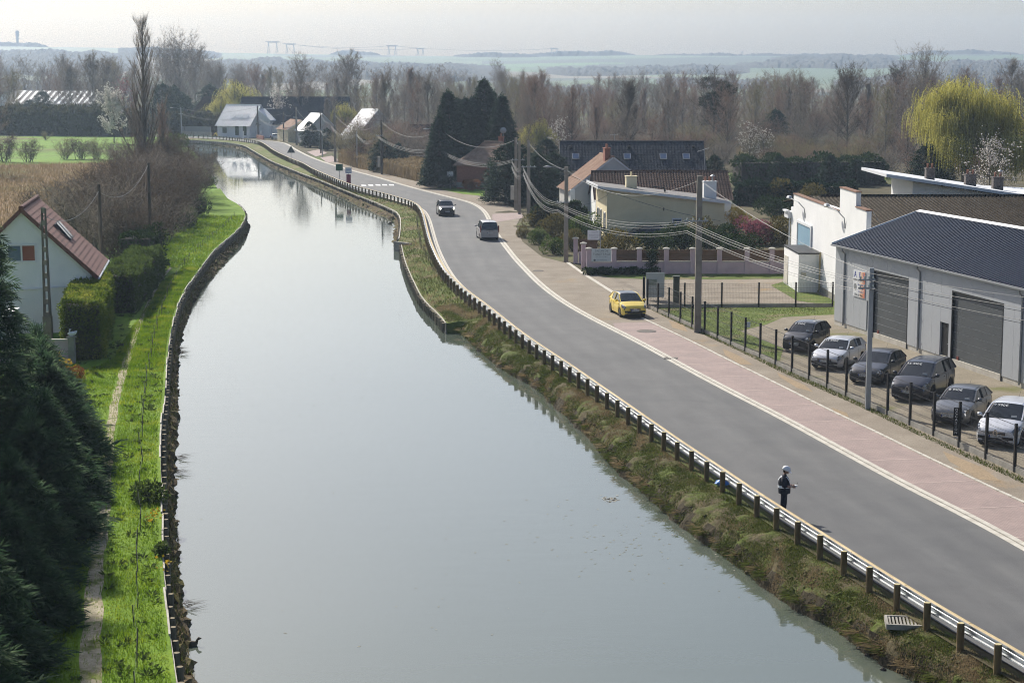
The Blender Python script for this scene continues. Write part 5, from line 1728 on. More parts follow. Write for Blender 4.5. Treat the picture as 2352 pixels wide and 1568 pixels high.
def join_arrays(parts):
    vs, fs, off = [], [], 0
    for v, f in parts:
        vs.append(v); fs.append(f + off); off += len(v)
    return np.concatenate(vs), fs
def bare_tree(seed, H, CW, clear=0.18, up=48, nl=26, ns=7, nt=10, tw=0.035, lean=0.0, shape='round', tl=1.0, trunk_r=None):
    """returns (trunk mesh builder, twig verts, twig faces)"""
    rs = random.Random(seed)
    nr = np.random.RandomState(seed)
    mb = MB()
    tr = trunk_r or (0.009 * H + 0.04)
    wob = [rs.uniform(-1, 1) * 0.02 * H for _ in range(8)]
    def trunk(t):
        return Vector((lean * H * t + wob[0] * math.sin(3 * t + wob[1]), wob[2] * math.sin(4 * t) + wob[3] * t, H * 0.93 * t))
    mb.tube([trunk(k / 8) for k in range(9)], [tr * (1 - 0.92 * (k / 8)) + 0.012 for k in range(9)], 6)
    SP, SA, SL, SW = [], [], [], []
    TP, TA, TL = [], [], []
    for i in range(nl):
        u = (i + rs.random()) / nl
        t = clear + (1 - clear) * u ** 0.9 * 0.97
        b = trunk(t)
        az = i * 2.399 + rs.uniform(-.5, .5)
        if shape == 'round':
            ln = CW / 2 * (0.62 + 0.72 * math.sin(math.pi * min(1, u * 0.80 + 0.12))) * rs.uniform(.75, 1.2)
            el = R(up - 16 + 40 * u + rs.uniform(-12, 12))
        elif shape == 'poplar':
            ln = H * 0.37 * (1.02 - u * 0.84) * rs.uniform(.7, 1.2)
            el = R(up + rs.uniform(-5, 6))
        else:
            ln = CW / 2 * (1.25 - 0.8 * u) * rs.uniform(.7, 1.15)
            el = R(up - 10 + 30 * u + rs.uniform(-12, 12))
        d = Vector((math.cos(az) * math.cos(el), math.sin(az) * math.cos(el), math.sin(el)))
        pts = [b]
        dd = d.copy()
        for k in range(4):
            dd = (dd + Vector((rs.uniform(-.18, .18), rs.uniform(-.18, .18), 0.10 + rs.uniform(-.1, .12)))).normalized()
            pts.append(pts[-1] + dd * ln / 4)
        r0 = tr * (1 - 0.9 * t) * 0.5 + 0.012
        mb.tube(pts, [r0, r0 * 0.75, r0 * 0.5, r0 * 0.3, 0.01], 4, cap=False)
        for j in range(ns):
            s = 0.22 + 0.78 * (j + rs.random()) / ns
            k = min(3, int(s * 4)); f = s * 4 - k
            p = pts[k].lerp(pts[k + 1], min(f, 1))
            base = (pts[k + 1] - pts[k]).normalized()
            sd = (base * 0.8 + Vector((rs.gauss(0, .55), rs.gauss(0, .55), rs.gauss(0.22, .35)))).normalized()
            if shape == 'poplar':
                sd = (sd + Vector((0, 0, 1.1))).normalized()
            sl = max(0.6, ln * rs.uniform(.22, .42) * (1.15 - 0.4 * s)) * tl
            SP.append(p); SA.append(sd); SL.append(sl); SW.append(max(0.03, r0 * 0.55))
            for q in range(nt):
                w = rs.random()
                TP.append(p + sd * (sl * w))
                td = sd * 0.7 + Vector((rs.gauss(0, .6), rs.gauss(0, .6), rs.gauss(0.25, .45)))
                if shape == 'poplar':
                    td += Vector((0, 0, 0.9))
                TA.append(td); TL.append(rs.uniform(.35, .95) * (0.55 + 0.06 * H) * tl)
    v1, f1 = leaves(np.array(SP), np.array(SA), np.array(SL), np.array(SW), seed, 'tri')
    v2, f2 = leaves(np.array(TP), np.array(TA), np.array(TL), tw, seed + 1, 'tri', droop=0.0)
    v, fs = join_arrays([(v1, f1), (v2, f2)])
    return mb, v, fs
def tree_mesh_single(name, gen, bark, twig):
    mb, v, fs = gen
    n0 = len(mb.v)
    tv = np.array([tuple(p) for p in mb.v], dtype=float)
    quads = np.array([f for f in mb.f if len(f) == 4], dtype=np.int32)
    faces = [quads] + [f + n0 for f in fs]
    ids = np.concatenate([np.zeros(len(quads), int), np.ones(sum(len(f) for f in fs), int)])
    me = mesh_arrays(name, np.concatenate([tv, v]), faces, mat_ids=ids)
    me.materials.append(bark); me.materials.append(twig)
    return me
def tree_thing(name, label, cat, loc, gen, bark, twig, rz=0.0, group=None, extra=None, sc=1.0):
    mb, v, fs = gen
    t = thing(name, label, cat, loc, rz, group)
    t.scale = (sc,) * 3
    mb.build('trunk', bark, t)
    me = mesh_arrays('crown', v, fs); me.materials.append(twig)
    put('crown', me, t)
    return t
def leaf_mesh(name, v, f, mat):
    me = mesh_arrays(name, v, [f] if not isinstance(f, list) else f)
    me.materials.append(mat)
    return me

# conifers -----------------------------------------------------------
def fronds(P, A, L, m, wfac, seed, spread=1.0):
    """feathery sprays: each a flat fan of m narrow blades along an axis"""
    rs = np.random.RandomState(seed)
    n = len(P)
    A = unit(A)
    S = unit(np.cross(A, np.array([0, 0, 1.0]) + 0.5 * rs.normal(size=(n, 3))))
    vs, fs = [], []
    for k in range(m):
        u = k / max(1, m - 1)
        side = (1 if k % 2 else -1) * (0.0 if k == m - 1 else 1.0)
        ang = side * (0.95 - 0.45 * u) * spread
        D = A * math.cos(ang) + S * math.sin(ang)
        D = unit(D + 0.12 * rs.normal(size=(n, 3)))
        base = P + A * (L * 0.75 * u)[:, None]
        ln = (L * (0.62 - 0.30 * u))[:, None]
        W_ = unit(np.cross(D, np.cross(A, S) + 0.3 * rs.normal(size=(n, 3)))) * (ln * wfac)
        v = np.stack([base, base + D * ln * 0.45 + W_, base + D * ln, base + D * ln * 0.45 - W_], 1).reshape(-1, 3)
        vs.append(v)
    V = np.concatenate(vs)
    F = np.arange(len(V)).reshape(-1, 4)
    return V, F
def conifer(seed, H, Rr, nb=150, nsp=14, spl=0.6, m=7, wfac=0.17, prof='cone', low=0.03, rise=0.25, droop=0.25):
    rs = np.random.RandomState(seed)
    P, A, L = [], [], []
    mb = MB()
    mb.tube([(0, 0, -0.2), (0.02 * H, 0, H * 0.5), (0, 0, H * 0.97)], [0.03 * H + 0.04, 0.018 * H + 0.02, 0.01], 7)
    for i in range(nb):
        t = low + (1 - low) * ((i + rs.rand()) / nb) ** 1.15
        if prof == 'cone':
            r = Rr * (1 - t) ** 0.75 * (0.78 + 0.35 * rs.rand())
        elif prof == 'column':
            r = Rr * min(1, (1.03 - t) * 2.2) ** 0.7 * (0.72 + 0.4 * rs.rand())
        else:
            r = Rr * math.sqrt(max(0.02, 1 - (t * 1.0) ** 2)) * (0.7 + 0.45 * rs.rand())
        az = i * 2.399 + rs.rand() * 1.2
        d = np.array([math.cos(az), math.sin(az), 0])
        z0 = H * t
        pts_u = 0.25 + 0.75 * np.sort(rs.rand(nsp)) ** 0.75
        for u in pts_u:
            z = z0 + r * (rise * u - droop * u * u)
            lat = np.array([-d[1], d[0], 0]) * rs.normal() * 0.16 * r * u
            P.append(np.array([0, 0, z]) + d * (r * u) + lat + rs.normal(size=3) * 0.06)
            a = d * 1.0 + lat * 2.0 + np.array([0, 0, rise - 2 * droop * u + 0.15 * rs.normal()]) + 0.25 * rs.normal(size=3)
            A.append(a); L.append(spl * (0.6 + 0.7 * rs.rand()) * (0.6 + 0.4 * (1 - t)))
        mb.tube([(0, 0, z0 - 0.1 * r), tuple(np.array([0, 0, z0 + r * (rise * .6 - droop * .36)]) + d * r * 0.6)], [0.02 + 0.008 * r, 0.01], 3, cap=False)
    # leader sprays
    for k in range(10):
        P.append(np.array([0, 0, H * (0.9 + 0.01 * k)])); A.append(np.array([rs.normal() * .3, rs.normal() * .3, 1.0])); L.append(spl * 0.9)
    V, F = fronds(np.array(P), np.array(A), np.array(L), m, wfac, seed)
    return mb, V, [F]
def con_thing(name, label, loc, gen, leaf, rz=0.0, group=None, sc=1.0, cat='conifer'):
    return tree_thing(name, label, cat, loc, gen, M_barkd, leaf, rz, group, None, sc)

# the dark conifers at the left edge
CONS = [conifer(101 + k, 4.3, 2.75, 62, 17, 1.25, 11, 0.085, 'cone', 0.0, 0.22, 0.34) for k in range(3)]
CONT = [conifer(111 + k, 6.8, 3.0, 80, 17, 1.3, 11, 0.085, 'cone', 0.0, 0.22, 0.34) for k in range(2)]
CONA = conifer(121, 12.5, 2.9, 130, 22, 1.0, 11, 0.085, 'cone', 0.02, 0.14, 0.36)
con_thing('conifer_tree', 'tallest dark conifer at the left edge, its branches reaching before the white house', (-20.6, 69.3, 0), CONA, L_conl, 0.4)
con_thing('conifer_tree', 'very tall dark conifer just beyond the left edge, its shadow lies across the towpath', (-25.0, 70.5, 0), conifer(122, 20.5, 3.4, 170, 26, 1.5, 8, 0.10, 'column', 0.10, 0.14, 0.30), L_conl, 1.4)
tall = [(-26.0, 80.0, 0.60, 'dark conifer at the left edge below the garden wall'), (-23.6, 74.5, 0.70, 'tall dark conifer at the left edge, third from the bottom'),
        (-18.4, 58.5, 0.85, 'dark conifer at the left edge beside the shaded towpath'), (-17.6, 54.5, 0.8, 'tall dark conifer in the lower left corner'),
        (-17.4, 48.5, 0.8, 'dark conifer cut by the bottom left corner')]
protos = []
for k, (x, y, s, lb) in enumerate(tall):
    if k < 2:
        protos.append(con_thing('conifer_tree', lb, (x, y, 0), CONT[k], L_conl, k * 1.3, None, s))
    else:
        copy_tree(protos[k % 2], (x, y, 0), k * 1.3, lb, s)
lowc = [(-22.4, 85.0, .85), (-20.6, 79.0, .9), (-18.8, 73.0, .95), (-17.7, 67.5, .85), (-16.6, 62.0, .88), (-15.9, 57.0, .82), (-15.1, 52.0, .82), (-14.5, 47.5, .82), (-14.0, 43.5, .82)]
lowlab = ['spreading dark green conifer bush just below the yellow forsythia', 'spreading dark conifer bush, second down from the forsythia', 'spreading dark conifer bush, third down from the forsythia',
          'spreading dark conifer bush at the widest bulge beside the towpath', 'spreading dark conifer bush where the towpath narrows', 'spreading dark conifer bush level with the yellow flowering weeds',
          'spreading dark conifer bush at the start of the shaded towpath', 'spreading conifer bush beside the shaded towpath near the bottom', 'lowest spreading conifer bush cut by the bottom edge']
protos = []
for k, (x, y, s) in enumerate(lowc):
    if k < 3:
        protos.append(con_thing('conifer_bush', lowlab[k], (x, y, 0), CONS[k], L_conl, k * 2.1, None, s, 'bush'))
    else:
        copy_tree(protos[k % 3], (x, y, 0), k * 2.1, lowlab[k], s)

# cypress group beside the brick house, other evergreens
CYP = [conifer(131 + k, 13.0, 3.7, 250, 18, 1.1, 6, 0.18, 'cone', 0.03, 0.30, 0.22) for k in range(3)]
cyp = [(1030, 425, 1.0), (1068, 415, 0.92), (1088, 412, 0.93), (1112, 410, 1.12), (1152, 418, 0.95), (1010, 432, .75), (1172, 415, .6), (1050, 405, .9), (1130, 402, .98)]
cl = ['tall dark cypress with a sharp tip, leftmost of the group', 'dark cypress second from the left in the group', 'dark cypress in the middle of the group', 'tallest dark cypress of the group, right of the middle', 'broad dark cypress at the right of the group',
      'low dark cypress at the left foot of the group', 'low dark cypress at the right foot of the group', 'dark cypress in the rear left of the group', 'dark cypress in the rear right of the group']
protos = []
for k, (px, py, s) in enumerate(cyp):
    p = U(px, py)
    if k < 3:
        protos.append(con_thing('cypress_tree', cl[k], p, CYP[k], L_con, k, 'dark cypresses beside the brick house', s))
    else:
        copy_tree(protos[k % 3], p, k * 1.7, cl[k], s)
COL_ = [conifer(141 + k, 6.2, 2.4, 150, 14, 0.8, 5, 0.2, 'column', 0.02, 0.3, 0.2) for k in range(2)]
evs = [(1165, 468, 1.15, 'dense evergreen in front of the brick house gable'), (1190, 460, 1.1, 'dense evergreen behind the twin concrete poles'), (1240, 470, 0.95, 'dark evergreen right of the three poles'),
       (1275, 455, 0.9, 'dark evergreen left of the grey gable house'), (1330, 420, .55, 'small evergreen before the slate roof gable'), (1255, 440, 1.1, 'dark evergreen before the slate house gable'),
       (1560, 432, .62, 'small conifer poking above the brown roof, left one'), (1500, 425, .5, 'little bushy conifer between brown and slate roofs'), (1600, 428, .75, 'small conifer behind the roof aerial'), (1640, 430, .7, 'small conifer at the right end of the brown roof'),
       (400, 300, 1.9, 'tall dark evergreen left of the canal end'), (375, 305, 2.0, 'tall dark evergreen hidden behind the poplar'), (425, 298, 1.5, 'dark evergreen above the metal gate'),
       (485, 290, 1.9, 'dark evergreen behind the far houses'), (548, 285, 1.9, 'pointed dark evergreen above the white far house'), (100, 290, 1.6, 'dark round evergreen behind the warehouse'), (70, 288, 1.2, 'smaller dark evergreen behind the warehouse at left'),
       (712, 338, .85, 'bushy green conifer beside the orange roof'), (752, 345, .7, 'dark conifer between the far poles'), (880, 395, .85, 'dark conifer behind the reed bed'), (915, 392, .7, 'small dark conifer behind the reeds'),
       (2128, 470, 1.15, 'dark conifer in front of the willow'), (2150, 462, .9, 'small dark conifer against the willow foot'), (1780, 345, 1.3, 'dark evergreen in the bare wood'), (1650, 330, 1.5, 'dim evergreen among the bare trees'), (835, 380, .7, 'dark shrubby conifer by the thin lamp pole'), (1720, 425, .6, 'dark evergreen at the left end of the laurel hedge'), (1790, 430, .7, 'dark evergreen rising from the laurel hedge'), (1850, 425, .55, 'lower dark evergreen in the laurel hedge'), (1905, 432, .72, 'dark evergreen in the right part of the laurel hedge'), (1965, 428, .6, 'dark evergreen at the right end of the laurel hedge')]
protos = []
for k, (px, py, s, lb) in enumerate(evs):
    p = U(px, py)
    if k < 2:
        protos.append(con_thing('evergreen_tree', lb, p, COL_[k], L_con, k, None, s))
    else:
        copy_tree(protos[k % 2], p, k * 1.3, lb, s)

# clipped hedges ---------------------------------------------------------
def hedge(name, label, c0, c1, w, h, n, leaf, seed, size=0.16, rough=0.16, core=True, zb=0.0, taperx=0.0):
    """box hedge between two ground points: dark core and a coat of leaves"""
    c0, c1 = Vector(c0), Vector(c1)
    d = (c1 - c0); L_ = d.length
    ang = math.atan2(d.y, d.x)
    t = thing(name, label, 'hedge', (c0.x, c0.y, 0), ang)
    rs = np.random.RandomState(seed)
    u = rs.rand(n)
    face = rs.choice(5, n, p=[.40, .22, .22, .08, .08])
    x = u * L_; y = (rs.rand(n) - .5) * w; z = rs.rand(n) * h
    nrm = np.zeros((n, 3))
    z = np.where(face == 0, h, z); nrm[face == 0, 2] = 1
    y = np.where(face == 1, -w / 2, y); nrm[face == 1, 1] = -1
    y = np.where(face == 2, w / 2, y); nrm[face == 2, 1] = 1
    x = np.where(face == 3, 0, x); nrm[face == 3, 0] = -1
    x = np.where(face == 4, L_, x); nrm[face == 4, 0] = 1
    lump = rough * (np.sin(x * 1.7 + seed) + np.sin(y * 2.9 + x * 0.6) + np.sin(z * 2.3 + x)) * 0.5
    P = np.stack([x, y, z], 1) + nrm * (lump + rs.normal(size=n) * 0.07)[:, None] - nrm * 0.05
    A = nrm * 0.9 + rs.normal(size=(n, 3)) * 0.75 + np.array([0, 0, 0.25])
    v, f = leaves(P, A, size * (0.6 + 0.8 * rs.rand(n)), size * 0.6, seed)
    put('foliage', leaf_mesh('foliage', v, f, leaf), t)
    mb = MB(); mb.box((L_ / 2, 0, h / 2 - 0.1), (L_ - 0.3, w - 0.3, h - 0.15)); mb.build('inner_branches', M_barkd, t)
    return t
a, b_ = U(176, 830), U(208, 714)
hedge('clipped_hedge', 'tall clipped hedge with sunlit yellow green top beside the towpath', (-24.1, 101.5, 0), (-26.9, 117.0, 0), 2.2, 3.15, 30000, L_hedge, 1, 0.15, 0.12)
hedge('clipped_hedge', 'second clipped hedge behind the tall one along the towpath', (-26.3, 121.5, 0), (-28.3, 141, 0), 2.2, 2.6, 20000, L_shrub, 2, 0.18, 0.18)
hedge('clipped_hedge', 'dark thin hedge by the dark wooden pole left of the shrubs', (-29.6, 143, 0), (-29.9, 150, 0), 2.5, 3.2, 4000, L_dark, 3, 0.25, 0.3)
for (q0, q1, w, h, lb, sd) in (((1690, 470), (1960, 470), 3.0, 2.4, 'dark conifer hedge behind the forsythia at right', 4), ((1690, 425), (2020, 422), 5.0, 3.4, 'long dark laurel hedge beyond the brown roof', 5),
                               ((1228, 520), (1330, 520), 1.2, 1.9, 'dark screened hedge left of the cream block', 6)):
    a, b_ = U(*q0), U(*q1)
    hedge('garden_hedge', lb, a, b_, w, h, 9000, L_dark if sd != 4 else L_con, sd, 0.38, 0.75 if sd == 5 else 0.4)

# leafy and bare shrubs ---------------------------------------------------
def leafy(seed, r, h, n, size, lumps=7):
    rs = np.random.RandomState(seed)
    P, A = [], []
    for k in range(lumps):
        a = rs.rand() * 6.28; q = rs.rand() ** 0.5 * 0.62
        c = (math.cos(a) * r * q, math.sin(a) * r * q, h * (0.30 + 0.42 * rs.rand() * (1 - q * 0.6)))
        rr = (r * (0.38 + .2 * rs.rand()), r * (0.38 + .2 * rs.rand()), h * (0.30 + .16 * rs.rand()))
        p, d = blob_pts(n // lumps, c, rr, seed * 31 + k, 0.6)
        P.append(p); A.append(d)
    P = np.concatenate(P); A = np.concatenate(A)
    keep = P[:, 2] > 0.03
    P, A = P[keep], A[keep]
    v, f = leaves(P, A + rs.normal(size=P.shape) * 0.6 + np.array([0, 0, 0.3]), size * (0.6 + 0.8 * rs.rand(len(P))), size * 0.55, seed)
    mb = MB()
    for k in range(7):
        a = k * 0.9
        mb.tube([(0.05 * math.cos(a), 0.05 * math.sin(a), -0.1), (r * .45 * math.cos(a), r * .45 * math.sin(a), h * 0.65)], [0.05, 0.015], 4, cap=False)
    return mb, v, [f]
def bare_shrub(seed, r, h, stems=16, nt=95, tw=0.03):
    rs = random.Random(seed)
    mb = MB(); TP, TA, TL = [], [], []
    for i in range(stems):
        az = i * 2.399; q = rs.random()
        d = Vector((math.cos(az) * (0.25 + .65 * q), math.sin(az) * (0.25 + .65 * q), 1.0)).normalized()
        ln = h * rs.uniform(.75, 1.08)
        b = Vector((rs.gauss(0, r * .18), rs.gauss(0, r * .18), 0)); pts = [b]; dd = d.copy()
        for k in range(4):
            dd = (dd + Vector((rs.gauss(0, .16), rs.gauss(0, .16), 0.03))).normalized(); pts.append(pts[-1] + dd * ln / 4)
        mb.tube(pts, [0.05, 0.04, 0.03, 0.02, 0.008], 4, cap=False)
        for j in range(nt):
            s = 0.15 + 0.85 * rs.random() ** 0.8
            k = min(3, int(s * 4)); p = pts[k].lerp(pts[k + 1], s * 4 - k)
            td = (pts[k + 1] - pts[k]).normalized() * 0.6 + Vector((rs.gauss(0, .75), rs.gauss(0, .75), rs.gauss(.15, .5)))
            p = p + Vector((rs.gauss(0, r * .16), rs.gauss(0, r * .16), rs.gauss(0, .2)))
            TP.append(p); TA.append(td); TL.append(rs.uniform(.4, 1.15))
    v, f = leaves(np.array(TP), np.array(TA), np.array(TL), tw, seed, 'tri')
    return mb, v, [f]
SHR = [bare_shrub(201 + k, 2.9, 5.6, 18, 150, 0.036) for k in range(4)]
protos = []
def shrub_row(spots, name, labf, gens, twigs, group, cat='shrub'):
    pr = {}
    for k, (x, y, s) in enumerate(spots):
        i = k % len(gens)
        if i not in pr:
            pr[i] = tree_thing(name, labf(k), cat, (x, y, 0), gens[i], M_barkd, twigs[i % len(twigs)], k, group, None, s)
        else:
            copy_tree(pr[i], (x, y, 0), k * 1.9, labf(k), s)
# thicket along the left bank from the hedge to the bend
rs = random.Random(17)
spots = []
for k in range(13):
    t_ = k / 12
    y = 148 + 118 * t_
    xr = float(np.interp(y, [148, 165, 185, 205, 225, 245, 266], [XAT(352, 148), XAT(395, 165), XAT(430, 185), XAT(468, 205), XAT(478, 225), XAT(462, 245), XAT(440, 266)]))
    spots.append((xr - 2.2, y, rs.uniform(.95, 1.2)))
    spots.append((xr - 6.2 + rs.uniform(-.6, .6), y + 4, rs.uniform(1.15, 1.45)))
    if k % 2:
        spots.append((xr - 10.0, y + 2, rs.uniform(.95, 1.25)))
ORD = ['first', 'second', 'third', 'fourth', 'fifth', 'sixth', 'seventh', 'eighth', 'ninth', 'tenth', 'eleventh', 'twelfth', 'thirteenth']
RW = []
for k in range(13):
    RW += [f'{ORD[k]} leafless shrub from the hedge in the canal side row of the thicket', f'{ORD[k]} leafless shrub from the hedge in the inner row of the thicket'] + ([f'leafless shrub at the field side of the thicket behind its {ORD[k]} pair'] if k % 2 else [])
shrub_row(spots, 'bare_shrub', lambda k: RW[k], SHR, [TW[3], TW[0], TW[3], TW[3]], 'bare thicket shrubs on the left bank')
# evergreen ivy and gorse lumps inside the thicket foot
IVY = [leafy(221 + k, 2.0, 2.6, 2600, 0.24) for k in range(2)]
pr = None
for k, (px, py, s, lb) in enumerate(((452, 498, .8, 'dark ivy clad bush at the foot of the thicket by the grass point'), (420, 522, .9, 'dark green bush in the thicket above the grass bank'), (300, 590, 1.0, 'dark ivy bush beside the second clipped hedge'),
                                 (330, 560, .9, 'dark bush behind the slanting wooden pole'), (405, 350, 1.6, 'bright green ivy bush at the top of the thicket'), (385, 365, 1.5, 'green ivy bush beside the poplar foot'), (475, 430, .7, 'yellowish gorse bush hanging over the canal'))):
    p = U(px, py)
    if k < 2:
        q = tree_thing('ivy_bush', lb, 'bush', p, IVY[k], M_barkd, L_dark if k == 0 else L_shrub, k, None, None, s)
        pr = (pr or []) + [q]
    else:
        copy_tree(pr[0 if k < 4 else 1], p, k, lb, s)

# poplar, forest -----------------------------------------------------------
gp = bare_tree(301, 24.0, 6, 0.05, 63, 54, 10, 8, 0.026, 0.0, 'poplar', 0.8, 0.36)
p = U(337, 440)
t = tree_thing('poplar_tree', 'tall leafless poplar with upright twigs behind the left thicket', 'poplar', p, gp, M_bark, TW[0], 0.5)
q = tree_thing('poplar_tree', 'slimmer leafless poplar stem leaning right of the tall one', 'poplar', (p.x + 1.6, p.y + 3, 0), bare_tree(302, 11.5, 4, 0.1, 66, 26, 7, 9, 0.03, 0.05, 'poplar', 0.9, 0.25), M_bark, TW[1], 1.5)
q = tree_thing('poplar_tree', 'lower leafless poplar stem left of the tall one', 'poplar', (p.x - 1.8, p.y + 2, 0), bare_tree(303, 13.5, 4, 0.1, 66, 26, 7, 9, 0.03, -0.06, 'poplar', 0.9, 0.25), M_bark, TW[0], 2.5)
def at(px, depth):
    return (XAT(px, depth, 165 + 67200 / depth), depth, 0)
tree_thing('bare_tree', 'leafless tree cut by the left edge above the pasture', 'tree', at(-25, 290), bare_tree(304, 15.5, 11, .2, 48, 34, 8, 12, .04), M_bark, TW[0], 0)
KINDS = [bare_tree(310, 15, 11, .18, 50, 34, 9, 13, .04), bare_tree(311, 16, 9.5, .2, 54, 34, 9, 13, .04), bare_tree(312, 14, 12, .12, 46, 34, 9, 13, .04), bare_tree(313, 17, 8.5, .22, 58, 32, 9, 13, .04),
         bare_tree(314, 13, 10, .08, 50, 34, 9, 13, .04), bare_tree(315, 16, 6, .15, 66, 38, 8, 12, .04, 0, 'poplar')]
TREE_ME = []
for k, g in enumerate(KINDS):
    for j in (0, 1, 2):
        TREE_ME.append(tree_mesh_single('bare_tree', g, M_bark if j != 1 else M_barkd, TW[(0, 1, 2)[j]]))
for me in TREE_ME:
    pass
MARK = [(60, 'above the left warehouse'), (140, 'above the long warehouse'), (230, 'left of the tall poplar'), (330, 'behind the tall poplar'), (420, 'at the round poplar clump'), (520, 'above the metal gate'), (600, 'above the white far house'), (690, 'above the blue roof'), (760, 'right of the blue roof'),
        (850, 'behind the reed bed'), (930, 'left of the slender poplar'), (1000, 'left of the cypresses'), (1110, 'behind the cypresses'), (1210, 'right of the cypresses'), (1290, 'left of the slate roof'), (1370, 'above the slate gable'), (1450, 'above the slate roof middle'), (1540, 'above the slate roof right half'),
        (1630, 'above the slate roof end'), (1710, 'by pale blossom trees'), (1790, 'above the laurel hedge'), (1880, 'above the white workshop'), (1960, 'above the parapet'), (2040, 'left of the willow'), (2130, 'behind the willow left'), (2230, 'behind the willow middle'), (2330, 'behind the willow right'), (9999, 'at the right edge')]
DUP = {}
def tree_label(px, d, dr, h, hr, j, labels):
    where = next(w for lim, w in MARK if px < lim)
    u = (d - dr[0]) / (dr[1] - dr[0])
    row = 'front row' if u < .33 else 'middle row' if u < .66 else 'back row'
    size = 'low' if h < hr[0] + (hr[1] - hr[0]) * .33 else 'tall' if h > hr[0] + (hr[1] - hr[0]) * .66 else 'middling'
    return f"{size} leafless {('grey', 'reddish', 'olive')[j]} tree {where}, {row}"
def forest(n, pxr, dr, hr, labels, seed, redness=0.4, avoid=None, group='leafless trees of the wood', olive=0.15):
    rs = random.Random(seed)
    k = 0
    tries = 0
    pts = []
    while k < n and tries < n * 40:
        tries += 1
        d = dr[0] + (dr[1] - dr[0]) * rs.random() ** 0.85
        px = rs.uniform(*pxr)
        x, y, _ = at(px, d)
        if any((x - a) ** 2 + (y - b_) ** 2 < 9 for a, b_ in pts):
            continue
        if avoid and avoid(px, d):
            continue
        pts.append((x, y))
        i = rs.randrange(len(KINDS))
        r_ = rs.random()
        j = 1 if r_ < redness else (2 if r_ < redness + olive else 0)
        s = rs.uniform(*hr) / 16.0
        o = put('bare_tree', TREE_ME[i * 3 + j], None, (x, y, -0.1), rs.uniform(0, 6.28), (s * rs.uniform(.9, 1.15), s * rs.uniform(.9, 1.15), s))
        tag(o, tree_label(px, d, dr, s * 16, hr, j, labels), 'tree', group)
        DUP.setdefault(o['label'], []).append((px, o))
        k += 1
LB3 = ['leafless grey brown tree in the wood behind the village', 'leafless reddish tree in the wood behind the village', 'leafless olive tinged tree in the wood behind the village']
def av(px, d):
    if d < 300 and px < 1640:
        return True
    if 1690 < px < 1990 and d < 345:
        return True
    if px > 2020 and d < 275:
        return True
    if px < 1000 and d < 420 and not (780 < px < 1000 and d > 350):
        return True
    return False
forest(170, (1190, 2480), (285, 600), (8.0, 14.0), LB3, 1, 0.52, av)
forest(72, (640, 1230), (350, 680), (8.5, 14.5), LB3, 2, 0.25, av)
forest(86, (-120, 660), (540, 950), (12, 20), ['leafless grey tree in the misty wood beyond the warehouses', 'leafless brownish tree in the misty wood beyond the warehouses', 'leafless olive tree in the misty wood beyond the warehouses'], 3, 0.2, None, 'misty trees beyond the warehouses')
# the far wood behind the single trees, one mass
def wood_mass(n, pxr, dr, hr, seed, label, mat):
    gens = [bare_tree(seed + k, 15, 10, .12, 48, 22, 6, 7, .10, 0, 'round' if k < 3 else 'poplar', 1.15) for k in range(4)]
    rs = np.random.RandomState(seed)
    parts = []
    for i in range(n):
        d = dr[0] + (dr[1] - dr[0]) * rs.rand(); px = rs.uniform(*pxr)
        x, y, _ = at(px, d)
        _, v, fs = gens[rs.randint(4)]
        sc = rs.uniform(*hr) / 15.0; a = rs.rand() * 6.28
        M = np.array([[math.cos(a), -math.sin(a), 0], [math.sin(a), math.cos(a), 0], [0, 0, 1]]) * sc
        V = v @ M.T + np.array([x, y, 0])
        for f in fs:
            parts.append((V, f))
            break
        parts[-1] = (V, np.concatenate(fs))
    V, FS = join_arrays(parts)
    me = mesh_arrays('far_wood', V, FS); me.materials.append(mat)
    stuff(put('far_wood', me), label)
wood_mass(110, (1150, 2550), (560, 980), (9, 14.5), 700, 'hazy mass of bare wood far behind the houses', TW[0])
wood_mass(90, (-250, 1200), (700, 1150), (11, 18), 710, 'misty mass of bare wood beyond the far village', TW[0])
def undergrowth(n, pxr, dr, h, seed, label, mat):
    rs = np.random.RandomState(seed)
    P, L_ = [], []
    while len(P) < n:
        d = dr[0] + (dr[1] - dr[0]) * rs.rand(); px = rs.uniform(*pxr)
        if av(px, d):
            continue
        x, y, _ = at(px, d)
        c = 0.5 + 0.5 * math.sin(x * .35 + 2 * math.sin(y * .11)) * math.sin(y * .23 + x * .1)
        if rs.rand() > .35 + .65 * c:
            continue
        P.append((x, y, rs.rand() ** 1.5 * h * (.35 + .65 * c))); L_.append(.7 + 1.1 * rs.rand())
    P = np.array(P)
    A = np.array([0, 0, .8]) + rs.normal(size=P.shape) * .6
    v, f = leaves(P, A, np.array(L_), .055, seed, 'tri')
    stuff(put('undergrowth', leaf_mesh('undergrowth', v, f, mat)), label)
undergrowth(70000, (1190, 2500), (285, 560), 5.0, 721, 'tangled brown undergrowth on the floor of the right hand wood', TW[0])
undergrowth(22000, (640, 1230), (350, 620), 4.5, 722, 'tangled grey undergrowth in the wood behind the village', TW[0])
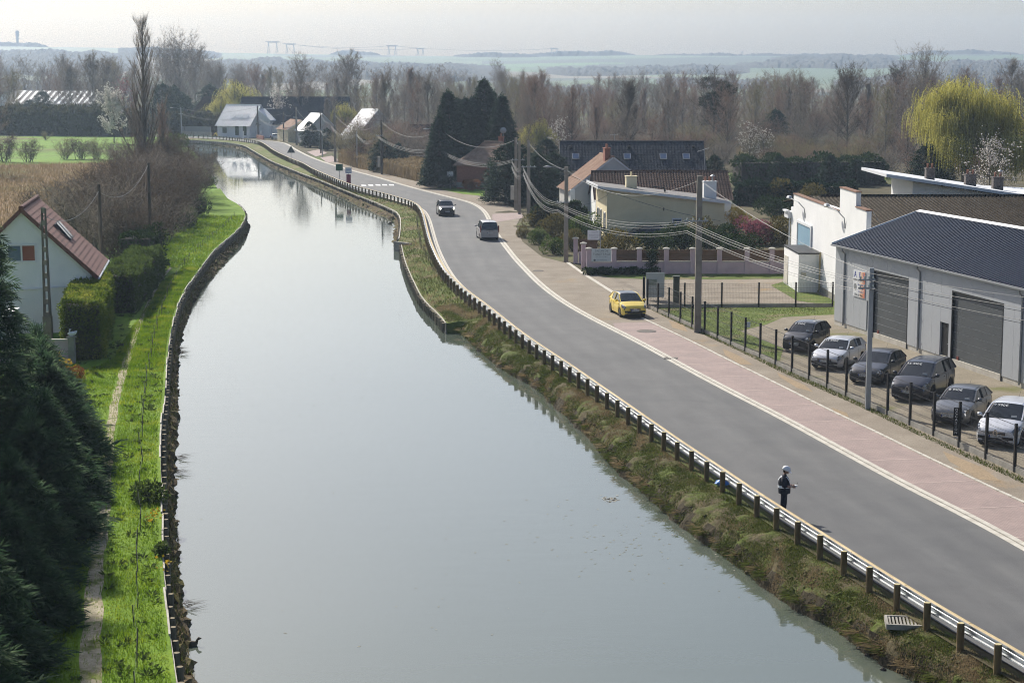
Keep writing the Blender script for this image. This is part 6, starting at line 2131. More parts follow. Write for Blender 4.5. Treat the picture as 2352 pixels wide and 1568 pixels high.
# shrub layer at the wood edge
SHW = [tree_mesh_single('bare_shrub', g, M_barkd, tw) for g, tw in zip(SHR, (TW[1], TW[0], TW[2], TW[1]))]
rs = random.Random(77)
for k in range(150):
    px = rs.uniform(1240, 2480) if k < 120 else rs.uniform(780, 1240)
    d = (rs.uniform(262, 345) if px > 1640 else rs.uniform(280, 400)) if k < 70 else (rs.uniform(330, 520) if k < 120 else rs.uniform(292, 400))
    if px > 2030 and d < 250:
        continue
    s = rs.uniform(.55, 1.05) * (1 if k < 70 else 1.35)
    o = put('bare_shrub', SHW[rs.randrange(4)], None, at(px, d), rs.uniform(0, 6), (s * 1.2, s * 1.2, s))
    where = next(w for lim, w in MARK if px < lim)
    tag(o, f"{'small' if s < .7 else 'large' if s > 1.0 else 'middling'} leafless shrub {where}, {'near' if d < 310 else 'far' if d > 390 else 'inner'} part", 'shrub', 'scrub below the wood' if k < 120 else 'garden shrubs behind the reeds')
    DUP.setdefault(o['label'], []).append((px, o))
for lb, lst in DUP.items():
    if len(lst) > 1:
        for i, (px, o) in enumerate(sorted(lst, key=lambda q: q[0])):
            o['label'] = f"{lb}, {('first', 'second', 'third', 'fourth', 'fifth', 'sixth', 'seventh', 'eighth')[min(i, 7)]} from left"
# singled-out trees
special = [(415, 620, 24, 22, 'round', 320, 'huge rounded leafless poplar clump left of the canal end', 0), (385, 640, 22, 17, 'round', 321, 'big leafless tree at the left shoulder of the round clump', 0), (448, 640, 22, 17, 'round', 322, 'big leafless tree at the right shoulder of the round clump', 0),
           (945, 470, 20, 5, 'poplar', 323, 'slender leafless poplar standing above the wood at centre', 1), (805, 520, 21, 12, 'round', 324, 'tall round leafless tree above the village', 0), (1440, 330, 15.5, 6, 'round', 325, 'thin crooked leafless tree leaning over the slate roof', 3),
           (985, 380, 15, 8, 'round', 326, 'leafless tree with a straight dark trunk left of the cypresses', 0), (885, 385, 15.5, 8, 'round', 327, 'pale leafless tree behind the reed bed', 0), (1945, 350, 17, 10, 'round', 328, 'large leafless tree with a dark forked trunk before the willow', 3),
           (2320, 460, 20, 9, 'round', 329, 'leafless round headed tree on the right skyline', 0), (2120, 430, 19.5, 15, 'round', 330, 'broad leafless tree left of the willow crown', 0), (2060, 440, 18, 10, 'round', 335, 'leafless tree with two dark limbs left of the broad tree', 3),
           (690, 470, 18, 14, 'round', 331, 'broad leafless tree behind the blue roofed house', 0), (215, 560, 21, 13, 'round', 332, 'tall leafless tree left of the poplar above the pasture', 0), (165, 570, 18, 11, 'round', 333, 'leafless tree above the warehouse roof', 0), (245, 600, 20, 11, 'round', 336, 'leafless tree just left of the tall poplar', 0)]
for (px, d, H, cw, sh, sd, lb, tk) in special:
    tree_thing('bare_tree', lb, 'tree', at(px, d), bare_tree(sd, H * .84, cw, .14 if sh == 'round' else .1, 50 if sh == 'round' else 66, 62 if sd < 323 else 42, 10, 14, .075 if d > 500 else .045, 0, sh, 1.0), M_barkd if tk == 3 else M_bark, TW[tk], sd)
g = bare_tree(340, 13.5, 10, .3, 40, 30, 7, 8, .06)
t = tree_thing('pine_tree', 'dark flat topped pine standing out in the bare wood', 'pine', at(1640, 345), g, M_barkd, TW[3], 1)
p_, d_ = [], []
for k in range(9):
    a = k * 0.9
    q, dd = blob_pts(420, (2.9 * math.cos(a) * (0.3 + .09 * k), 2.9 * math.sin(a) * (.3 + .09 * k), 9.0 + 0.62 * k % 5), (1.6, 1.6, 0.9), 400 + k, .3)
    p_.append(q); d_.append(dd)
v, f = leaves(np.concatenate(p_), np.concatenate(d_) + np.array([0, 0, .3]), .45, .16, 9)
put('needles', leaf_mesh('needles', v, f, leafmat('pine_needle', (0.03, 0.035, 0.022), (0.05, 0.055, 0.032), .2, 1.0)), t)

# willows -------------------------------------------------------------------
def willow(seed, H, Rr, nstr, seglen=0.55):
    rs = random.Random(seed); nr = np.random.RandomState(seed)
    mb = MB()
    top = Vector((0, 0, H * 0.35))
    mb.tube([(0, 0, -0.2), (0.2, 0, H * 0.2), (0, 0.1, H * 0.38)], [0.055 * H * .8, 0.045 * H * .8, 0.03 * H], 8)
    limbs = []
    for i in range(26):
        az = i * 2.399 + rs.uniform(-.4, .4)
        rr = Rr * rs.uniform(.12, .95); zt = H * (1.0 - 0.55 * (rr / Rr) ** 2) * rs.uniform(.86, 1.0)
        e = Vector((math.cos(az) * rr, math.sin(az) * rr, zt))
        pts = []
        for k in range(6):
            t = k / 5
            pts.append(top.lerp(e, t) + Vector((0, 0, H * 0.07 * math.sin(math.pi * t))))
        mb.tube(pts, [0.016 * H * (1 - .85 * k / 5) for k in range(6)], 5, cap=False)
        limbs.append(pts)
    V, F = [], []
    for i in range(nstr):
        pts = limbs[rs.randrange(26)]
        s = 0.25 + 0.75 * rs.random() ** 0.7
        k = min(4, int(s * 5)); p = pts[k].lerp(pts[k + 1], s * 5 - k) + Vector((rs.gauss(0, Rr * .10), rs.gauss(0, Rr * .10), rs.gauss(0, H * .03)))
        n = rs.randint(4, 11)
        d = Vector((p.x, p.y, 0)).normalized() * 0.5 + Vector((rs.gauss(0, .3), rs.gauss(0, .3), 0.25))
        side = Vector((rs.gauss(0, 1), rs.gauss(0, 1), 0)).normalized() * rs.uniform(.03, .06)
        q = p
        for j in range(n):
            d = (d * 0.62 + Vector((rs.gauss(0, .05), rs.gauss(0, .05), -0.5))).normalized()
            e = q + d * seglen * 0.75
            if e.z < 0.4:
                break
            o = len(V)
            m_ = (q + e) * 0.5
            V += [q, m_ + side, e, m_ - side]; F.append((o, o + 1, o + 2, o + 3))
            lv = Vector((rs.gauss(0, 1), rs.gauss(0, 1), -0.4)).normalized() * 0.26
            o = len(V); w_ = lv.cross(d).normalized() * 0.045
            V += [q, q + lv * .5 + w_, q + lv, q + lv * .5 - w_]; F.append((o, o + 1, o + 2, o + 3))
            q = e
    return mb, np.array([tuple(p) for p in V]), [np.array(F, dtype=np.int32)]
wx = XAT(2225, 225)
tree_thing('willow_tree', 'large yellow green weeping willow at the right edge', 'willow', (wx, 228, 0), willow(501, 15.6, 10.6, 9000, 0.5), M_barkd, L_willow, 0)
wg = willow(502, 8.5, 4.6, 900, .7)
t0 = tree_thing('willow_tree', 'yellow green willow behind the white far house', 'willow', at(545, 505), wg, M_barkd, L_willow, 0, None, None, 1.7)
for px, d, s, lb in ((510, 495, 1.2, 'smaller yellow willow left of the white far house'), (790, 455, 1.05, 'yellow green willow above the blue roof end'), (1235, 325, .95, 'olive yellow willow right of the cypresses'), (1205, 480, 1.2, 'pale yellow willow in the wood above the cypresses'), (1120, 520, 1.1, 'dim yellow tree behind the cypress tips'), (2365, 345, 1.0, 'pale willow cut by the right edge behind the big willow')):
    copy_tree(t0, at(px, d), px, lb, s)
# blossom trees
def blossom(seed, H, cw, leaf, n=2600, size=.22):
    mb, v, fs = bare_tree(seed, H, cw, .2, 45, 24, 6, 4, .03)
    rs = np.random.RandomState(seed)
    base = v[rs.randint(0, len(v), n)]
    keep = base[:, 2] > H * .22
    base = base[keep] + rs.normal(size=(keep.sum(), 3)) * .12
    v2, f2 = leaves(base, rs.normal(size=base.shape), size, size * .8, seed)
    V, FS = join_arrays([(v2, f2)])
    mb2, vv, ff = mb, v, fs
    return mb, (v, fs), (V, FS)
def blossom_thing(label, loc, seed, H, cw, leaf, n, size, sc=1.0):
    mb, tw, bl = blossom(seed, H, cw, leaf, n, size)
    t = tree_thing('blossom_tree', label, 'tree', loc, (mb, tw[0], tw[1]), M_barkd, TW[3], seed, None, None, sc)
    me = mesh_arrays('blossom', bl[0], bl[1]); me.materials.append(leaf); put('blossom', me, t)
    return t
blossom_thing('white blossoming tree left of the tall poplar by the pasture', at(262, 415), 601, 9.2, 8.0, L_blos, 4200, .30)
blossom_thing('white blossoming tree behind the annex chimneys', at(2268, 172), 602, 8.2, 5.5, L_blos, 1500, .16)
blossom_thing('white flowering tree behind the slate roof, left', at(1283, 285), 603, 8.0, 4.0, L_blos, 700, .2)
blossom_thing('pale blossoming tree before the right hand wood', at(1722, 290), 604, 6.5, 5.0, L_blos, 420, .2)
blossom_thing('small pale blossoming tree beside the wood edge', at(1752, 288), 605, 6.0, 4.0, L_blos, 380, .2)
blossom_thing('white blossom bush above the far dark roof', at(640, 460), 606, 10, 7, L_blos, 900, .35)
blossom_thing('pinkish white blossom tree beside the tall poplar', at(290, 470), 607, 12, 8, L_pink, 700, .3)

# garden shrubs right of the bend, along the forecourt, at the mauve wall
LG = [leafy(231 + k, 1.6, 2.0, 2400, 0.17) for k in range(3)]
gard = [(1232, 520, 1.0, L_olive, 'olive bush at the bend below the tall pole'), (1262, 545, 1.15, L_olive, 'brownish bush beside the street lamp pole'), (1240, 560, .8, L_shrub, 'bright low bush at the kerbside end of the garden'), (1272, 583, .85, L_shrub, 'bright green low bush before the lamp pole'),
        (1245, 470, .9, L_shrub, 'rounded pale green bush behind the bend garden'), (1338, 545, 1.25, L_shrub, 'leafy bush with pale leaves left of the cream block'), (1315, 575, .95, L_olive, 'dry brown bush by the first mauve pillar'), (1360, 560, 1.0, L_dark, 'dark bush behind the hanging sign'),
        (1428, 590, 1.25, L_olive, 'dry tan bush behind the parlour sign'), (1500, 585, 1.2, L_dark, 'dark bush behind the mauve wall beside the parked car'), (1568, 575, 1.4, L_dark, 'dark green shrub behind the mauve wall at centre'), (1618, 565, 1.35, L_olive, 'olive shrub behind the concrete pole'),
        (1660, 570, 1.3, L_dark, 'dark shrub right of the concrete pole'), (1700, 590, 1.2, L_dark, 'dark shrub below the pink blossom'), (1775, 560, 1.3, L_olive, 'brown bush beside the white workshop'), (1690, 520, 1.0, L_yel, 'yellow flowering forsythia right of the cream block'), (1735, 560, 1.35, L_pink, 'pink blossoming shrub above the mauve wall'),
        (1205, 545, .55, L_olive, 'tiny bush on the kerb of the bend garden'), (1080, 438, .9, L_rust, 'rusty red bush before the brick house'), (1125, 446, .55, L_shrub, 'low green bush by the gate pillars'), (1050, 432, .5, L_shrub, 'small round bush near the crossing sign'),
        (1395, 535, 1.0, L_shrub, 'light green shrub at the corner of the cream block'), (1790, 470, 1.6, L_olive, 'brown shrubs before the dark hedge at right'), (1850, 480, 1.5, L_olive, 'russet shrub behind the workshop parapet'), (1780, 500, 1.4, L_dark, 'dark shrub left of the workshop parapet'),
        (100, 872, .62, L_yel, 'yellow forsythia before the mauve garden wall'), (130, 866, .72, L_yel, 'larger yellow forsythia beside the garden wall pier'), (165, 875, .45, L_rust, 'small rusty bush right of the forsythia')]
pr = {}
for k, (px, py, s, mt, lb) in enumerate(gard):
    p = U(px, py)
    key = (mt.name)
    if key not in pr:
        pr[key] = tree_thing('garden_shrub', lb, 'shrub', p, LG[len(pr) % 3], M_barkd, mt, k, None, None, s)
    else:
        copy_tree(pr[key], p, k * 1.4, lb, s)
# dark flowering border at the foot of the mauve wall
for k in range(11):
    p = U(1352 + 15 * k, 632 - (k % 3))
    if k == 0:
        bo = tree_thing('border_plant', 'first low dark leafy plant from the parlour sign at the mauve wall foot', 'plant', p, leafy(260, .55, .75, 420, .15, 4), M_barkd, L_dark, 0, 'plants along the mauve wall')
    else:
        copy_tree(bo, p, k, f'{ORD[k]} low dark leafy plant from the parlour sign at the mauve wall foot', .75 + .1 * (k % 4))
tag(put('climbing_plant', leaf_mesh('climbing_plant', *leaves(np.array([[XAT(1499, wy) + NP.normal() * .22, wy - .26 + NP.normal() * .04, 0.35 + 1.6 * NP.rand() ** .7] for _ in range(500)]), NP.normal(size=(500, 3)), .15, .1, 3), L_dark)), 'dark climbing plant hanging over the timber panel', 'plant')
# pasture bushes on the left
PB = [bare_shrub(280 + k, 2.2, 4.2, 14, 90, .05) for k in range(2)]
pr = []
for k, (px, py, s, lb) in enumerate(((65, 372, 1.0, 'grey leafless bush in the pasture, leftmost'), (150, 366, .95, 'grey leafless bush in the pasture, second from the left'), (185, 366, .95, 'grey leafless bush in the pasture, third from the left'), (222, 366, .95, 'grey leafless bush in the pasture nearest the blossom tree'), (262, 368, .8, 'leafless bush under the white blossom tree'), (105, 322, .5, 'tiny dark bush alone in the pasture'), (10, 372, 1.2, 'leafless bush at the left edge of the pasture'))):
    if k < 2:
        pr.append(tree_thing('pasture_bush', lb, 'bush', U(px, py), PB[k], M_barkd, TW[2] if k else TW[3], k, None, None, s))
    else:
        copy_tree(pr[k % 2], U(px, py), k, lb, s)
# long dark hedge line at the far side of the pasture
for (q0, q1, h, lb, sd) in (((-60, 308), (230, 312), 6.0, 'long dark hedgerow at the far side of the pasture', 31), ((225, 312), (330, 312), 5.0, 'dark hedgerow between blossom tree and poplar', 32), ((385, 308), (500, 310), 4.0, 'dark garden hedge behind the metal gate', 33)):
    a, b_ = U(*q0), U(*q1)
    hedge('hedgerow', lb, a, b_, 6.0, h, 7000, leafmat('hedgerow_leaf', (0.05, 0.052, 0.03), (0.08, 0.078, 0.045), .3, .3, c=(0.13, 0.115, 0.07)), sd, 0.9, 1.1)

# grass, tufts, reeds (uncountable) ---------------------------------------------
def blades_obj(name, P, L, W_, mat, seed, label, lean=0.35, cat=None, parent=None):
    rs = np.random.RandomState(seed)
    A = np.array([0, 0, 1.0]) + rs.normal(size=P.shape) * lean
    v, f = leaves(P, A, L, W_, seed, 'tri')
    o = put(name, leaf_mesh(name, v, f, mat), parent)
    return stuff(o, label)
fpath = fx(pth)
def bank_grass(n, seed):
    rs = np.random.RandomState(seed)
    P = []
    yy = 38 + (150 - 38) * rs.rand(n * 2) ** 1.25
    for y in yy:
        xl = xLB(y) - 0.12
        xw = float(np.interp(y, [38, 60, 85, 101, 120, 141, 150], [xl - 6.0, xl - 6.5, xl - 6.8, -22.4, -24.6, -27, -27]))
        x = xw + (xl - xw) * rs.rand()
        if y < 140:
            px = fpath(y); w = 0.40 - 0.0025 * (y - 38)
            if abs(x - px) < w and rs.rand() < 0.70:
                continue
        P.append((x, y, -0.01))
        if len(P) >= n:
            break
    P = np.array(P)
    n = len(P)
    patch = 0.5 + 0.5 * np.sin(P[:, 0] * 1.3 + 2 * np.sin(P[:, 1] * .31)) * np.sin(P[:, 1] * .8 + P[:, 0])
    L_ = (0.05 + 0.10 * rs.rand(n)) * (0.5 + 0.9 * patch) * (1 + P[:, 1] / 160)
    return P, L_, 0.016 + 0.00022 * P[:, 1]
P, L_, W_ = bank_grass(120000, 5)
blades_obj('grass', P, L_, W_, L_grass, 6, 'bright green grass growing on the left bank', 0.45)
rs = np.random.RandomState(66)
PW, AW, LW_ = [], [], []
for y in 40 + 95 * rs.rand(520) ** 1.2:
    xl = xLB(y) - .3
    x = xl - 5.6 * rs.rand()
    if abs(x - fpath(y)) < .35:
        continue
    r_ = .10 + .16 * rs.rand()
    for q in range(14):
        a = rs.rand() * 6.28
        PW.append((x + .05 * math.cos(a), y + .05 * math.sin(a), .01)); AW.append((math.cos(a), math.sin(a), .35 + .5 * rs.rand())); LW_.append(r_ * (.7 + .6 * rs.rand()))
v, f = leaves(np.array(PW), np.array(AW), np.array(LW_), .07, 67)
stuff(put('weeds', leaf_mesh('weeds', v, f, L_shrub)), 'broad leaved weeds scattered in the left bank grass')
def far_bank_grass(n, seed):
    rs = np.random.RandomState(seed); P = []
    for y in 150 + 55 * rs.rand(n):
        xl = xLB(y) - 0.1
        P.append((xl - 7 * rs.rand(), y, 0))
    return np.array(P)
P = far_bank_grass(12000, 7)
blades_obj('grass', P, 0.22 + 0.12 * NP.rand(len(P)), 0.07, L_grass, 8, 'bright green grass on the point below the thicket', 0.5)
def rb_pts(n, y0, y1, u0, u1, seed):
    rs = np.random.RandomState(seed); P = []
    for y in y0 + (y1 - y0) * rs.rand(n) ** 1.2:
        a = xRG(y) + 0.3
        if y < Y_P2A:
            b_ = xRW3(y); u = u0 + (u1 - u0) * rs.rand()
            z = -0.04 - 0.50 * u ** 1.3 - 0.72 * max(0, (u - 0.72) / 0.28) ** 1.2
        else:
            b_ = xRP2(y) if y < Y_P2B else xRP1(y); u = u0 + (u1 - u0) * rs.rand() * .98
            z = -0.04 - 0.36 * u
        P.append((a + (b_ - a) * u, y, z))
    P = np.array(P)
    k = np.sin(P[:, 1] * 1.1 + 3 * np.sin(P[:, 0] * 1.7)) + np.sin(P[:, 1] * .37 + P[:, 0]) + 0.7 * rs.normal(size=len(P))
    return P, k
P, k = rb_pts(230000, 38, 128, 0.02, 0.97, 9)
g_ = k > -0.35
blades_obj('grass', P[g_], 0.04 + 0.08 * NP.rand(g_.sum()), 0.024, L_bankg, 10, 'patchy green grass on the right bank', 0.7)
d_ = k < -0.75
blades_obj('dry_grass', P[d_], 0.05 + 0.09 * NP.rand(d_.sum()), 0.022, L_dry, 11, 'straw coloured dead grass on the right bank', 0.9)
P, k = rb_pts(15000, 128, 290, 0.02, 0.99, 12)
blades_obj('grass', P[k > -.3], 0.14 + 0.12 * NP.rand((k > -.3).sum()), 0.05, L_bankg, 13, 'green verge grass between piling and guardrail', 0.6)
blades_obj('dry_grass', P[k < -.5], 0.14 + 0.14 * NP.rand((k < -.5).sum()), 0.045, L_dry, 14, 'dry verge grass between piling and guardrail', 0.7)
# hanging sedge tufts right at the water's edge
rs = np.random.RandomState(15)
TP, TA, TL, KD = [], [], [], []
for y in 38 + 88 * rs.rand(230) ** 1.15:
    if y > Y_P2A:
        continue
    x = xRW3(y) + 0.05 + 0.25 * rs.rand(); kind = rs.rand() < 0.40
    hgt = 0.30 + 0.30 * rs.rand()
    for q in range(46):
        a = rs.rand() * 6.28; r_ = rs.rand() ** .5
        TP.append((x + 0.22 * r_ * math.cos(a) + .1, y + .25 * r_ * math.sin(a), -0.85 + 0.18 * rs.rand()))
        TA.append((math.cos(a) * .8 - 0.45, math.sin(a) * .8, 0.75)); TL.append(hgt * (0.6 + .6 * rs.rand())); KD.append(kind)
TP, TA, TL, KD = map(np.array, (TP, TA, TL, KD))
for kd, mt, lb in ((True, L_dry, 'brown dead sedge hanging over the right water edge'), (False, L_bankg, 'green sedge tufts along the right water edge')):
    m_ = KD == kd
    v, f = leaves(TP[m_], TA[m_], TL[m_], 0.03, 16, 'tri', droop=0.45)
    stuff(put('sedge', leaf_mesh('sedge', v, f, mt)), lb)
# clods of soil and stones on the bank
rs = np.random.RandomState(18)
P, k = rb_pts(1500, 38, 124, 0.10, 0.99, 19)
mb = MB()
vs, fs = [], []
for i, p in enumerate(P):
    r_ = 0.03 + 0.08 * rs.rand() ** 2
    o = len(vs)
    for dx, dy, dz in ((1, 0, 0), (0, 1, 0), (-1, 0, 0), (0, -1, 0), (0, 0, .8), (0, 0, -.8)):
        vs.append((p[0] + r_ * dx * (0.7 + .6 * rs.rand()), p[1] + r_ * dy * (.7 + .6 * rs.rand()), p[2] + r_ * dz * (.7 + .5 * rs.rand())))
    for a, b_, c_ in ((0, 1, 4), (1, 2, 4), (2, 3, 4), (3, 0, 4), (1, 0, 5), (2, 1, 5), (3, 2, 5), (0, 3, 5)):
        fs.append((o + a, o + b_, o + c_))
stuff(put('soil_clods', leaf_mesh('soil_clods', np.array(vs), np.array(fs, dtype=np.int32), M_bank)), 'clods of soil and stones on the right bank')
# moss and twigs on the left toe
rs = np.random.RandomState(20)
P = []
for y in 37 + 160 * rs.rand(9000) ** 1.3:
    u = rs.rand(); a, b_ = xLB(y) + .2, max(xLW(y), xLB(y) + .5)
    P.append((a + (b_ - a) * u, y, -0.62 - 0.5 * u ** 1.5 - .02))
P = np.array(P)
h_ = rs.rand(len(P)) < .5
blades_obj('moss', P[h_], 0.10 + .14 * rs.rand(h_.sum()), 0.035, L_bankg, 21, 'mossy tufts on the stony toe of the left bank', 0.9)
blades_obj('dry_grass', P[~h_], 0.10 + .16 * rs.rand((~h_).sum()), 0.03, L_dry, 22, 'dead tufts on the stony toe of the left bank', 0.9)
for k, (px, py) in enumerate(((409, 1050), (406, 1085), (410, 800), (412, 812), (425, 1390))):
    p = U(px, py, -1.05)
    rs_ = np.random.RandomState(k)
    n = 26
    v, f = leaves(np.tile([[p.x, p.y, -1.0]], (n, 1)) + rs_.normal(size=(n, 3)) * .08, np.stack([0.7 + .4 * rs_.rand(n), rs_.normal(size=n) * .8, .3 + .3 * rs_.rand(n)], 1), .5 + .5 * rs_.rand(n), .02, k, 'tri', droop=.35)
    tag(put('overhanging_twigs', leaf_mesh('overhanging_twigs', v, f, TW[3])), ['spray of bare twigs over the water halfway down the left bank', 'bare twigs over the water just below the longer spray', 'thin bare twigs over the water opposite the pilings', 'thin twigs over the water beside the upper left toe', 'dry stalks over the water near the bottom of the left bank'][k], 'twigs')
# reed beds
def reeds(name, poly, n, h0, h1, seed, label, mat=L_dry, w=.06, plume=True):
    rs = np.random.RandomState(seed)
    pp_ = [U(a, b_) for a, b_ in poly]
    xs_, ys_ = [p.x for p in pp_], [p.y for p in pp_]
    P = []
    while len(P) < n:
        x, y = rs.uniform(min(xs_), max(xs_)), rs.uniform(min(ys_), max(ys_))
        ins = False
        for i in range(len(pp_)):
            a, b_ = pp_[i], pp_[i - 1]
            if (a.y > y) != (b_.y > y) and x < (b_.x - a.x) * (y - a.y) / (b_.y - a.y) + a.x:
                ins = not ins
        if ins:
            P.append((x, y, -0.02))
    P = np.array(P)
    A = np.array([0.12, 0, 1.0]) + rs.normal(size=P.shape) * 0.12
    L_ = h0 + (h1 - h0) * rs.rand(len(P)) * (0.75 + .25 * np.sin(P[:, 0] * .9) * np.sin(P[:, 1] * .5))
    v, f = leaves(P, A, L_, w, seed, 'tri')
    parts = [(v, f)]
    if plume:
        tip = P + unit(A) * (L_ * .86)[:, None]
        v2, f2 = leaves(tip, A * .6 + rs.normal(size=A.shape) * .4 + np.array([.5, 0, .1]), .32, .13, seed + 1)
        q = np.concatenate([f2[:, [0, 1, 2]], f2[:, [0, 2, 3]]])
        parts.append((v2, q))
    V, FS = join_arrays(parts)
    me = mesh_arrays(name, V, FS); me.materials.append(mat)
    return stuff(put(name, me), label)
reeds('reeds', [(772, 372), (800, 366), (880, 381), (940, 388), (990, 396), (1005, 424), (960, 418), (900, 404), (820, 387)], 9000, 1.9, 2.7, 41, 'bed of tall tan reeds beside the road')
reeds('reeds', [(-40, 380), (330, 374), (340, 400), (325, 470), (250, 530), (120, 520), (-40, 560)], 16000, 0.5, 1.0, 42, 'low dry reeds of the marsh field behind the house', L_dry, .09, False)
reeds('reeds', [(1690, 340), (2050, 338), (2050, 372), (1690, 372)], 5000, .8, 1.5, 43, 'rough tan grass below the right hand wood', L_dry, .12, False)
reeds('reeds', [(2480, 1180), (2352, 1100), (2130, 1000), (1960, 918), (1800, 848), (1700, 800), (1560, 738), (1500, 710), (1496, 712), (1556, 742), (1696, 806), (1796, 856), (1956, 926), (2126, 1008), (2348, 1110), (2476, 1192)], 7000, .06, .20, 44, 'scruffy grass along the foot of the mesh fence', L_bankg, .035, False)
reeds('reeds', [(1505, 708), (1910, 706), (1912, 722), (1790, 728), (1700, 762), (1790, 805), (1780, 822), (1700, 788), (1590, 744), (1520, 714)], 7000, .06, .16, 45, 'lawn grass inside the mesh fence', L_bankg, .04, False)
# yellow flowering weeds on the left bank edge
WD = leafy(270, .8, .75, 700, .16, 5)
tree_thing('flowering_weed', 'leafy green weed clump with yellow flowers hanging over the left piling', 'plant', U(348, 1150), WD, M_barkd, L_shrub, 0)
tree_thing('flowering_weed', 'small leafy weed on the left piling below the larger clump', 'plant', U(374, 1275), leafy(271, .35, .5, 260, .13, 3), M_barkd, L_shrub, 0)
for k, (px, py) in enumerate(((345, 1180), (362, 1172), (373, 1285))):
    p = U(px, py, .6)
    v, f = leaves(np.tile([[p.x, p.y, .5]], (14, 1)) + NP.normal(size=(14, 3)) * .12, NP.normal(size=(14, 3)), .12, .1, k)
    tag(put('yellow_flower', leaf_mesh('yellow_flower', v, f, L_yel)), ['yellow flower cluster at the lower side of the weed clump', 'yellow flower cluster at the right of the weed clump', 'yellow flowers on the small weed at the piling'][k], 'flower')
# ================================================================== vehicles
def paint(name, c, c2=None, rough=0.28, metal=0.25):
    return pm(name, c, c2, 0.8, rough=rough, metal=metal, spec=0.5, coat=0.6)
M_cglass = pm('car_glass', (0.018, 0.022, 0.026), rough=0.06, spec=0.7)
M_tyre = pm('tyre_rubber', (0.018, 0.018, 0.019), rough=0.85)
M_rim = pm('alloy_rim', (0.42, 0.43, 0.45), rough=0.35, metal=0.8)
M_rimk = pm('black_rim', (0.03, 0.03, 0.032), rough=0.4, metal=0.4)
M_ptrim = pm('black_plastic', (0.022, 0.022, 0.024), rough=0.6)
M_lamp = pm('headlamp_lens', (0.20, 0.22, 0.25), rough=0.1, metal=0.2, spec=0.8)
M_lampon = pm('lit_headlamp', (0.8, 0.8, 0.75), rough=0.2, emit=((1.0, 0.95, 0.8), 3.0))
M_red = pm('tail_lamp', (0.22, 0.012, 0.012), rough=0.2, spec=0.6)
M_amber = pm('amber_lens', (0.6, 0.25, 0.02), rough=0.2)
M_plate = pm('number_plate', (0.60, 0.60, 0.58), rough=0.4)
M_plateb = pm('plate_blue', (0.03, 0.06, 0.30), rough=0.4)
M_chrome = pm('chrome', (0.62, 0.63, 0.65), rough=0.15, metal=1.0)
M_under = pm('underbody', (0.012, 0.012, 0.012), rough=0.9)

def interp(x, pts):
    return float(np.interp(x, [p[0] for p in pts], [p[1] for p in pts]))
def smooth_interp(x, pts, h=0.10):
    return (interp(x - h, pts) + 2 * interp(x, pts) + interp(x + h, pts)) / 4
wheel_cache = {}
def wheel_meshes(r, w, rim):
    key = (round(r, 3), rim.name)
    if key in wheel_cache:
        return wheel_cache[key]
    mb = MB(); mb.lathe([(r * .66, -w / 2), (r * .93, -w / 2), (r, -w / 2 + .03), (r, w / 2 - .03), (r * .93, w / 2), (r * .66, w / 2)], 22, axis='y')
    ty = mb.mesh('tyre', M_tyre, smooth=False)
    mb = MB()
    mb.lathe([(r * .66, -w * .42), (r * .66, w * .42), (r * .60, w * .44), (r * .60, w * .2), (r * .05, w * .22)], 20, axis='y')
    for k in range(5):
        a = k * 2 * math.pi / 5
        mb.bar((r * .08 * math.cos(a), w * .36, r * .08 * math.sin(a)), (r * .63 * math.cos(a), w * .42, r * .63 * math.sin(a)), r * .17, .03, up=(0, 1, 0))
    mb.lathe([(r * .16, w * .2), (r * .16, w * .40), (r * .1, w * .43)], 10, axis='y')
    rm = mb.mesh('rim', rim, smooth=False)
    wheel_cache[key] = (ty, rm)
    return ty, rm

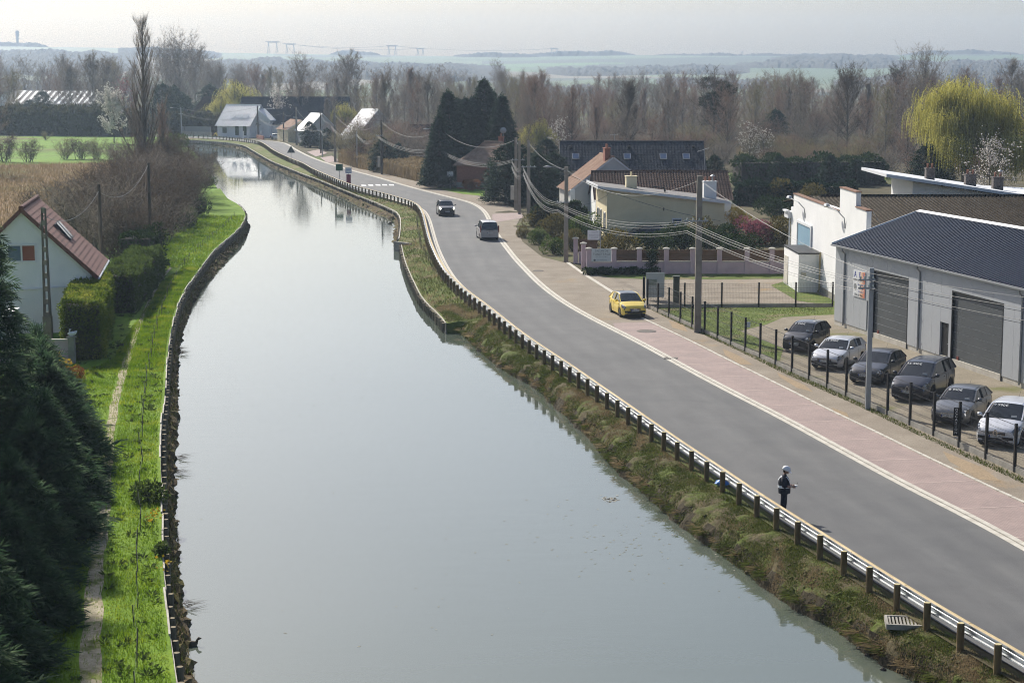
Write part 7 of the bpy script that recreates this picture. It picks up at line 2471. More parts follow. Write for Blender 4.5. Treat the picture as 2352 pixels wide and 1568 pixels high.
def car(label, cat, loc, heading, col, L=4.2, Wd=1.78, H=1.48, wb=2.55, fo=0.82, r=0.315, nose=0.72, hood=0.98, belt=0.97, tail=1.02,
        xA=1.02, xB=0.28, xC=-1.45, xD=-1.95, roofcol=None, rim=None, plate='FR-123-AB', price=None, style='hatch', lit=False, glass=None, name='parked_car', badge=None, cap=0.80, ground=0.2, group=None, trimcol=None):
    """body lofted from sections along x (forward), with real wheel arches; glasshouse, lamps, wheels, plates as parts"""
    rz = math.atan2(heading[1], heading[0])
    t = thing(name, label, cat, (loc[0], loc[1], 0.015), rz, group)
    hl = L / 2
    fw = hl - fo; rw = fw - wb
    glass = glass or M_cglass
    rim = rim or M_rim
    top = [(-hl, tail - 0.08), (-hl + .12, tail), (xD, belt + .03), (xA - .1, belt), (xA + .12, hood), (hl - .45, (hood * .45 + nose * .55)), (hl - .12, nose), (hl, nose - .10)]
    Ra = r * 1.16
    xs = sorted(set([round(v, 3) for v in list(np.linspace(-hl, hl, 58)) + [-hl + .02, -hl + .05, hl - .02, hl - .05]]))
    def hw(x):
        e = abs(x) - (hl - 0.75)
        k = max(0.0, e / 0.75)
        return Wd / 2 * (1 - (1 - cap) * k ** 2.4)
    def sect(x):
        w = hw(x); zt = smooth_interp(x, top, .06); zb = ground
        end = max(0.0, (abs(x) - (hl - .10)) / .10)
        zt -= .03 * end; zb += .10 * end
        zs = zt - .16 if zt - .16 > .5 else zt * .8
        zl = zb
        for c in (fw, rw):
            d = abs(x - c)
            if d < Ra:
                zl = max(zl, r + math.sqrt(Ra * Ra - d * d) * 0.98)
        zl = min(zl, zs - .04)
        zm = (zl + zs) / 2
        half = [(0, zb), (w * .80, zb), (w * .965, zl), (w * .995, zl + (zm - zl) * .4), (w, zm + .02), (w * .985, zs), (w * .93, zt - .035), (w * .84, zt - .004), (w * .5, zt + .018), (0, zt + .028)]
        return [(x, y, z) for y, z in half] + [(x, -y, z) for y, z in half[-2:0:-1]]
    rows = [sect(x) for x in xs]
    n = len(rows[0])
    mb = MB()
    mb.add([p for q in rows for p in q], [(i * n + j, i * n + (j + 1) % n, (i + 1) * n + (j + 1) % n, (i + 1) * n + j) for i in range(len(rows) - 1) for j in range(n)])
    mb.add(rows[0], [tuple(range(n - 1, -1, -1))]); mb.add(rows[-1], [tuple(range(n))])
    body = mb.build('body', col, t)
    me = body.data
    me.polygons.foreach_set('use_smooth', [len(p.vertices) == 4 for p in me.polygons])
    try:
        me.set_sharp_from_angle(angle=R(38))
    except Exception:
        pass
    mb = MB(); mb.box((0, 0, ground + .12), (L - .5, Wd * .78, .3)); mb.build('underbody', M_under, t)
    # glasshouse
    wbelt, wroof = Wd / 2 * .905, Wd / 2 * .70
    def zroof(x):
        return interp(x, [(xD, belt + .02), (xC, H - .07), (xC + .35, H - .03), ((xB + xC) / 2, H), (xB - .25, H - .015), (xB, H - .06), (xA, hood)])
    gx = sorted(set([xD, xC, xB, xA] + list(np.linspace(xD, xC, 4)) + list(np.linspace(xC, xB, 9)) + list(np.linspace(xB, xA, 6))))
    def gsec(x):
        z = zroof(x)
        k = min(1.0, max(0.0, (z - belt) / (H - belt)))
        wb_ = wbelt * (1 - .05 * max(0, (x - xB) / max(.01, xA - xB)))
        wr = wb_ + (wroof - wb_) * k
        zb_ = min(belt - .01, z)
        return [(x, wb_, zb_), (x, wr, max(zb_, z - .055 * k)), (x, wr * .86, z - .008 * k), (x, wr * .45, z + .012 * k), (x, 0, z + .02 * k)]
    S = [gsec(x) for x in gx]
    def patch(i0, i1, js, both=True):
        mb = MB()
        for i in range(i0, i1):
            for j in js:
                q = [S[i][j], S[i + 1][j], S[i + 1][j + 1], S[i][j + 1]]
                mb.add(q, [(0, 1, 2, 3)])
                if both:
                    mb.add([(x, -y, z) for x, y, z in q], [(3, 2, 1, 0)])
        return mb
    iC, iB, iA = gx.index(xC), gx.index(xB), len(gx) - 1
    patch(iC, iB, (1, 2, 3)).build('roof', roofcol or col, t, smooth=True)
    ws = patch(iB, iA, (1, 2, 3)).build('windshield', glass, t, smooth=True)
    rwn = patch(0, iC, (1, 2, 3)).build('rear_window', glass, t, smooth=True)
    for sgn in (1, -1):
        mb = MB()
        for i in range(0, iA):
            q = [S[i][0], S[i + 1][0], S[i + 1][1], S[i][1]]
            q = [(x, y * sgn, z) for x, y, z in q]
            mb.add(q, [(0, 1, 2, 3)] if sgn > 0 else [(3, 2, 1, 0)])
        sw = mb.build('side_window', glass, t)
        # pillars and roof rails, set a little proud
        mb = MB()
        off = Vector((0, .012 * sgn, .006))
        def P(i, j):
            x, y, z = S[i][j]
            return Vector((x, y * sgn, z)) + off
        for i in range(iB, iA):
            mb.bar(P(i, 1), P(i + 1, 1), .055, .05)
        for i in range(iC, iB):
            mb.bar(P(i, 1), P(i + 1, 1), .05, .035)
        mid = gx.index(min(gx, key=lambda v: abs(v - (xB + xC) / 2 - .1)))
        mb.bar(P(mid, 0), P(mid, 1), .08, .03, up=(1, 0, 0))
        for i in range(0, iC):
            mb.bar(P(i, 1), P(i + 1, 1), .06, .04)
        for i in range(0, iC + 1 if style == 'hatch' else iC):
            mb.add([P(i, 0), P(i + 1, 0), P(i + 1, 1), P(i, 1)], [(0, 1, 2, 3), (3, 2, 1, 0)])
        mb.bar(Vector((xD, sgn * (wbelt + .012), belt + .005)), Vector((xA - .05, sgn * (wbelt * .975 + .012), belt + .0)), .03, .03)
        mb.build('pillar', col, t)
        # mirror
        mb = MB(); mb.lathe([(.02, -.11), (.085, -.08), (.10, 0), (.085, .08), (.02, .11)], 10, axis='y')
        mb.v = [(a * .75 + xA - .22, b_ + sgn * (Wd / 2 + .09), c_ * .8 + belt + .10) for a, b_, c_ in mb.v]
        mb.bar((xA - .2, sgn * wbelt, belt + .02), (xA - .22, sgn * (Wd / 2 + .05), belt + .08), .05, .04)
        mb.build('mirror', trimcol or col, t, smooth=True)
        # door seams and handle
        mb = MB(); xd_ = (xB + xC) / 2 + .1
        for xx in (xA - .12, xd_, rw + Ra + .08):
            mb.bar((xx, sgn * (hw(xx) * .999 + .003), ground + .14), (xx, sgn * (hw(xx) * .985 + .004), belt - .06), .012, .012, up=(1, 0, 0))
        mb.build('door_seam', M_ptrim, t)
        mb = MB(); mb.bar((xd_ + .12, sgn * (hw(0) * .99 + .012), belt - .14), (xd_ + .34, sgn * (hw(0) * .99 + .012), belt - .14), .03, .03); mb.build('door_handle', trimcol or col, t)
        # lamps: skin patches just proud of the body
        def lamp(nm, x0, x1, j0, j1, mat, k=6):
            mb = MB()
            for a in range(k):
                ra, rb = sect(x0 + (x1 - x0) * a / k), sect(x0 + (x1 - x0) * (a + 1) / k)
                for j in range(j0, j1):
                    q = []
                    for rr, jj in ((ra, j), (rb, j), (rb, j + 1), (ra, j + 1)):
                        x, y, z = rr[jj]
                        s = 1 if x > 0 else -1
                        q.append((x + s * .006, (y * 1.004 + .005) * sgn, z + .006))
                    mb.add(q, [(0, 1, 2, 3), (3, 2, 1, 0)])
            return mb.build(nm, mat, t, smooth=True)
        lamp('headlight', hl - .46, hl - .02, 5, 7, M_lampon if lit else M_lamp)
        if style == 'van':
            mb = MB(); mb.box((-hl + .06, sgn * (Wd / 2 * cap + .02), belt + .02), (.12, .10, .62)); mb.build('tail_light', M_red, t)
        else:
            lamp('tail_light', -hl + .05, -hl + .42, 4, 7, M_red)
        for nm, xx in (('wheel', fw), ('wheel', rw)):
            w = put(nm, None, t, (xx, sgn * (Wd / 2 - .115), r), 0 if sgn > 0 else math.pi)
            ty, rm = wheel_meshes(r, .20, rim)
            put('tyre', ty, w); put('rim', rm, w)
        mb = MB()
        for xx in (fw, rw):
            mb.box((xx, sgn * (Wd / 2 - .33), r + .12), (Ra * 2.0, .22, Ra * 1.1))
        mb.build('wheel_well', M_under, t)
    # front face
    wf = Wd / 2 * cap
    mb = MB()
    mb.box((hl + .012, 0, nose - .20), (.03, wf * 1.05, .12)); 
    g = mb.build('grille', M_ptrim, t)
    mb = MB(); mb.box((hl + .02, 0, ground + .20), (.04, wf * 1.45, .16)); mb.build('lower_grille', M_ptrim, t)
    for sx in (1, -1):
        mb = MB(); mb.box((sx * (hl - .03), 0, ground + .05), (.12, wf * 1.9, .09)); mb.build('bumper_lip', M_ptrim, t)
    for s in (1, -1):
        mb = MB(); mb.box((hl - .015, s * wf * .86, ground + .22), (.06, .20, .12)); mb.build('fog_light', M_ptrim, t)
    mb = MB()
    for k in (-1, 1):
        mb.box((hl + .028, 0, nose - .20 + k * .035), (.012, wf * .98, .014))
    mb.build('grille_bar', M_chrome, g)
    if badge == 'ring_star':
        mb = MB()
        for k in range(20):
            a, b_ = k * math.pi / 10, (k + 1) * math.pi / 10
            mb.bar((hl + .04, .10 * math.cos(a), nose - .19 + .10 * math.sin(a)), (hl + .04, .10 * math.cos(b_), nose - .19 + .10 * math.sin(b_)), .018)
        for k in range(3):
            a = math.pi / 2 + k * 2 * math.pi / 3
            mb.bar((hl + .04, 0, nose - .19), (hl + .04, .10 * math.cos(a), nose - .19 + .10 * math.sin(a)), .016)
        mb.build('badge', M_chrome, t)
    elif badge == 'lozenge':
        mb = MB(); c = nose - .17
        q = [(0, .15), (.095, 0), (0, -.15), (-.095, 0)]
        for k in range(4):
            (a, b_), (c2, d2) = q[k], q[(k + 1) % 4]
            mb.bar((hl + .045, a, c + b_), (hl + .045, c2, c + d2), .036, .03, up=(1, 0, 0))
        mb.build('badge', M_chrome, t)
    elif badge == 'kidney':
        for s in (1, -1):
            mb = MB()
            q = [(s * .03, .09), (s * .30, .07), (s * .33, -.02), (s * .24, -.09), (s * .05, -.08)]
            for k in range(5):
                (a, b_), (c2, d2) = q[k], q[(k + 1) % 5]
                mb.bar((hl + .04, a, nose - .19 + b_), (hl + .04, c2, nose - .19 + d2), .02, .02, up=(1, 0, 0))
            mb.build('grille_frame', M_chrome, t)
        mb = MB(); mb.lathe([(.05, hl - .14), (.05, hl - .10)], 12, axis='x', c=(0, 0, nose - .03)); mb.build('badge', M_plateb, t)
    elif badge == 'bolt_ring':
        mb = MB()
        for k in range(16):
            a, b_ = k * math.pi / 8, (k + 1) * math.pi / 8
            mb.bar((hl + .04, .075 * math.cos(a), nose - .19 + .075 * math.sin(a)), (hl + .04, .075 * math.cos(b_), nose - .19 + .075 * math.sin(b_)), .015)
        mb.bar((hl + .045, -.12, nose - .19), (hl + .045, .12, nose - .19), .02)
        mb.build('badge', M_chrome, t)
    for xx, nx in ((hl + .048, 1), (-hl - .03, -1)):
        zc = ground + .30 if nx > 0 else (ground + .42 if style != 'van' else .72)
        if nx < 0 and style not in ('van',):
            continue
        mb = MB(); mb.box((xx, 0, zc), (.02, .52, .115)); pl = mb.build('number_plate', M_plate, t)
        mb = MB(); mb.box((xx + nx * .011, nx * .235 * -1, zc), (.006, .045, .11)); mb.build('plate_band', M_plateb, pl)
        text_on(pl, plate, .10, M_ink, (xx + nx * .013, 0, zc), (0, nx, 0), (0, 0, 1))
    if price:
        i = iB + 1
        a, b_ = Vector(S[iB][4]), Vector(S[iA][4])
        d = (a - b_).normalized()
        nrm = Vector((0, 1, 0)).cross(d).normalized()
        if nrm.x < 0:
            nrm = -nrm
        c = b_.lerp(a, .80) + nrm * .03
        text_on(t, price, .20, M_white, (c.x, -Wd * .13, c.z), (0, 1, 0), d, 'price_lettering', 1.05)
        c = b_.lerp(a, .16) + nrm * .03
        mb = MB(); mb.bar((c.x, Wd * .18, c.z), (c.x, Wd * .30, c.z), .012, .09); mb.build('sticker', M_plate, t)
    if style == 'van':
        mb = MB()
        mb.bar((-hl - .005, 0, .45), (-hl + .02, 0, H - .12), .012, .02, up=(0, 1, 0))
        mb.box((-hl - .02, 0, .98), (.03, .7, .05)); mb.build('tailgate_trim', M_ptrim, t)
    mb = MB(); mb.tube([(xC + .25, 0, H - .02), (xC + .05, 0, H + .16)], .008, 5); mb.build('aerial', M_ptrim, t)
    return t
H5 = (-0.50, -0.866)
P_dark = paint('black_paint', (0.016, 0.018, 0.022)); P_silver = paint('silver_paint', (0.58, 0.59, 0.61), None, .28, .35); P_grey = paint('graphite_paint', (0.045, 0.048, 0.056), None, .3, .5)
P_navy = paint('deep_blue_paint', (0.018, 0.022, 0.036), None, .28, .4); P_char = paint('charcoal_paint', (0.13, 0.135, 0.14), None, .3, .4); P_white = paint('pale_silver_paint', (0.68, 0.69, 0.71), None, .28, .3)
P_yel = paint('yellow_paint', (0.85, 0.64, 0.09), None, .3, 0.0); P_van = paint('pearl_grey_paint', (0.36, 0.345, 0.34), None, .35, .3)
p = U(1441, 722)
car('bright yellow three door hatchback with dark roof parked on the pink path', 'car', p, (.19, -.98), P_yel, 4.0, 1.74, 1.49, 2.51, .80, .315, .78, 1.0, .96, 1.0, 1.05, .25, -1.35, -1.88, paint('dark_roof', (0.03, 0.03, 0.035)), M_rimk, 'CN-254-WE', badge='bolt_ring', trimcol=P_yel)
p = U(1023, 494)
car('black sport utility car with lit headlights driving towards the camera', 'car', p, (.13, -.99), P_dark, 4.45, 1.84, 1.66, 2.65, .9, .35, .95, 1.12, 1.08, 1.1, 1.05, .35, -1.55, -2.1, None, M_rimk, 'FM-610-QK', lit=True, name='moving_car', ground=.24)
p = U(1119, 548)
car('pale grey van seen from behind driving away round the bend', 'van', p, (-.13, .99), P_van, 4.2, 1.83, 1.80, 2.70, .88, .32, .92, 1.12, 1.08, 1.06, 1.22, .62, -1.95, -2.07, None, M_rim, 'BV-508-RT', style='van', name='moving_van', cap=.93)
lot = [(1852, 796, 'small black hatchback in the yard, first parked car from the lawn', P_dark, dict(L=3.75, Wd=1.65, H=1.52, wb=2.3, fo=.75, r=.29, nose=.80, hood=1.02, belt=.98, xA=1.0, xB=.3, xC=-1.35, xD=-1.8, plate='CW-118-AR', price='7 990€')),
       (1926, 834, 'silver hatchback with a star badge, second parked car from the lawn', P_silver, dict(L=4.29, H=1.43, nose=.74, hood=.96, belt=.95, xA=.95, plate='DL-431-VP', price='16 990€', badge='ring_star')),
       (2016, 866, 'dark grey low hatchback behind the steel lamp pole', P_grey, dict(L=4.33, H=1.42, nose=.68, hood=.93, belt=.93, xA=.85, xB=.1, plate='CB-917-EV', badge='kidney')),
       (2120, 902, 'dark blue people carrier with a lozenge badge and price on the windscreen', P_navy, dict(L=4.86, Wd=1.88, H=1.68, wb=2.88, fo=.92, r=.36, nose=.80, hood=1.08, belt=1.06, tail=1.12, xA=1.40, xB=.45, xC=-1.9, xD=-2.35, plate='EZ-479-WK', price='16 490€', badge='lozenge')),
       (2208, 958, 'charcoal hatchback with twin kidney grille and price on the windscreen', P_char, dict(L=4.24, Wd=1.75, H=1.42, nose=.70, hood=.94, belt=.93, xA=.80, xB=.05, xC=-1.4, xD=-1.95, plate='DG-675-ED', price='8 990€', badge='kidney')),
       (2318, 1004, 'pale silver family car with a lozenge badge cut by the right edge', P_white, dict(L=4.37, Wd=1.84, H=1.62, wb=2.7, r=.33, nose=.80, hood=1.05, belt=1.03, tail=1.08, xA=1.2, xB=.35, xC=-1.6, xD=-2.05, plate='BW-256-LN', price='9 990€', badge='lozenge'))]
for px, py, lb, col, kw in lot:
    kw.setdefault('Wd', 1.78)
    car(lb, 'car', U(px, py + 4), H5, col, **kw).scale = (1.05, 1.05, 1.05)
p = U(508, 314.5)
car('small yellow car far away beside the white house', 'car', p, (.8, -.6), P_yel, 4.0, 1.7, 1.25, 2.4, .8, .31, .62, .82, .80, .82, .6, .0, -1.0, -1.5, plate='AB-111-CD')
p = U(1478, 566)
car('dark car mostly hidden behind the mauve wall below the cream block', 'car', (p.x + .5, p.y + 6, 0), (-.98, -.2), P_dark, 4.5, 1.8, 1.55, plate='AC-222-CD')
p = U(633, 323)
car('far pale parked car beside the far poles', 'car', (p.x, p.y + 6, 0), (.9, -.4), P_silver, 4.1, 1.75, 1.45, plate='AD-333-CD')
# ================================================================== poles, cables, signs, fences, small things
M_cpole = pm('concrete_pole', (0.235, 0.205, 0.165), (0.32, 0.285, 0.235), 1.5, rough=0.9, bmp=.2, bscale=20)
M_wpole = pm('wooden_pole', (0.06, 0.05, 0.042), (0.10, 0.083, 0.068), 4.0, rough=0.9, stretch=(1, 1, .2))
M_spole = pm('steel_pole', (0.30, 0.32, 0.34), (0.36, 0.38, 0.40), 2.0, rough=0.45, metal=.6)
M_cable = pm('cable', (0.19, 0.19, 0.186), rough=0.6)
M_insul = pm('insulator', (0.55, 0.58, 0.52), rough=0.3)
POLES = {}
def pole(key, base, top_py, label, mat, r0=.19, r1=.12, square=False, arms=(), cat='utility pole', lamp=None, box=False, name='utility_pole'):
    p = U(*base)
    h = ZAT(top_py, p.y)
    t = thing(name, label, cat, (p.x, p.y, 0), 0)
    mb = MB()
    if square:
        n = 4
        vs = []
        for z, rr in ((-.3, r0), (h, r1)):
            for a, b_ in ((-1, -.75), (1, -.75), (1, .75), (-1, .75)):
                vs.append((a * rr, b_ * rr, z))
        mb.add(vs, [(3, 2, 1, 0), (4, 5, 6, 7), (0, 1, 5, 4), (1, 2, 6, 5), (2, 3, 7, 6), (3, 0, 4, 7)])
    else:
        mb.lathe([(r0, -.3), (r0 * .9 + r1 * .1, h * .3), (r1, h - .02), (r1 * .8, h)], 10)
    mb.build('shaft', mat, t)
    for z, w, off in arms:
        mb = MB(); mb.bar((off - w / 2, -.16, h - z), (off + w / 2, -.16, h - z), .07, .08)
        arm = mb.build('crossarm', M_spole, t)
        for k in range(4):
            x = off - w / 2 + w * (k + .5) / 4
            mb = MB(); mb.lathe([(.03, h - z + .04), (.055, h - z + .08), (.04, h - z + .13), (.05, h - z + .17)], 8, c=(x, -.16, 0)); mb.build('insulator', M_insul, arm)
    if lamp:
        mb = MB(); dx, z = lamp
        mb.tube([(0, -.1, h - z - .3), (dx * .6, -.25, h - z + .05), (dx, -.3, h - z + .1)], .03, 6); la = mb.build('lamp_arm', M_galv, t)
        mb = MB(); mb.tube([(dx, -.3, h - z + .1), (dx * 1.25, -.32, h - z + .12), (dx * 1.5, -.33, h - z + .1)], [.05, .10, .04], 8); mb.build('lamp_head', M_galv, la)
    if box:
        mb = MB(); mb.box((-.42, -.1, 2.0), (.42, .35, 1.6)); mb.build('meter_box', M_kerb, t)
    POLES[key] = (p, h)
    return t
pole('P0', (1993, 940), 615, 'grey steel pole with cable brackets standing before the parked cars', M_spole, .12, .10, True, ((.55, .8, -.25), (.95, .8, -.25)))
pole('P1', (1602, 763), 404, 'tall square concrete pole on the verge before the mauve wall', M_cpole, .22, .16, True, ((2.75, 1.5, -.2),))
pole('P2', (1300, 601), 383, 'concrete street lamp pole beside the bend garden', M_cpole, .20, .15, True, ((3.0, 1.2, -.3),), lamp=(-1.3, .1))
pole('P3', (1214, 500), 323, 'concrete pole right of the twin poles at the bend', M_cpole, .22, .17, True, ((2.9, 1.7, 0),))
pole('P4', (1185, 482), 316, 'left concrete pole of the pair at the bend with a white meter box', M_cpole, .22, .16, True, ((2.6, 1.6, .2),), box=True)
pole('P5', (1193, 492), 323, 'slim concrete pole right behind the meter box pole', M_cpole, .17, .13, True)
pole('P6', (1013, 430), 293, 'concrete pole beside the blue crossing sign', M_cpole, .20, .15, True, ((2.9, 1.2, -.1),), lamp=(-1.6, .3))
pole('P7', (877, 401), 276, 'dark wooden pole standing in the reeds', M_wpole, .17, .13, False, ((2.4, 1.2, -.3),), box=True)
pole('P8', (820.5, 385), 303, 'thin pale steel pole at the edge of the reeds', M_spole, .10, .07)
pole('P9', (770, 372), 260, 'concrete pole left of the reed bed', M_cpole, .22, .16, True, ((2.3, 1.2, -.3),))
pole('P10', (737, 352), 256, 'wooden pole beside the thin lamp pole near the far houses', M_wpole, .15, .11, False, ((3.6, 1.0, -.2),))
pole('P10b', (740.5, 360), 290, 'thin steel lamp pole by the pink paved bays', M_spole, .09, .06)
pole('P11', (681.5, 333.5), 246, 'concrete pole near the orange roofed house', M_cpole, .22, .16, True, ((2.3, 1.0, -.2),))
pole('P12', (652, 325), 257, 'wooden pole standing before the blue roof', M_wpole, .18, .13, False, ((2.6, 1.0, 0),))
pole('P13', (593, 318), 243, 'wooden pole before the white far house gable', M_wpole, .18, .13)
pole('P14', (417, 312), 247, 'pale pole at the canal end beside the metal gate', M_spole, .16, .11, False, ((1.6, 1.2, 0),), lamp=(-1.8, .2))
pole('P15', (516, 313), 276, 'thin lamp pole before the pale shining roof', M_spole, .09, .06)
# left bank poles
pole('L2', (236, 700), 423, 'dark wooden pole between the two clipped hedges', M_wpole, .15, .11)
pole('L3', (347, 601), 374, 'slanting wooden pole before the bare thicket', M_wpole, .16, .11)
# perforated concrete pole
p = U(112, 805)
h = ZAT(478, p.y)
t = thing('utility_pole', 'perforated concrete pole in the garden of the white gabled house', 'utility pole', (p.x, p.y, 0), 0)
mb = MB(); mb.box((0, 0, .9), (.50, .34, 2.2)); 
def w_at(z):
    return .24 - .11 * z / h
for s in (-1, 1):
    mb.add([(s * w_at(2), -.13, 2.0), (s * (w_at(2) - .11), -.13, 2.0), (s * (w_at(2) - .11), .13, 2.0), (s * w_at(2), .13, 2.0),
            (s * w_at(h), -.09, h), (s * (w_at(h) - .07), -.09, h), (s * (w_at(h) - .07), .09, h), (s * w_at(h), .09, h)],
           [(0, 1, 2, 3), (7, 6, 5, 4), (0, 4, 5, 1), (1, 5, 6, 2), (2, 6, 7, 3), (3, 7, 4, 0), (3, 2, 1, 0), (4, 5, 6, 7), (1, 5, 4, 0), (2, 6, 5, 1), (3, 7, 6, 2), (0, 4, 7, 3)])
for k in range(9):
    z = 2.1 + (h - 2.2) * k / 8
    mb.box((0, 0, z), (2 * w_at(z) - .1, .2, .28))
mb.build('shaft', M_cpole, t)
POLES['L1'] = (p, h)

def cable(a, b_, sag, r, label, group=None, n=18, mat=None):
    a, b_ = Vector(a), Vector(b_)
    mb = MB()
    mb.tube([a.lerp(b_, k / n) - Vector((0, 0, sag * 4 * (k / n) * (1 - k / n))) for k in range(n + 1)], r, 4)
    return tag(mb.build('overhead_cable', mat or M_cable, None), label, 'cable', group)
def top(k, dz=.25, dx=0.0):
    p, h = POLES[k]
    return Vector((p.x + dx, p.y - .12, h - dz))
seq = ['P14', 'P13', 'P12', 'P11', 'P10', 'P9', 'P7', 'P6', 'P4', 'P3', 'P2', 'P1', 'P0']
names = {'P14': 'canal end pole', 'P13': 'white house pole', 'P12': 'blue roof pole', 'P11': 'orange roof pole', 'P10': 'far lamp pole', 'P9': 'pole left of the reeds', 'P7': 'wooden pole in the reeds', 'P6': 'crossing sign pole', 'P4': 'meter box pole', 'P3': 'bend pole', 'P2': 'street lamp pole', 'P1': 'tall concrete pole', 'P0': 'steel pole', 'P8': 'thin pale pole'}
sags = {('P2', 'P1'): 1.5, ('P3', 'P2'): .5, ('P4', 'P3'): .8, ('P6', 'P4'): 1.6, ('P7', 'P6'): 1.7, ('P9', 'P7'): 2.0, ('P10', 'P9'): 1.7, ('P11', 'P10'): 2.0, ('P1', 'P0'): .45}
for a, b_ in zip(seq[:-1], seq[1:]):
    r = .019 if a in ('P14', 'P13', 'P12', 'P11', 'P10', 'P9', 'P7', 'P6') else .013
    cable(top(a), top(b_), sags.get((a, b_), 1.2), r, f'top cable from {names[a]} to {names[b_]}')
# bundles lower down
low = {'P14': 1.6, 'P13': 2.6, 'P12': 2.7, 'P11': 2.3, 'P10': 3.6, 'P9': 2.3, 'P7': 2.4, 'P6': 2.9, 'P4': 2.6, 'P3': 2.9, 'P2': 3.0, 'P1': 2.75, 'P0': .60}
lowx = {'P2': -.75, 'P1': -.75, 'P0': -.35, 'P3': -.6, 'P4': -.5, 'P7': -.7, 'P9': -.6, 'P6': -.3}
seq2 = ['P14', 'P13', 'P12', 'P11', 'P10', 'P9', 'P8', 'P7', 'P6', 'P4', 'P3', 'P2', 'P1', 'P0']
low['P8'] = .3
for a, b_ in zip(seq2[:-1], seq2[1:]):
    far = a in ('P14', 'P13', 'P12', 'P11')
    n = 2 if far else (6 if a in ('P3', 'P4') else 5 if a in ('P2', 'P1') else 3)
    for k in range(n):
        dz = (0, .12, .26, .62, .74, .86)[k]
        s = {'P3': .9, 'P2': .75, 'P1': .3, 'P6': 1.1, 'P7': 1.0, 'P4': .6}.get(a, 1.1) * (1 + .07 * k)
        A = top(a, low[a] + dz, lowx.get(a, 0)); B = top(b_, low[b_] + dz * (.8 if b_ == 'P0' else 1), lowx.get(b_, 0))
        cable(A, B, s, .016 if far or a in ('P10', 'P9', 'P8', 'P7', 'P6') else .010 + .003 * (k % 2), f"{('highest', 'second highest', 'third highest', 'fourth', 'fifth', 'lowest')[k]} bundled cable from {names[a]} to {names[b_]}", f'cable bundle {names[a]} to {names[b_]}')
# from the steel pole out of frame to the right
E1 = Vector((34.5, 58, 6.6))
for k, (dz, ez) in enumerate(((.25, .9), (.58, .25), (.66, .12), (.95, -.35), (1.02, -.45))):
    cable(top('P0', dz, -.1), E1 + Vector((0, 0, ez)), .5 + .06 * k, .012 if k else .010, ('topmost cable running from the steel pole out of the right edge', 'upper bright cable from the steel pole past the grey shed', 'second bright cable from the steel pole past the grey shed', 'third cable from the steel pole sloping past the shed doors', 'lowest cable from the steel pole sloping past the shed doors')[k])
# left cables
cable(top('L1', .4), top('L2', .5), 1.0, .018, 'white cable sagging from the perforated pole to the dark wooden pole')
cable(top('L2', .5), top('L3', .2), 1.3, .02, 'white cable sagging from the dark wooden pole to the slanting pole')
cable(top('L1', .45), U(75, 590, 3.0) + Vector((0, 0, .6)), .1, .035, 'short white service cable dropping from the perforated pole towards the house')
cable(top('P2', 3.2), (9.2, 176, 4.3), .4, .014, 'thin dark service cable from the street lamp pole to the cream block', None, 12, M_black)
cable(top('P2', .6), Vector((19.5, 171, 2.2)), .5, .016, 'thin dark cable crossing before the cream wall', None, 12, M_black)
cable((23.5, 119, 7.0), (FC.x + 4.2, FC.y - 1.6, 6.4), .8, .025, 'short pale cable sagging from the white parapet to the grey shed roof')

# ---------- mesh fence
M_fpost = pm('black_fence_post', (0.010, 0.010, 0.011), rough=.55)
M_wire = pm('fence_wire', (0.05, 0.05, 0.052), rough=.5, metal=.3)
fence = thing('mesh_fence', 'black mesh panel fence on a concrete plinth around the yard', 'fence', (0, 0, 0))
mb = MB(); mb.box((0, 0, 1.0), (.105, .105, 2.06)); pme = mb.mesh('post', M_fpost)
def fence_run(a, b_, n, hgt, skip_first=False, plinth=True):
    a, b_ = Vector(a), Vector(b_)
    d = (b_ - a) / n
    ang = math.atan2(d.y, d.x)
    L_ = d.length
    # one shared wire panel
    mb = MB()
    for k in range(5):
        z = .32 + (hgt - .40) * k / 4
        for s in ((-.02, .02) if k in (0, 2, 4) else (0,)):
            mb.bar((0.04, s, z), (L_ - .04, s, z), .010)
    nv = int(L_ / .10)
    for k in range(1, nv):
        x = L_ * k / nv
        mb.add([(x - .0035, 0, .25), (x + .0035, 0, .25), (x + .0035, 0, hgt - .06), (x - .0035, 0, hgt - .06)], [(0, 1, 2, 3)])
    for k in range(1, 9):
        z = .25 + (hgt - .31) * k / 9
        mb.add([(0.04, 0, z - .0035), (L_ - .04, 0, z - .0035), (L_ - .04, 0, z + .0035), (0.04, 0, z + .0035)], [(0, 1, 2, 3)])
    wme = mb.mesh('wire_panel', M_wire)
    mb = MB(); mb.box((L_ / 2, 0, .07), (L_ - .02, .05, .36)); cme = mb.mesh('plinth_slab', M_conc)
    for i in range(n + 1):
        p = a + d * i
        if not (skip_first and i == 0):
            put('post', pme, fence, (p.x, p.y, 0), ang, (1, 1, hgt / 2.03))
        if i < n:
            put('wire_panel', wme, fence, (p.x, p.y, 0), ang)
            if plinth:
                put('plinth_slab', cme, fence, (p.x, p.y, 0), ang)
fa, fb = U(1487, 707), U(2330, 1084)
nn = int(round((fb - fa).length / 2.52))
fence_run(fa, fb, nn, 2.0)
dlt = (fb - fa) / nn
fence_run(fb, fb + dlt * 3, 3, 2.0, True)
fence_run(fa, U(1912, 704.5), 5, 1.72, True)
mb = MB(); mb.box((0, 0, 1.05), (.16, .16, 2.15)); mb.build('corner_post', M_fpost, fence, loc=(fa.x - .25, fa.y + .1, 0))
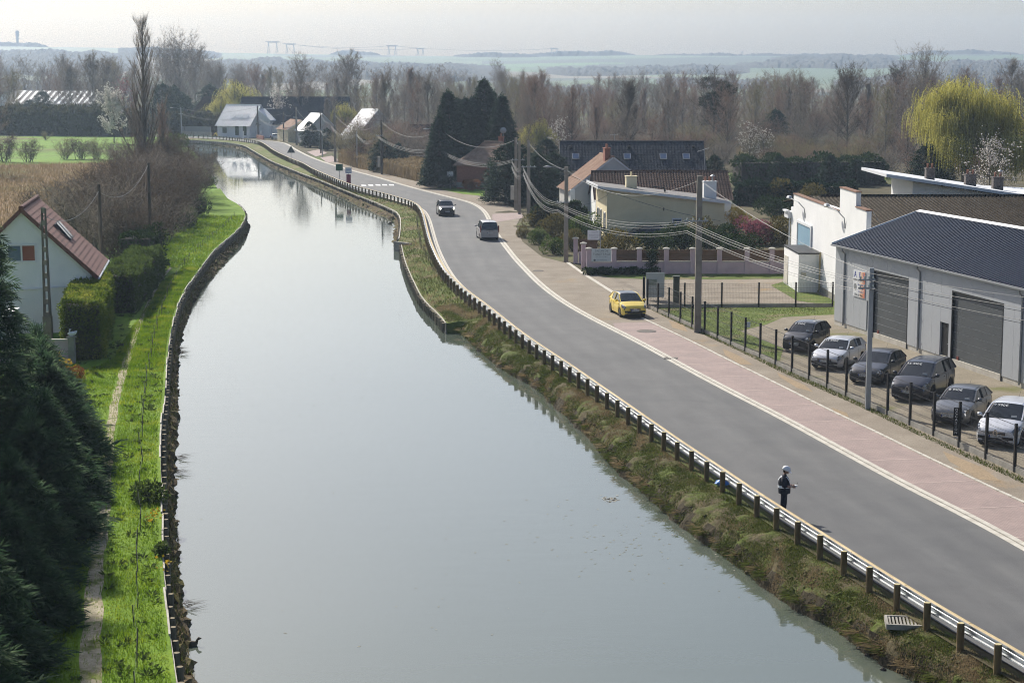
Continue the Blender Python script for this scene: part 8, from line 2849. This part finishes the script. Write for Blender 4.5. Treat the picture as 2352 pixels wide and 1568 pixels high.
# vertical OCCASION sign hung on the fence
k = int(round((U(2212, 1035) - fa).length / dlt.length))
p = fa + dlt * k
ang = math.atan2(dlt.y, dlt.x)
sg = thing('vertical_sign', 'narrow black sign with white vertical letters OCCASION on the fence', 'sign', (p.x - .17, p.y - .06, 0), R(-12))
mb = MB(); mb.box((0, -.06, 1.14), (.24, .02, 1.24)); mb.build('board', M_black, sg)
for i, ch in enumerate('OCCASION'):
    text_on(sg, ch, .155, M_white, (0, -.075, 1.66 - .142 * i), xd, yd)
mb = MB(); mb.box((0, -.06, .46), (.20, .02, .06)); mb.build('footer', M_galv, sg)
# grey cabinet and glass notice case behind the corner posts
p = U(1554, 700)
t = thing('street_cabinet', 'dark green cabinet behind the fence corner', 'cabinet', (p.x, p.y + .4, 0)); mb = MB(); mb.box((0, 0, .95), (.42, .4, 1.9)); mb.box((0, 0, 1.93), (.5, .48, .08)); mb.build('case', pm('cabinet_green', (0.05, 0.06, 0.045), rough=.6), t)
p = U(1506, 692)
t = thing('notice_case', 'pale glass notice case behind the first fence posts', 'notice board', (p.x, p.y + .6, 0)); mb = MB(); mb.box((0, 0, 1.1), (1.3, .1, 1.75)); mb.build('case', pm('pale_case', (0.36, 0.40, 0.40), rough=.3), t)
mb = MB(); mb.box((-.2, -.07, 1.3), (.6, .02, .4)); mb.build('notice', pm('grey_green_notice', (0.16, 0.2, 0.17)), t)
p = U(1718, 742, .8)
tag(MB().box((0, 0, 0), (.22, .02, .35)).build('fence_tag', M_trimw, None, loc=(p.x, p.y - .3, .75)), 'small white tag hung on the mesh fence', 'sign')

# ---------- traffic signs
def sign_post(px, py, h, label, name='traffic_sign'):
    p = U(px, py)
    t = thing(name, label, 'sign', (p.x, p.y, 0))
    mb = MB(); mb.tube([(0, 0, -.2), (0, 0, h)], .035, 8); mb.build('post', M_galv, t)
    return t
M_signback = pm('sign_back', (0.07, 0.08, 0.075), rough=.5)
M_sgreen = pm('sign_green', (0.03, 0.12, 0.06), rough=.5); M_sblue = pm('sign_blue', (0.03, 0.10, 0.40), rough=.45); M_smag = pm('sign_magenta', (0.26, 0.015, 0.06), rough=.5)
t = sign_post(669, 371, 2.6, 'dark triangular warning sign seen from behind on the canal verge')
mb = MB(); mb.prism([(-.75, 0, 1.55), (.75, 0, 1.55), (0, 0, 2.85)], (0, .03, 0)); mb.build('panel', M_signback, t)
t = sign_post(780, 424, 2.75, 'green rectangular sign on the canal verge')
mb = MB(); mb.box((0, -.05, 2.45), (1.0, .03, .95)); mb.build('panel', M_sgreen, t)
t = sign_post(801, 430, 2.6, 'bus stop sign with white top panel and magenta board on the verge', 'bus_stop_sign')
mb = MB(); mb.box((0, -.05, 2.35), (.85, .03, .78)); pn = mb.build('panel', M_trimw, t)
mb = MB(); mb.box((0, -.04, 1.15), (.62, .05, 1.25)); mb.build('timetable_board', M_smag, t)
mb = MB()
for s in (-1, 1):
    mb.box((s * .40, -.07, 2.35), (.06, .01, .78))
mb.box((0, -.072, 2.0), (.80, .01, .06)); mb.build('border', M_sblue, pn)
text_on(pn, 'ARRÊT', .2, M_sblue, (0, -.075, 2.4), xd, yd)
t = sign_post(995, 428, 3.0, 'blue square pedestrian crossing sign')
mb = MB(); mb.box((0, -.05, 2.6), (1.0, .03, 1.0)); pn = mb.build('panel', M_sblue, t)
mb = MB(); mb.poly([(-.36, -.07, 2.24), (.36, -.07, 2.24), (0, -.07, 2.95)]); mb.build('white_triangle', M_white, pn)
mb = MB(); mb.tube([(-.02, -.08, 2.72), (0, -.08, 2.5)], [.05, .07], 6); mb.tube([(0, -.08, 2.5), (-.1, -.08, 2.3)], .03, 5); mb.tube([(0, -.08, 2.5), (.1, -.08, 2.3)], .03, 5); mb.build('walking_figure', M_ink, pn)
t = sign_post(1034, 434, 2.3, 'small white sign on a thin post before the brick house')
mb = MB(); mb.box((0, -.05, 2.05), (.85, .03, .7)); mb.build('panel', M_trimw, t)
mb = MB(); mb.box((0, -.07, 1.68), (.85, .02, .06)); mb.build('dark_edge', M_black, t)
# bins and boxes
def wheelie(px, py, label, lid, s=1.0):
    t = thing('wheelie_bin', label, 'bin', U(px, py), R(10))
    mb = MB()
    vs = []
    for z, a, b_ in ((.06, .42, .36), (1.0, .56, .5)):
        for x, y in ((-a, -b_), (a, -b_), (a, b_), (-a, b_)):
            vs.append((x * .9 * s, y * .9 * s, z * s))
    mb.add(vs, [(3, 2, 1, 0), (4, 5, 6, 7), (0, 1, 5, 4), (1, 2, 6, 5), (2, 3, 7, 6), (3, 0, 4, 7)])
    mb.build('bin_body', pm('bin_dark', (0.03, 0.03, 0.032), rough=.6), t)
    mb = MB(); mb.prism([(-.56 * s, -.52 * s, 1.0 * s), (-.56 * s, .52 * s, 1.06 * s), (-.56 * s, .5 * s, 1.14 * s), (-.56 * s, -.55 * s, 1.05 * s)], (1.12 * s, 0, 0)); mb.build('lid', lid, t)
    for sx in (-1, 1):
        mb = MB(); mb.lathe([(.1, -.03), (.1, .03)], 10, axis='x', c=(sx * .42 * s, .45 * s, .1)); mb.build('wheel', M_tyre, t)
M_lidy = pm('bin_yellow', (0.55, 0.38, 0.04), rough=.5)
wheelie(981, 428, 'dark wheelie bin with a yellow lid at the roadside', M_lidy, 1.25)
wheelie(668, 325, 'small wheelie bin with a yellow lid by the far poles', M_lidy, 1.1)
wheelie(994, 427, 'plain dark wheelie bin beside the yellow lidded one', M_black, 1.2)
# blue bag, grate, duck, floating bits, stakes
p = U(1658, 1114)
mb = MB()
rs = random.Random(9)
for i in range(6):
    a = math.pi * i / 5
    mb_r = .22 * math.sin(a) + .02
    mb.v += []
prof = [(.02, -.02), (.16, .0), (.22, .08), (.18, .17), (.08, .22), (.03, .24)]
mb.lathe(prof, 10)
mb.v = [(x * rs.uniform(.8, 1.25) * 1.25, y * rs.uniform(.8, 1.2), z * rs.uniform(.85, 1.15)) for x, y, z in mb.v]
tag(mb.build('plastic_bag', pm('blue_plastic', (0.02, 0.16, 0.50), rough=.4), None, loc=(p.x, p.y, 0.0)), 'crumpled bright blue plastic bag lying under the guardrail', 'bag')
p = U(2085, 1432, -.15)
t = thing('drain_grate', 'grey slotted concrete grate sunk in the bank below the guardrail', 'grate', (p.x, p.y, -.12), R(-8))
mb = MB(); mb.box((0, .45, 0), (1.3, .08, .16)); mb.box((0, -.45, 0), (1.3, .08, .16)); mb.box((-.62, 0, 0), (.08, .82, .16)); mb.box((.62, 0, 0), (.08, .82, .16)); mb.build('frame', M_conc, t)
for k in range(11):
    mb = MB(); mb.box((-.52 + k * .104, 0, .03), (.05, .82, .06)); mb.build('bar', M_conc, t)
def stakes(line, sp, label, hgt, seed, sub):
    t = thing('stake_fence', label, 'fence', (0, 0, 0))
    rs = random.Random(seed)
    mb = MB(); mb.tube([(0, 0, -.1), (0, 0, 1)], [.018, .014], 5); me = mb.mesh('stake', M_wpole)
    pts = resample(line, sp)
    tops = []
    for p in pts:
        h = hgt * rs.uniform(.8, 1.15)
        o = put('stake', me, t, (p.x + rs.uniform(-.08, .08), p.y, p.z), rs.uniform(0, 6), (1, 1, h))
        o.rotation_euler = (rs.uniform(-.1, .1), rs.uniform(-.1, .1), 0)
        tops.append(o.location + Vector((0, 0, h * .8)))
    mb = MB()
    for a, b_ in zip(tops[:-1], tops[1:]):
        mb.tube([a, (a + b_) / 2 - Vector((0, 0, .05)), b_], .006, 3, cap=False)
    mb.build('wire', M_wire, t)
stakes(W([(318, 1640), (316, 1560), (314, 1500), (313, 1430), (310, 1360), (314, 1290), (318, 1220), (322, 1150), (324, 1080), (323, 1010), (332, 930), (340, 860), (350, 790), (372, 710), (395, 655), (430, 600), (470, 560), (510, 528), (540, 498)]), 1.9, 'line of thin dark stakes with wire along the left grass bank', .62, 3, None)
stakes([p + Vector((.9, 0, 0)) for p in W([(1075, 735), (1040, 705), (1005, 670), (980, 640), (958, 600), (945, 570), (940, 535), (938, 505)], -.2)], 1.5, 'line of thin stakes on the verge below the bend guardrail', .7, 4, None)
# ducks and floating scraps
def duck(px, py, label, rz, sc=1.0):
    p = U(px, py, WATER_Z)
    mb = MB()
    mb.tube([(-.22, 0, .05), (-.12, 0, .06), (0, 0, .08), (.12, 0, .07), (.18, 0, .10)], [.02, .08, .11, .09, .03], 8)
    mb.tube([(.14, 0, .10), (.18, 0, .20), (.22, 0, .24), (.30, 0, .23)], [.05, .035, .05, .012], 7)
    o = mb.build('duck', pm('duck_brown', (0.06, 0.045, 0.03), (0.14, 0.11, 0.08), 8.0), None, smooth=True, loc=(p.x, p.y, WATER_Z - .02), rz=rz)
    o.scale = (sc,) * 3
    return tag(o, label, 'duck')
duck(896, 514, 'small dark duck swimming near the far right piling', .4, 1.2)
duck(440, 1482, 'dark duck beside the left bank near the bottom edge', .2)
for k, (px, py, lb) in enumerate(((2034, 1490, 'dark lump of debris in the water by the right bank, upper one'), (2052, 1505, 'dark lump of debris in the shallow water by the right bank, middle one'), (2094, 1512, 'dark lump of debris at the right bank nearest the corner'), (2103, 1538, 'dark root lump in the shallows near the bottom edge'))):
    p = U(px - 60 if k < 3 else px - 75, py, WATER_Z)
    mb = MB(); mb.lathe([(.02, -.05), (.09, 0), (.08, .06), (.02, .10)], 7); mb.v = [(x * rs.uniform(.7, 1.3), y * rs.uniform(.7, 1.3), z) for x, y, z in mb.v]
    tag(mb.build('debris', M_barkd, None, loc=(p.x, p.y, WATER_Z - .01)), lb, 'debris')
# floating leaves and scum specks
rs2 = np.random.RandomState(50)
P = []
for _ in range(190):
    px, py = rs2.normal(1500, 170), rs2.normal(1235, 55)
    P.append(tuple(U(px, py, WATER_Z + .006)))
for _ in range(70):
    P.append(tuple(U(rs2.uniform(450, 1250), rs2.uniform(500, 1500), WATER_Z + .006)))
P = np.array(P); n = len(P)
a = rs2.rand(n) * 6.28; s = .02 + .035 * rs2.rand(n)
q = np.stack([P + np.stack([np.cos(a + k * 1.57) * s * (1.6 if k % 2 else .7), np.sin(a + k * 1.57) * s * (1.6 if k % 2 else .7), 0 * a], 1) for k in range(4)], 1).reshape(-1, 3)
keep = np.ones(n, bool)
stuff(put('floating_leaves', leaf_mesh('floating_leaves', q, np.arange(n * 4).reshape(n, 4), pm('dead_leaf', (0.14, 0.15, 0.12), (0.22, 0.21, 0.16), 5.0))), 'scattered dead leaves floating on the canal')
p = U(1401, 1147, WATER_Z)
q = []
for _ in range(60):
    c = np.array([p.x + rs2.normal() * .16, p.y + rs2.normal() * .22, WATER_Z + .008]); s = .03 + .05 * rs2.rand(); a = rs2.rand() * 6
    q += [c + s * np.array([math.cos(a + k * 1.57), math.sin(a + k * 1.57), 0]) for k in range(4)]
stuff(put('floating_scum', leaf_mesh('floating_scum', np.array(q), np.arange(240).reshape(60, 4), pm('pale_scum', (0.30, 0.29, 0.25)))), 'small pale patch of scum floating near the right bank')
# gravel patches of leaf litter in front of the brick house wall etc.
# a small bird silhouette pole lamp on the left hedge end: low white post
p = U(262, 640)
tag(MB().tube([(0, 0, 0), (0, 0, 1.1)], .05, 8).build('marker_post', M_trimw, None, loc=(p.x - 2.2, p.y + 2, 0)), 'short white marker post among the hedges', 'post')
p = U(278, 797)
t = thing('fallen_branch', 'small dark stump lying on the towpath edge', 'stump', p)
mb = MB(); mb.tube([(-.35, .05, .05), (-.1, 0, .08), (.15, 0, .14)], [.02, .07, .10], 7); mb.build('wood', M_barkd, t)
# fallen clods on the kerb by the bend
for k, (px, py, L_, lb) in enumerate(((1200, 470, 2.2, 'pile of dark leaf litter beside the bend kerb, far one'), (1170, 488, 3.2, 'long pile of dark leaf litter at the meter box pole'), (1198, 520, 1.6, 'dark leaf litter heap at the start of the bend garden'), (1125, 462, 3.0, 'dark litter strip before the gate pillars'))):
    p = U(px, py)
    mb = MB(); nr = np.random.RandomState(k)
    rows = []
    for i in range(9):
        rows.append([(-L_ / 2 + L_ * i / 8 + nr.normal() * .05, -.7 + 1.4 * j / 5, (.16 * math.sin(math.pi * i / 8) * math.sin(math.pi * j / 5)) * (.6 + .8 * nr.rand()) - .01) for j in range(6)])
    mb.grid([r[::-1] for r in rows])
    stuff(mb.build('leaf_litter', M_woodfloor, None, loc=(p.x, p.y, .02)), lb)
a, b_ = U(1205, 556), U(1240, 596)
# ================================================================== the man with the helmet
def person():
    p = U(1800, 1187)
    t = thing('person', 'person in white helmet and dark clothes with reflective vest standing by the guardrail', 'person', (p.x, p.y, 0), R(-12))
    skin = pm('skin', (0.36, 0.20, 0.14), (0.42, 0.25, 0.18), 6.0, rough=.6)
    dark = pm('navy_cloth', (0.014, 0.016, 0.026), (0.022, 0.025, 0.036), 5.0, rough=.85, bmp=.3, bscale=12)
    # facing +x, slightly bowed head
    V = [(0, 0, .95), (0, .10, .90), (.02, .11, .52), (0, .11, .10), (.13, .12, .045),
         (0, -.10, .90), (-.04, -.11, .52), (-.08, -.11, .10), (.05, -.12, .045),
         (-.01, 0, 1.12), (-.02, 0, 1.30), (-.02, 0, 1.44), (.0, 0, 1.54),
         (-.02, .18, 1.42), (.0, .25, 1.15), (.26, .12, 1.10),
         (-.02, -.18, 1.42), (.0, -.25, 1.15), (.26, -.12, 1.10)]
    E_ = [(0, 1), (1, 2), (2, 3), (3, 4), (0, 5), (5, 6), (6, 7), (7, 8), (0, 9), (9, 10), (10, 11), (11, 12), (11, 13), (13, 14), (14, 15), (11, 16), (16, 17), (17, 18)]
    RAD = [(.17, .15), (.115, .115), (.085, .085), (.055, .055), (.045, .04), (.115, .115), (.085, .085), (.055, .055), (.045, .04),
           (.165, .14), (.185, .15), (.12, .11), (.062, .062), (.085, .085), (.062, .062), (.036, .036), (.085, .085), (.062, .062), (.036, .036)]
    me = bpy.data.meshes.new('body')
    me.from_pydata(V, E_, [])
    o = put('body', me, t)
    sk = o.modifiers.new('skin', 'SKIN')
    lay = me.skin_vertices[0].data if len(me.skin_vertices) else None
    if lay:
        for i, r in enumerate(RAD):
            lay[i].radius = (r[0], r[1])
        lay[0].use_root = True
    sb = o.modifiers.new('sub', 'SUBSURF'); sb.levels = 2; sb.render_levels = 2
    bpy.context.view_layer.update()
    dg = bpy.context.evaluated_depsgraph_get()
    m2 = bpy.data.meshes.new_from_object(o.evaluated_get(dg))
    o.modifiers.clear()
    # head, face and hands joined to the same surface mesh
    bm = bmesh.new(); bm.from_mesh(m2)
    def ell(c, r, seg=12, rot=0.0):
        ret = bmesh.ops.create_uvsphere(bm, u_segments=seg, v_segments=max(6, seg // 2 + 2), radius=1.0)
        for v in ret['verts']:
            x, y, z = v.co.x * r[0], v.co.y * r[1], v.co.z * r[2]
            x, z = x * math.cos(rot) + z * math.sin(rot), -x * math.sin(rot) + z * math.cos(rot)
            v.co = Vector((x + c[0], y + c[1], z + c[2]))
    hr = R(22)
    ell((.045, 0, 1.645), (.098, .078, .120), 16, hr)
    ell((.10, 0, 1.575), (.045, .045, .045), 10)          # jaw
    ell((.148, 0, 1.622), (.022, .016, .030), 8)           # nose
    for s in (1, -1):
        ell((.03, s * .078, 1.64), (.026, .012, .034), 8)  # ears
        ell((.128, s * .032, 1.655), (.010, .013, .009), 6)
    ell((.128, 0, 1.583), (.014, .026, .009), 8)           # mouth
    for s in (1, -1):                                       # palms and fingers closed on the controller
        ell((.315, s * .105, 1.105), (.052, .028, .042), 8)
        for k in range(4):
            ell((.35 + .004 * k, s * (.088 + .002 * k), 1.13 - .021 * k), (.034 - .003 * abs(k - 1), .012, .010), 6, R(10))
            ell((.376, s * (.070), 1.128 - .020 * k), (.012, .020, .009), 6)
        ell((.335, s * .080, 1.150), (.032, .011, .012), 6, R(-20))
    bm.to_mesh(m2); bm.free()
    m2.materials.clear()
    for m in (dark, skin, pm('hair_dark', (0.02, 0.015, 0.012)), pm('shoe_black', (0.012, 0.012, 0.012))):
        m2.materials.append(m)
    for pl in m2.polygons:
        c = pl.center
        k = 0
        if c.z > 1.535:
            k = 1
            if c.x < .02 and c.z > 1.60:
                k = 2
        elif c.x > .12 and .98 < c.z < 1.22 and abs(c.y) < .26:
            k = 1
        elif c.z < .085:
            k = 3
        pl.material_index = k
    m2.polygons.foreach_set('use_smooth', [True] * len(m2.polygons))
    old = o.data
    o.data = m2
    bpy.data.meshes.remove(old)
    # vest: open shell over the torso
    mb = MB(); rows = []
    for z, rx, ry, cx in ((.86, .205, .225, .0), (.98, .215, .235, .0), (1.10, .205, .225, -.005), (1.25, .205, .235, -.015), (1.36, .17, .225, -.02), (1.45, .10, .16, -.02)):
        rows.append([(cx + rx * math.cos(a), ry * math.sin(a), z) for a in np.linspace(0, 2 * math.pi, 25)])
    mb.grid(rows)
    vest = mb.build('vest', dark, t, smooth=True)
    band = pm('reflective_band', (0.85, 0.88, 0.92), rough=.35)
    mb = MB(); rows = []
    for z in (1.06, 1.145):
        rows.append([(-.005 + .218 * math.cos(a), .238 * math.sin(a), z) for a in np.linspace(0, 2 * math.pi, 25)])
    mb.grid(rows); mb.build('waist_band', band, vest)
    for s in (1, -1):
        mb = MB()
        prof = [(-.225, 1.12), (-.235, 1.22), (-.215, 1.34), (-.14, 1.455), (-.02, 1.495), (.09, 1.45), (.165, 1.34), (.205, 1.22), (.215, 1.12)]
        rows = [[(x, s * .105, z), (x, s * .175, z - .012)] for x, z in prof]
        mb.grid(rows); mb.build('shoulder_band', band, vest)
    for s in (1, -1):                                       # short sleeves
        mb = MB(); mb.tube([(-.02, s * .19, 1.43), (-.01, s * .235, 1.30), (.01, s * .262, 1.15), (.06, s * .245, 1.125)], [.095, .088, .082, .076], 10); mb.build('sleeve', dark, t, smooth=True)
    # helmet
    mb = MB()
    prof = [(.145, 1.660), (.142, 1.70), (.125, 1.755), (.09, 1.795), (.04, 1.815), (.004, 1.818)]
    mb.lathe([(r * 1.0, z) for r, z in prof], 18)
    mb.v = [(x * 1.05, y * .86, z) for x, y, z in mb.v]
    br = [(.02 + .20 * math.cos(a), .115 * math.sin(a), 1.664 - .012 * math.cos(a)) for a in np.linspace(-1.3, 1.3, 12)]
    mb.add(br + [(x * .6, y * .9, z + .015) for x, y, z in br], [(i, i + 1, 12 + i + 1, 12 + i) for i in range(11)])
    mb.bar((-.11, 0, 1.755), (.10, 0, 1.765), .03, .03)
    def tilt(p):
        x, y, z = p[0], p[1], p[2] - 1.65
        return (x * math.cos(hr) + z * math.sin(hr) + .045, y, -x * math.sin(hr) + z * math.cos(hr) + 1.65)
    mb.v = [tilt(q) for q in mb.v]
    mb.build('helmet', pm('helmet_white', (0.72, 0.72, 0.74), rough=.3), t, smooth=True)
    t.scale = (1.05,) * 3
    # what he holds
    q = thing('remote_controller', 'white drone controller held by the person', 'controller', (p.x, p.y, 0), R(-12))
    mb = MB(); mb.box((.385, 0, 1.13), (.11, .16, .05)); mb.build('case', M_trimw, q)
    q.scale = (1.05,) * 3
    for s in (1, -1):
        mb = MB(); mb.tube([(.41, s * .05, 1.15), (.45, s * .055, 1.24)], .006, 5); mb.build('antenna', M_black, q)
        mb = MB(); mb.tube([(.36, s * .045, 1.15), (.36, s * .045, 1.18)], .01, 6); mb.build('stick', M_black, q)
person()
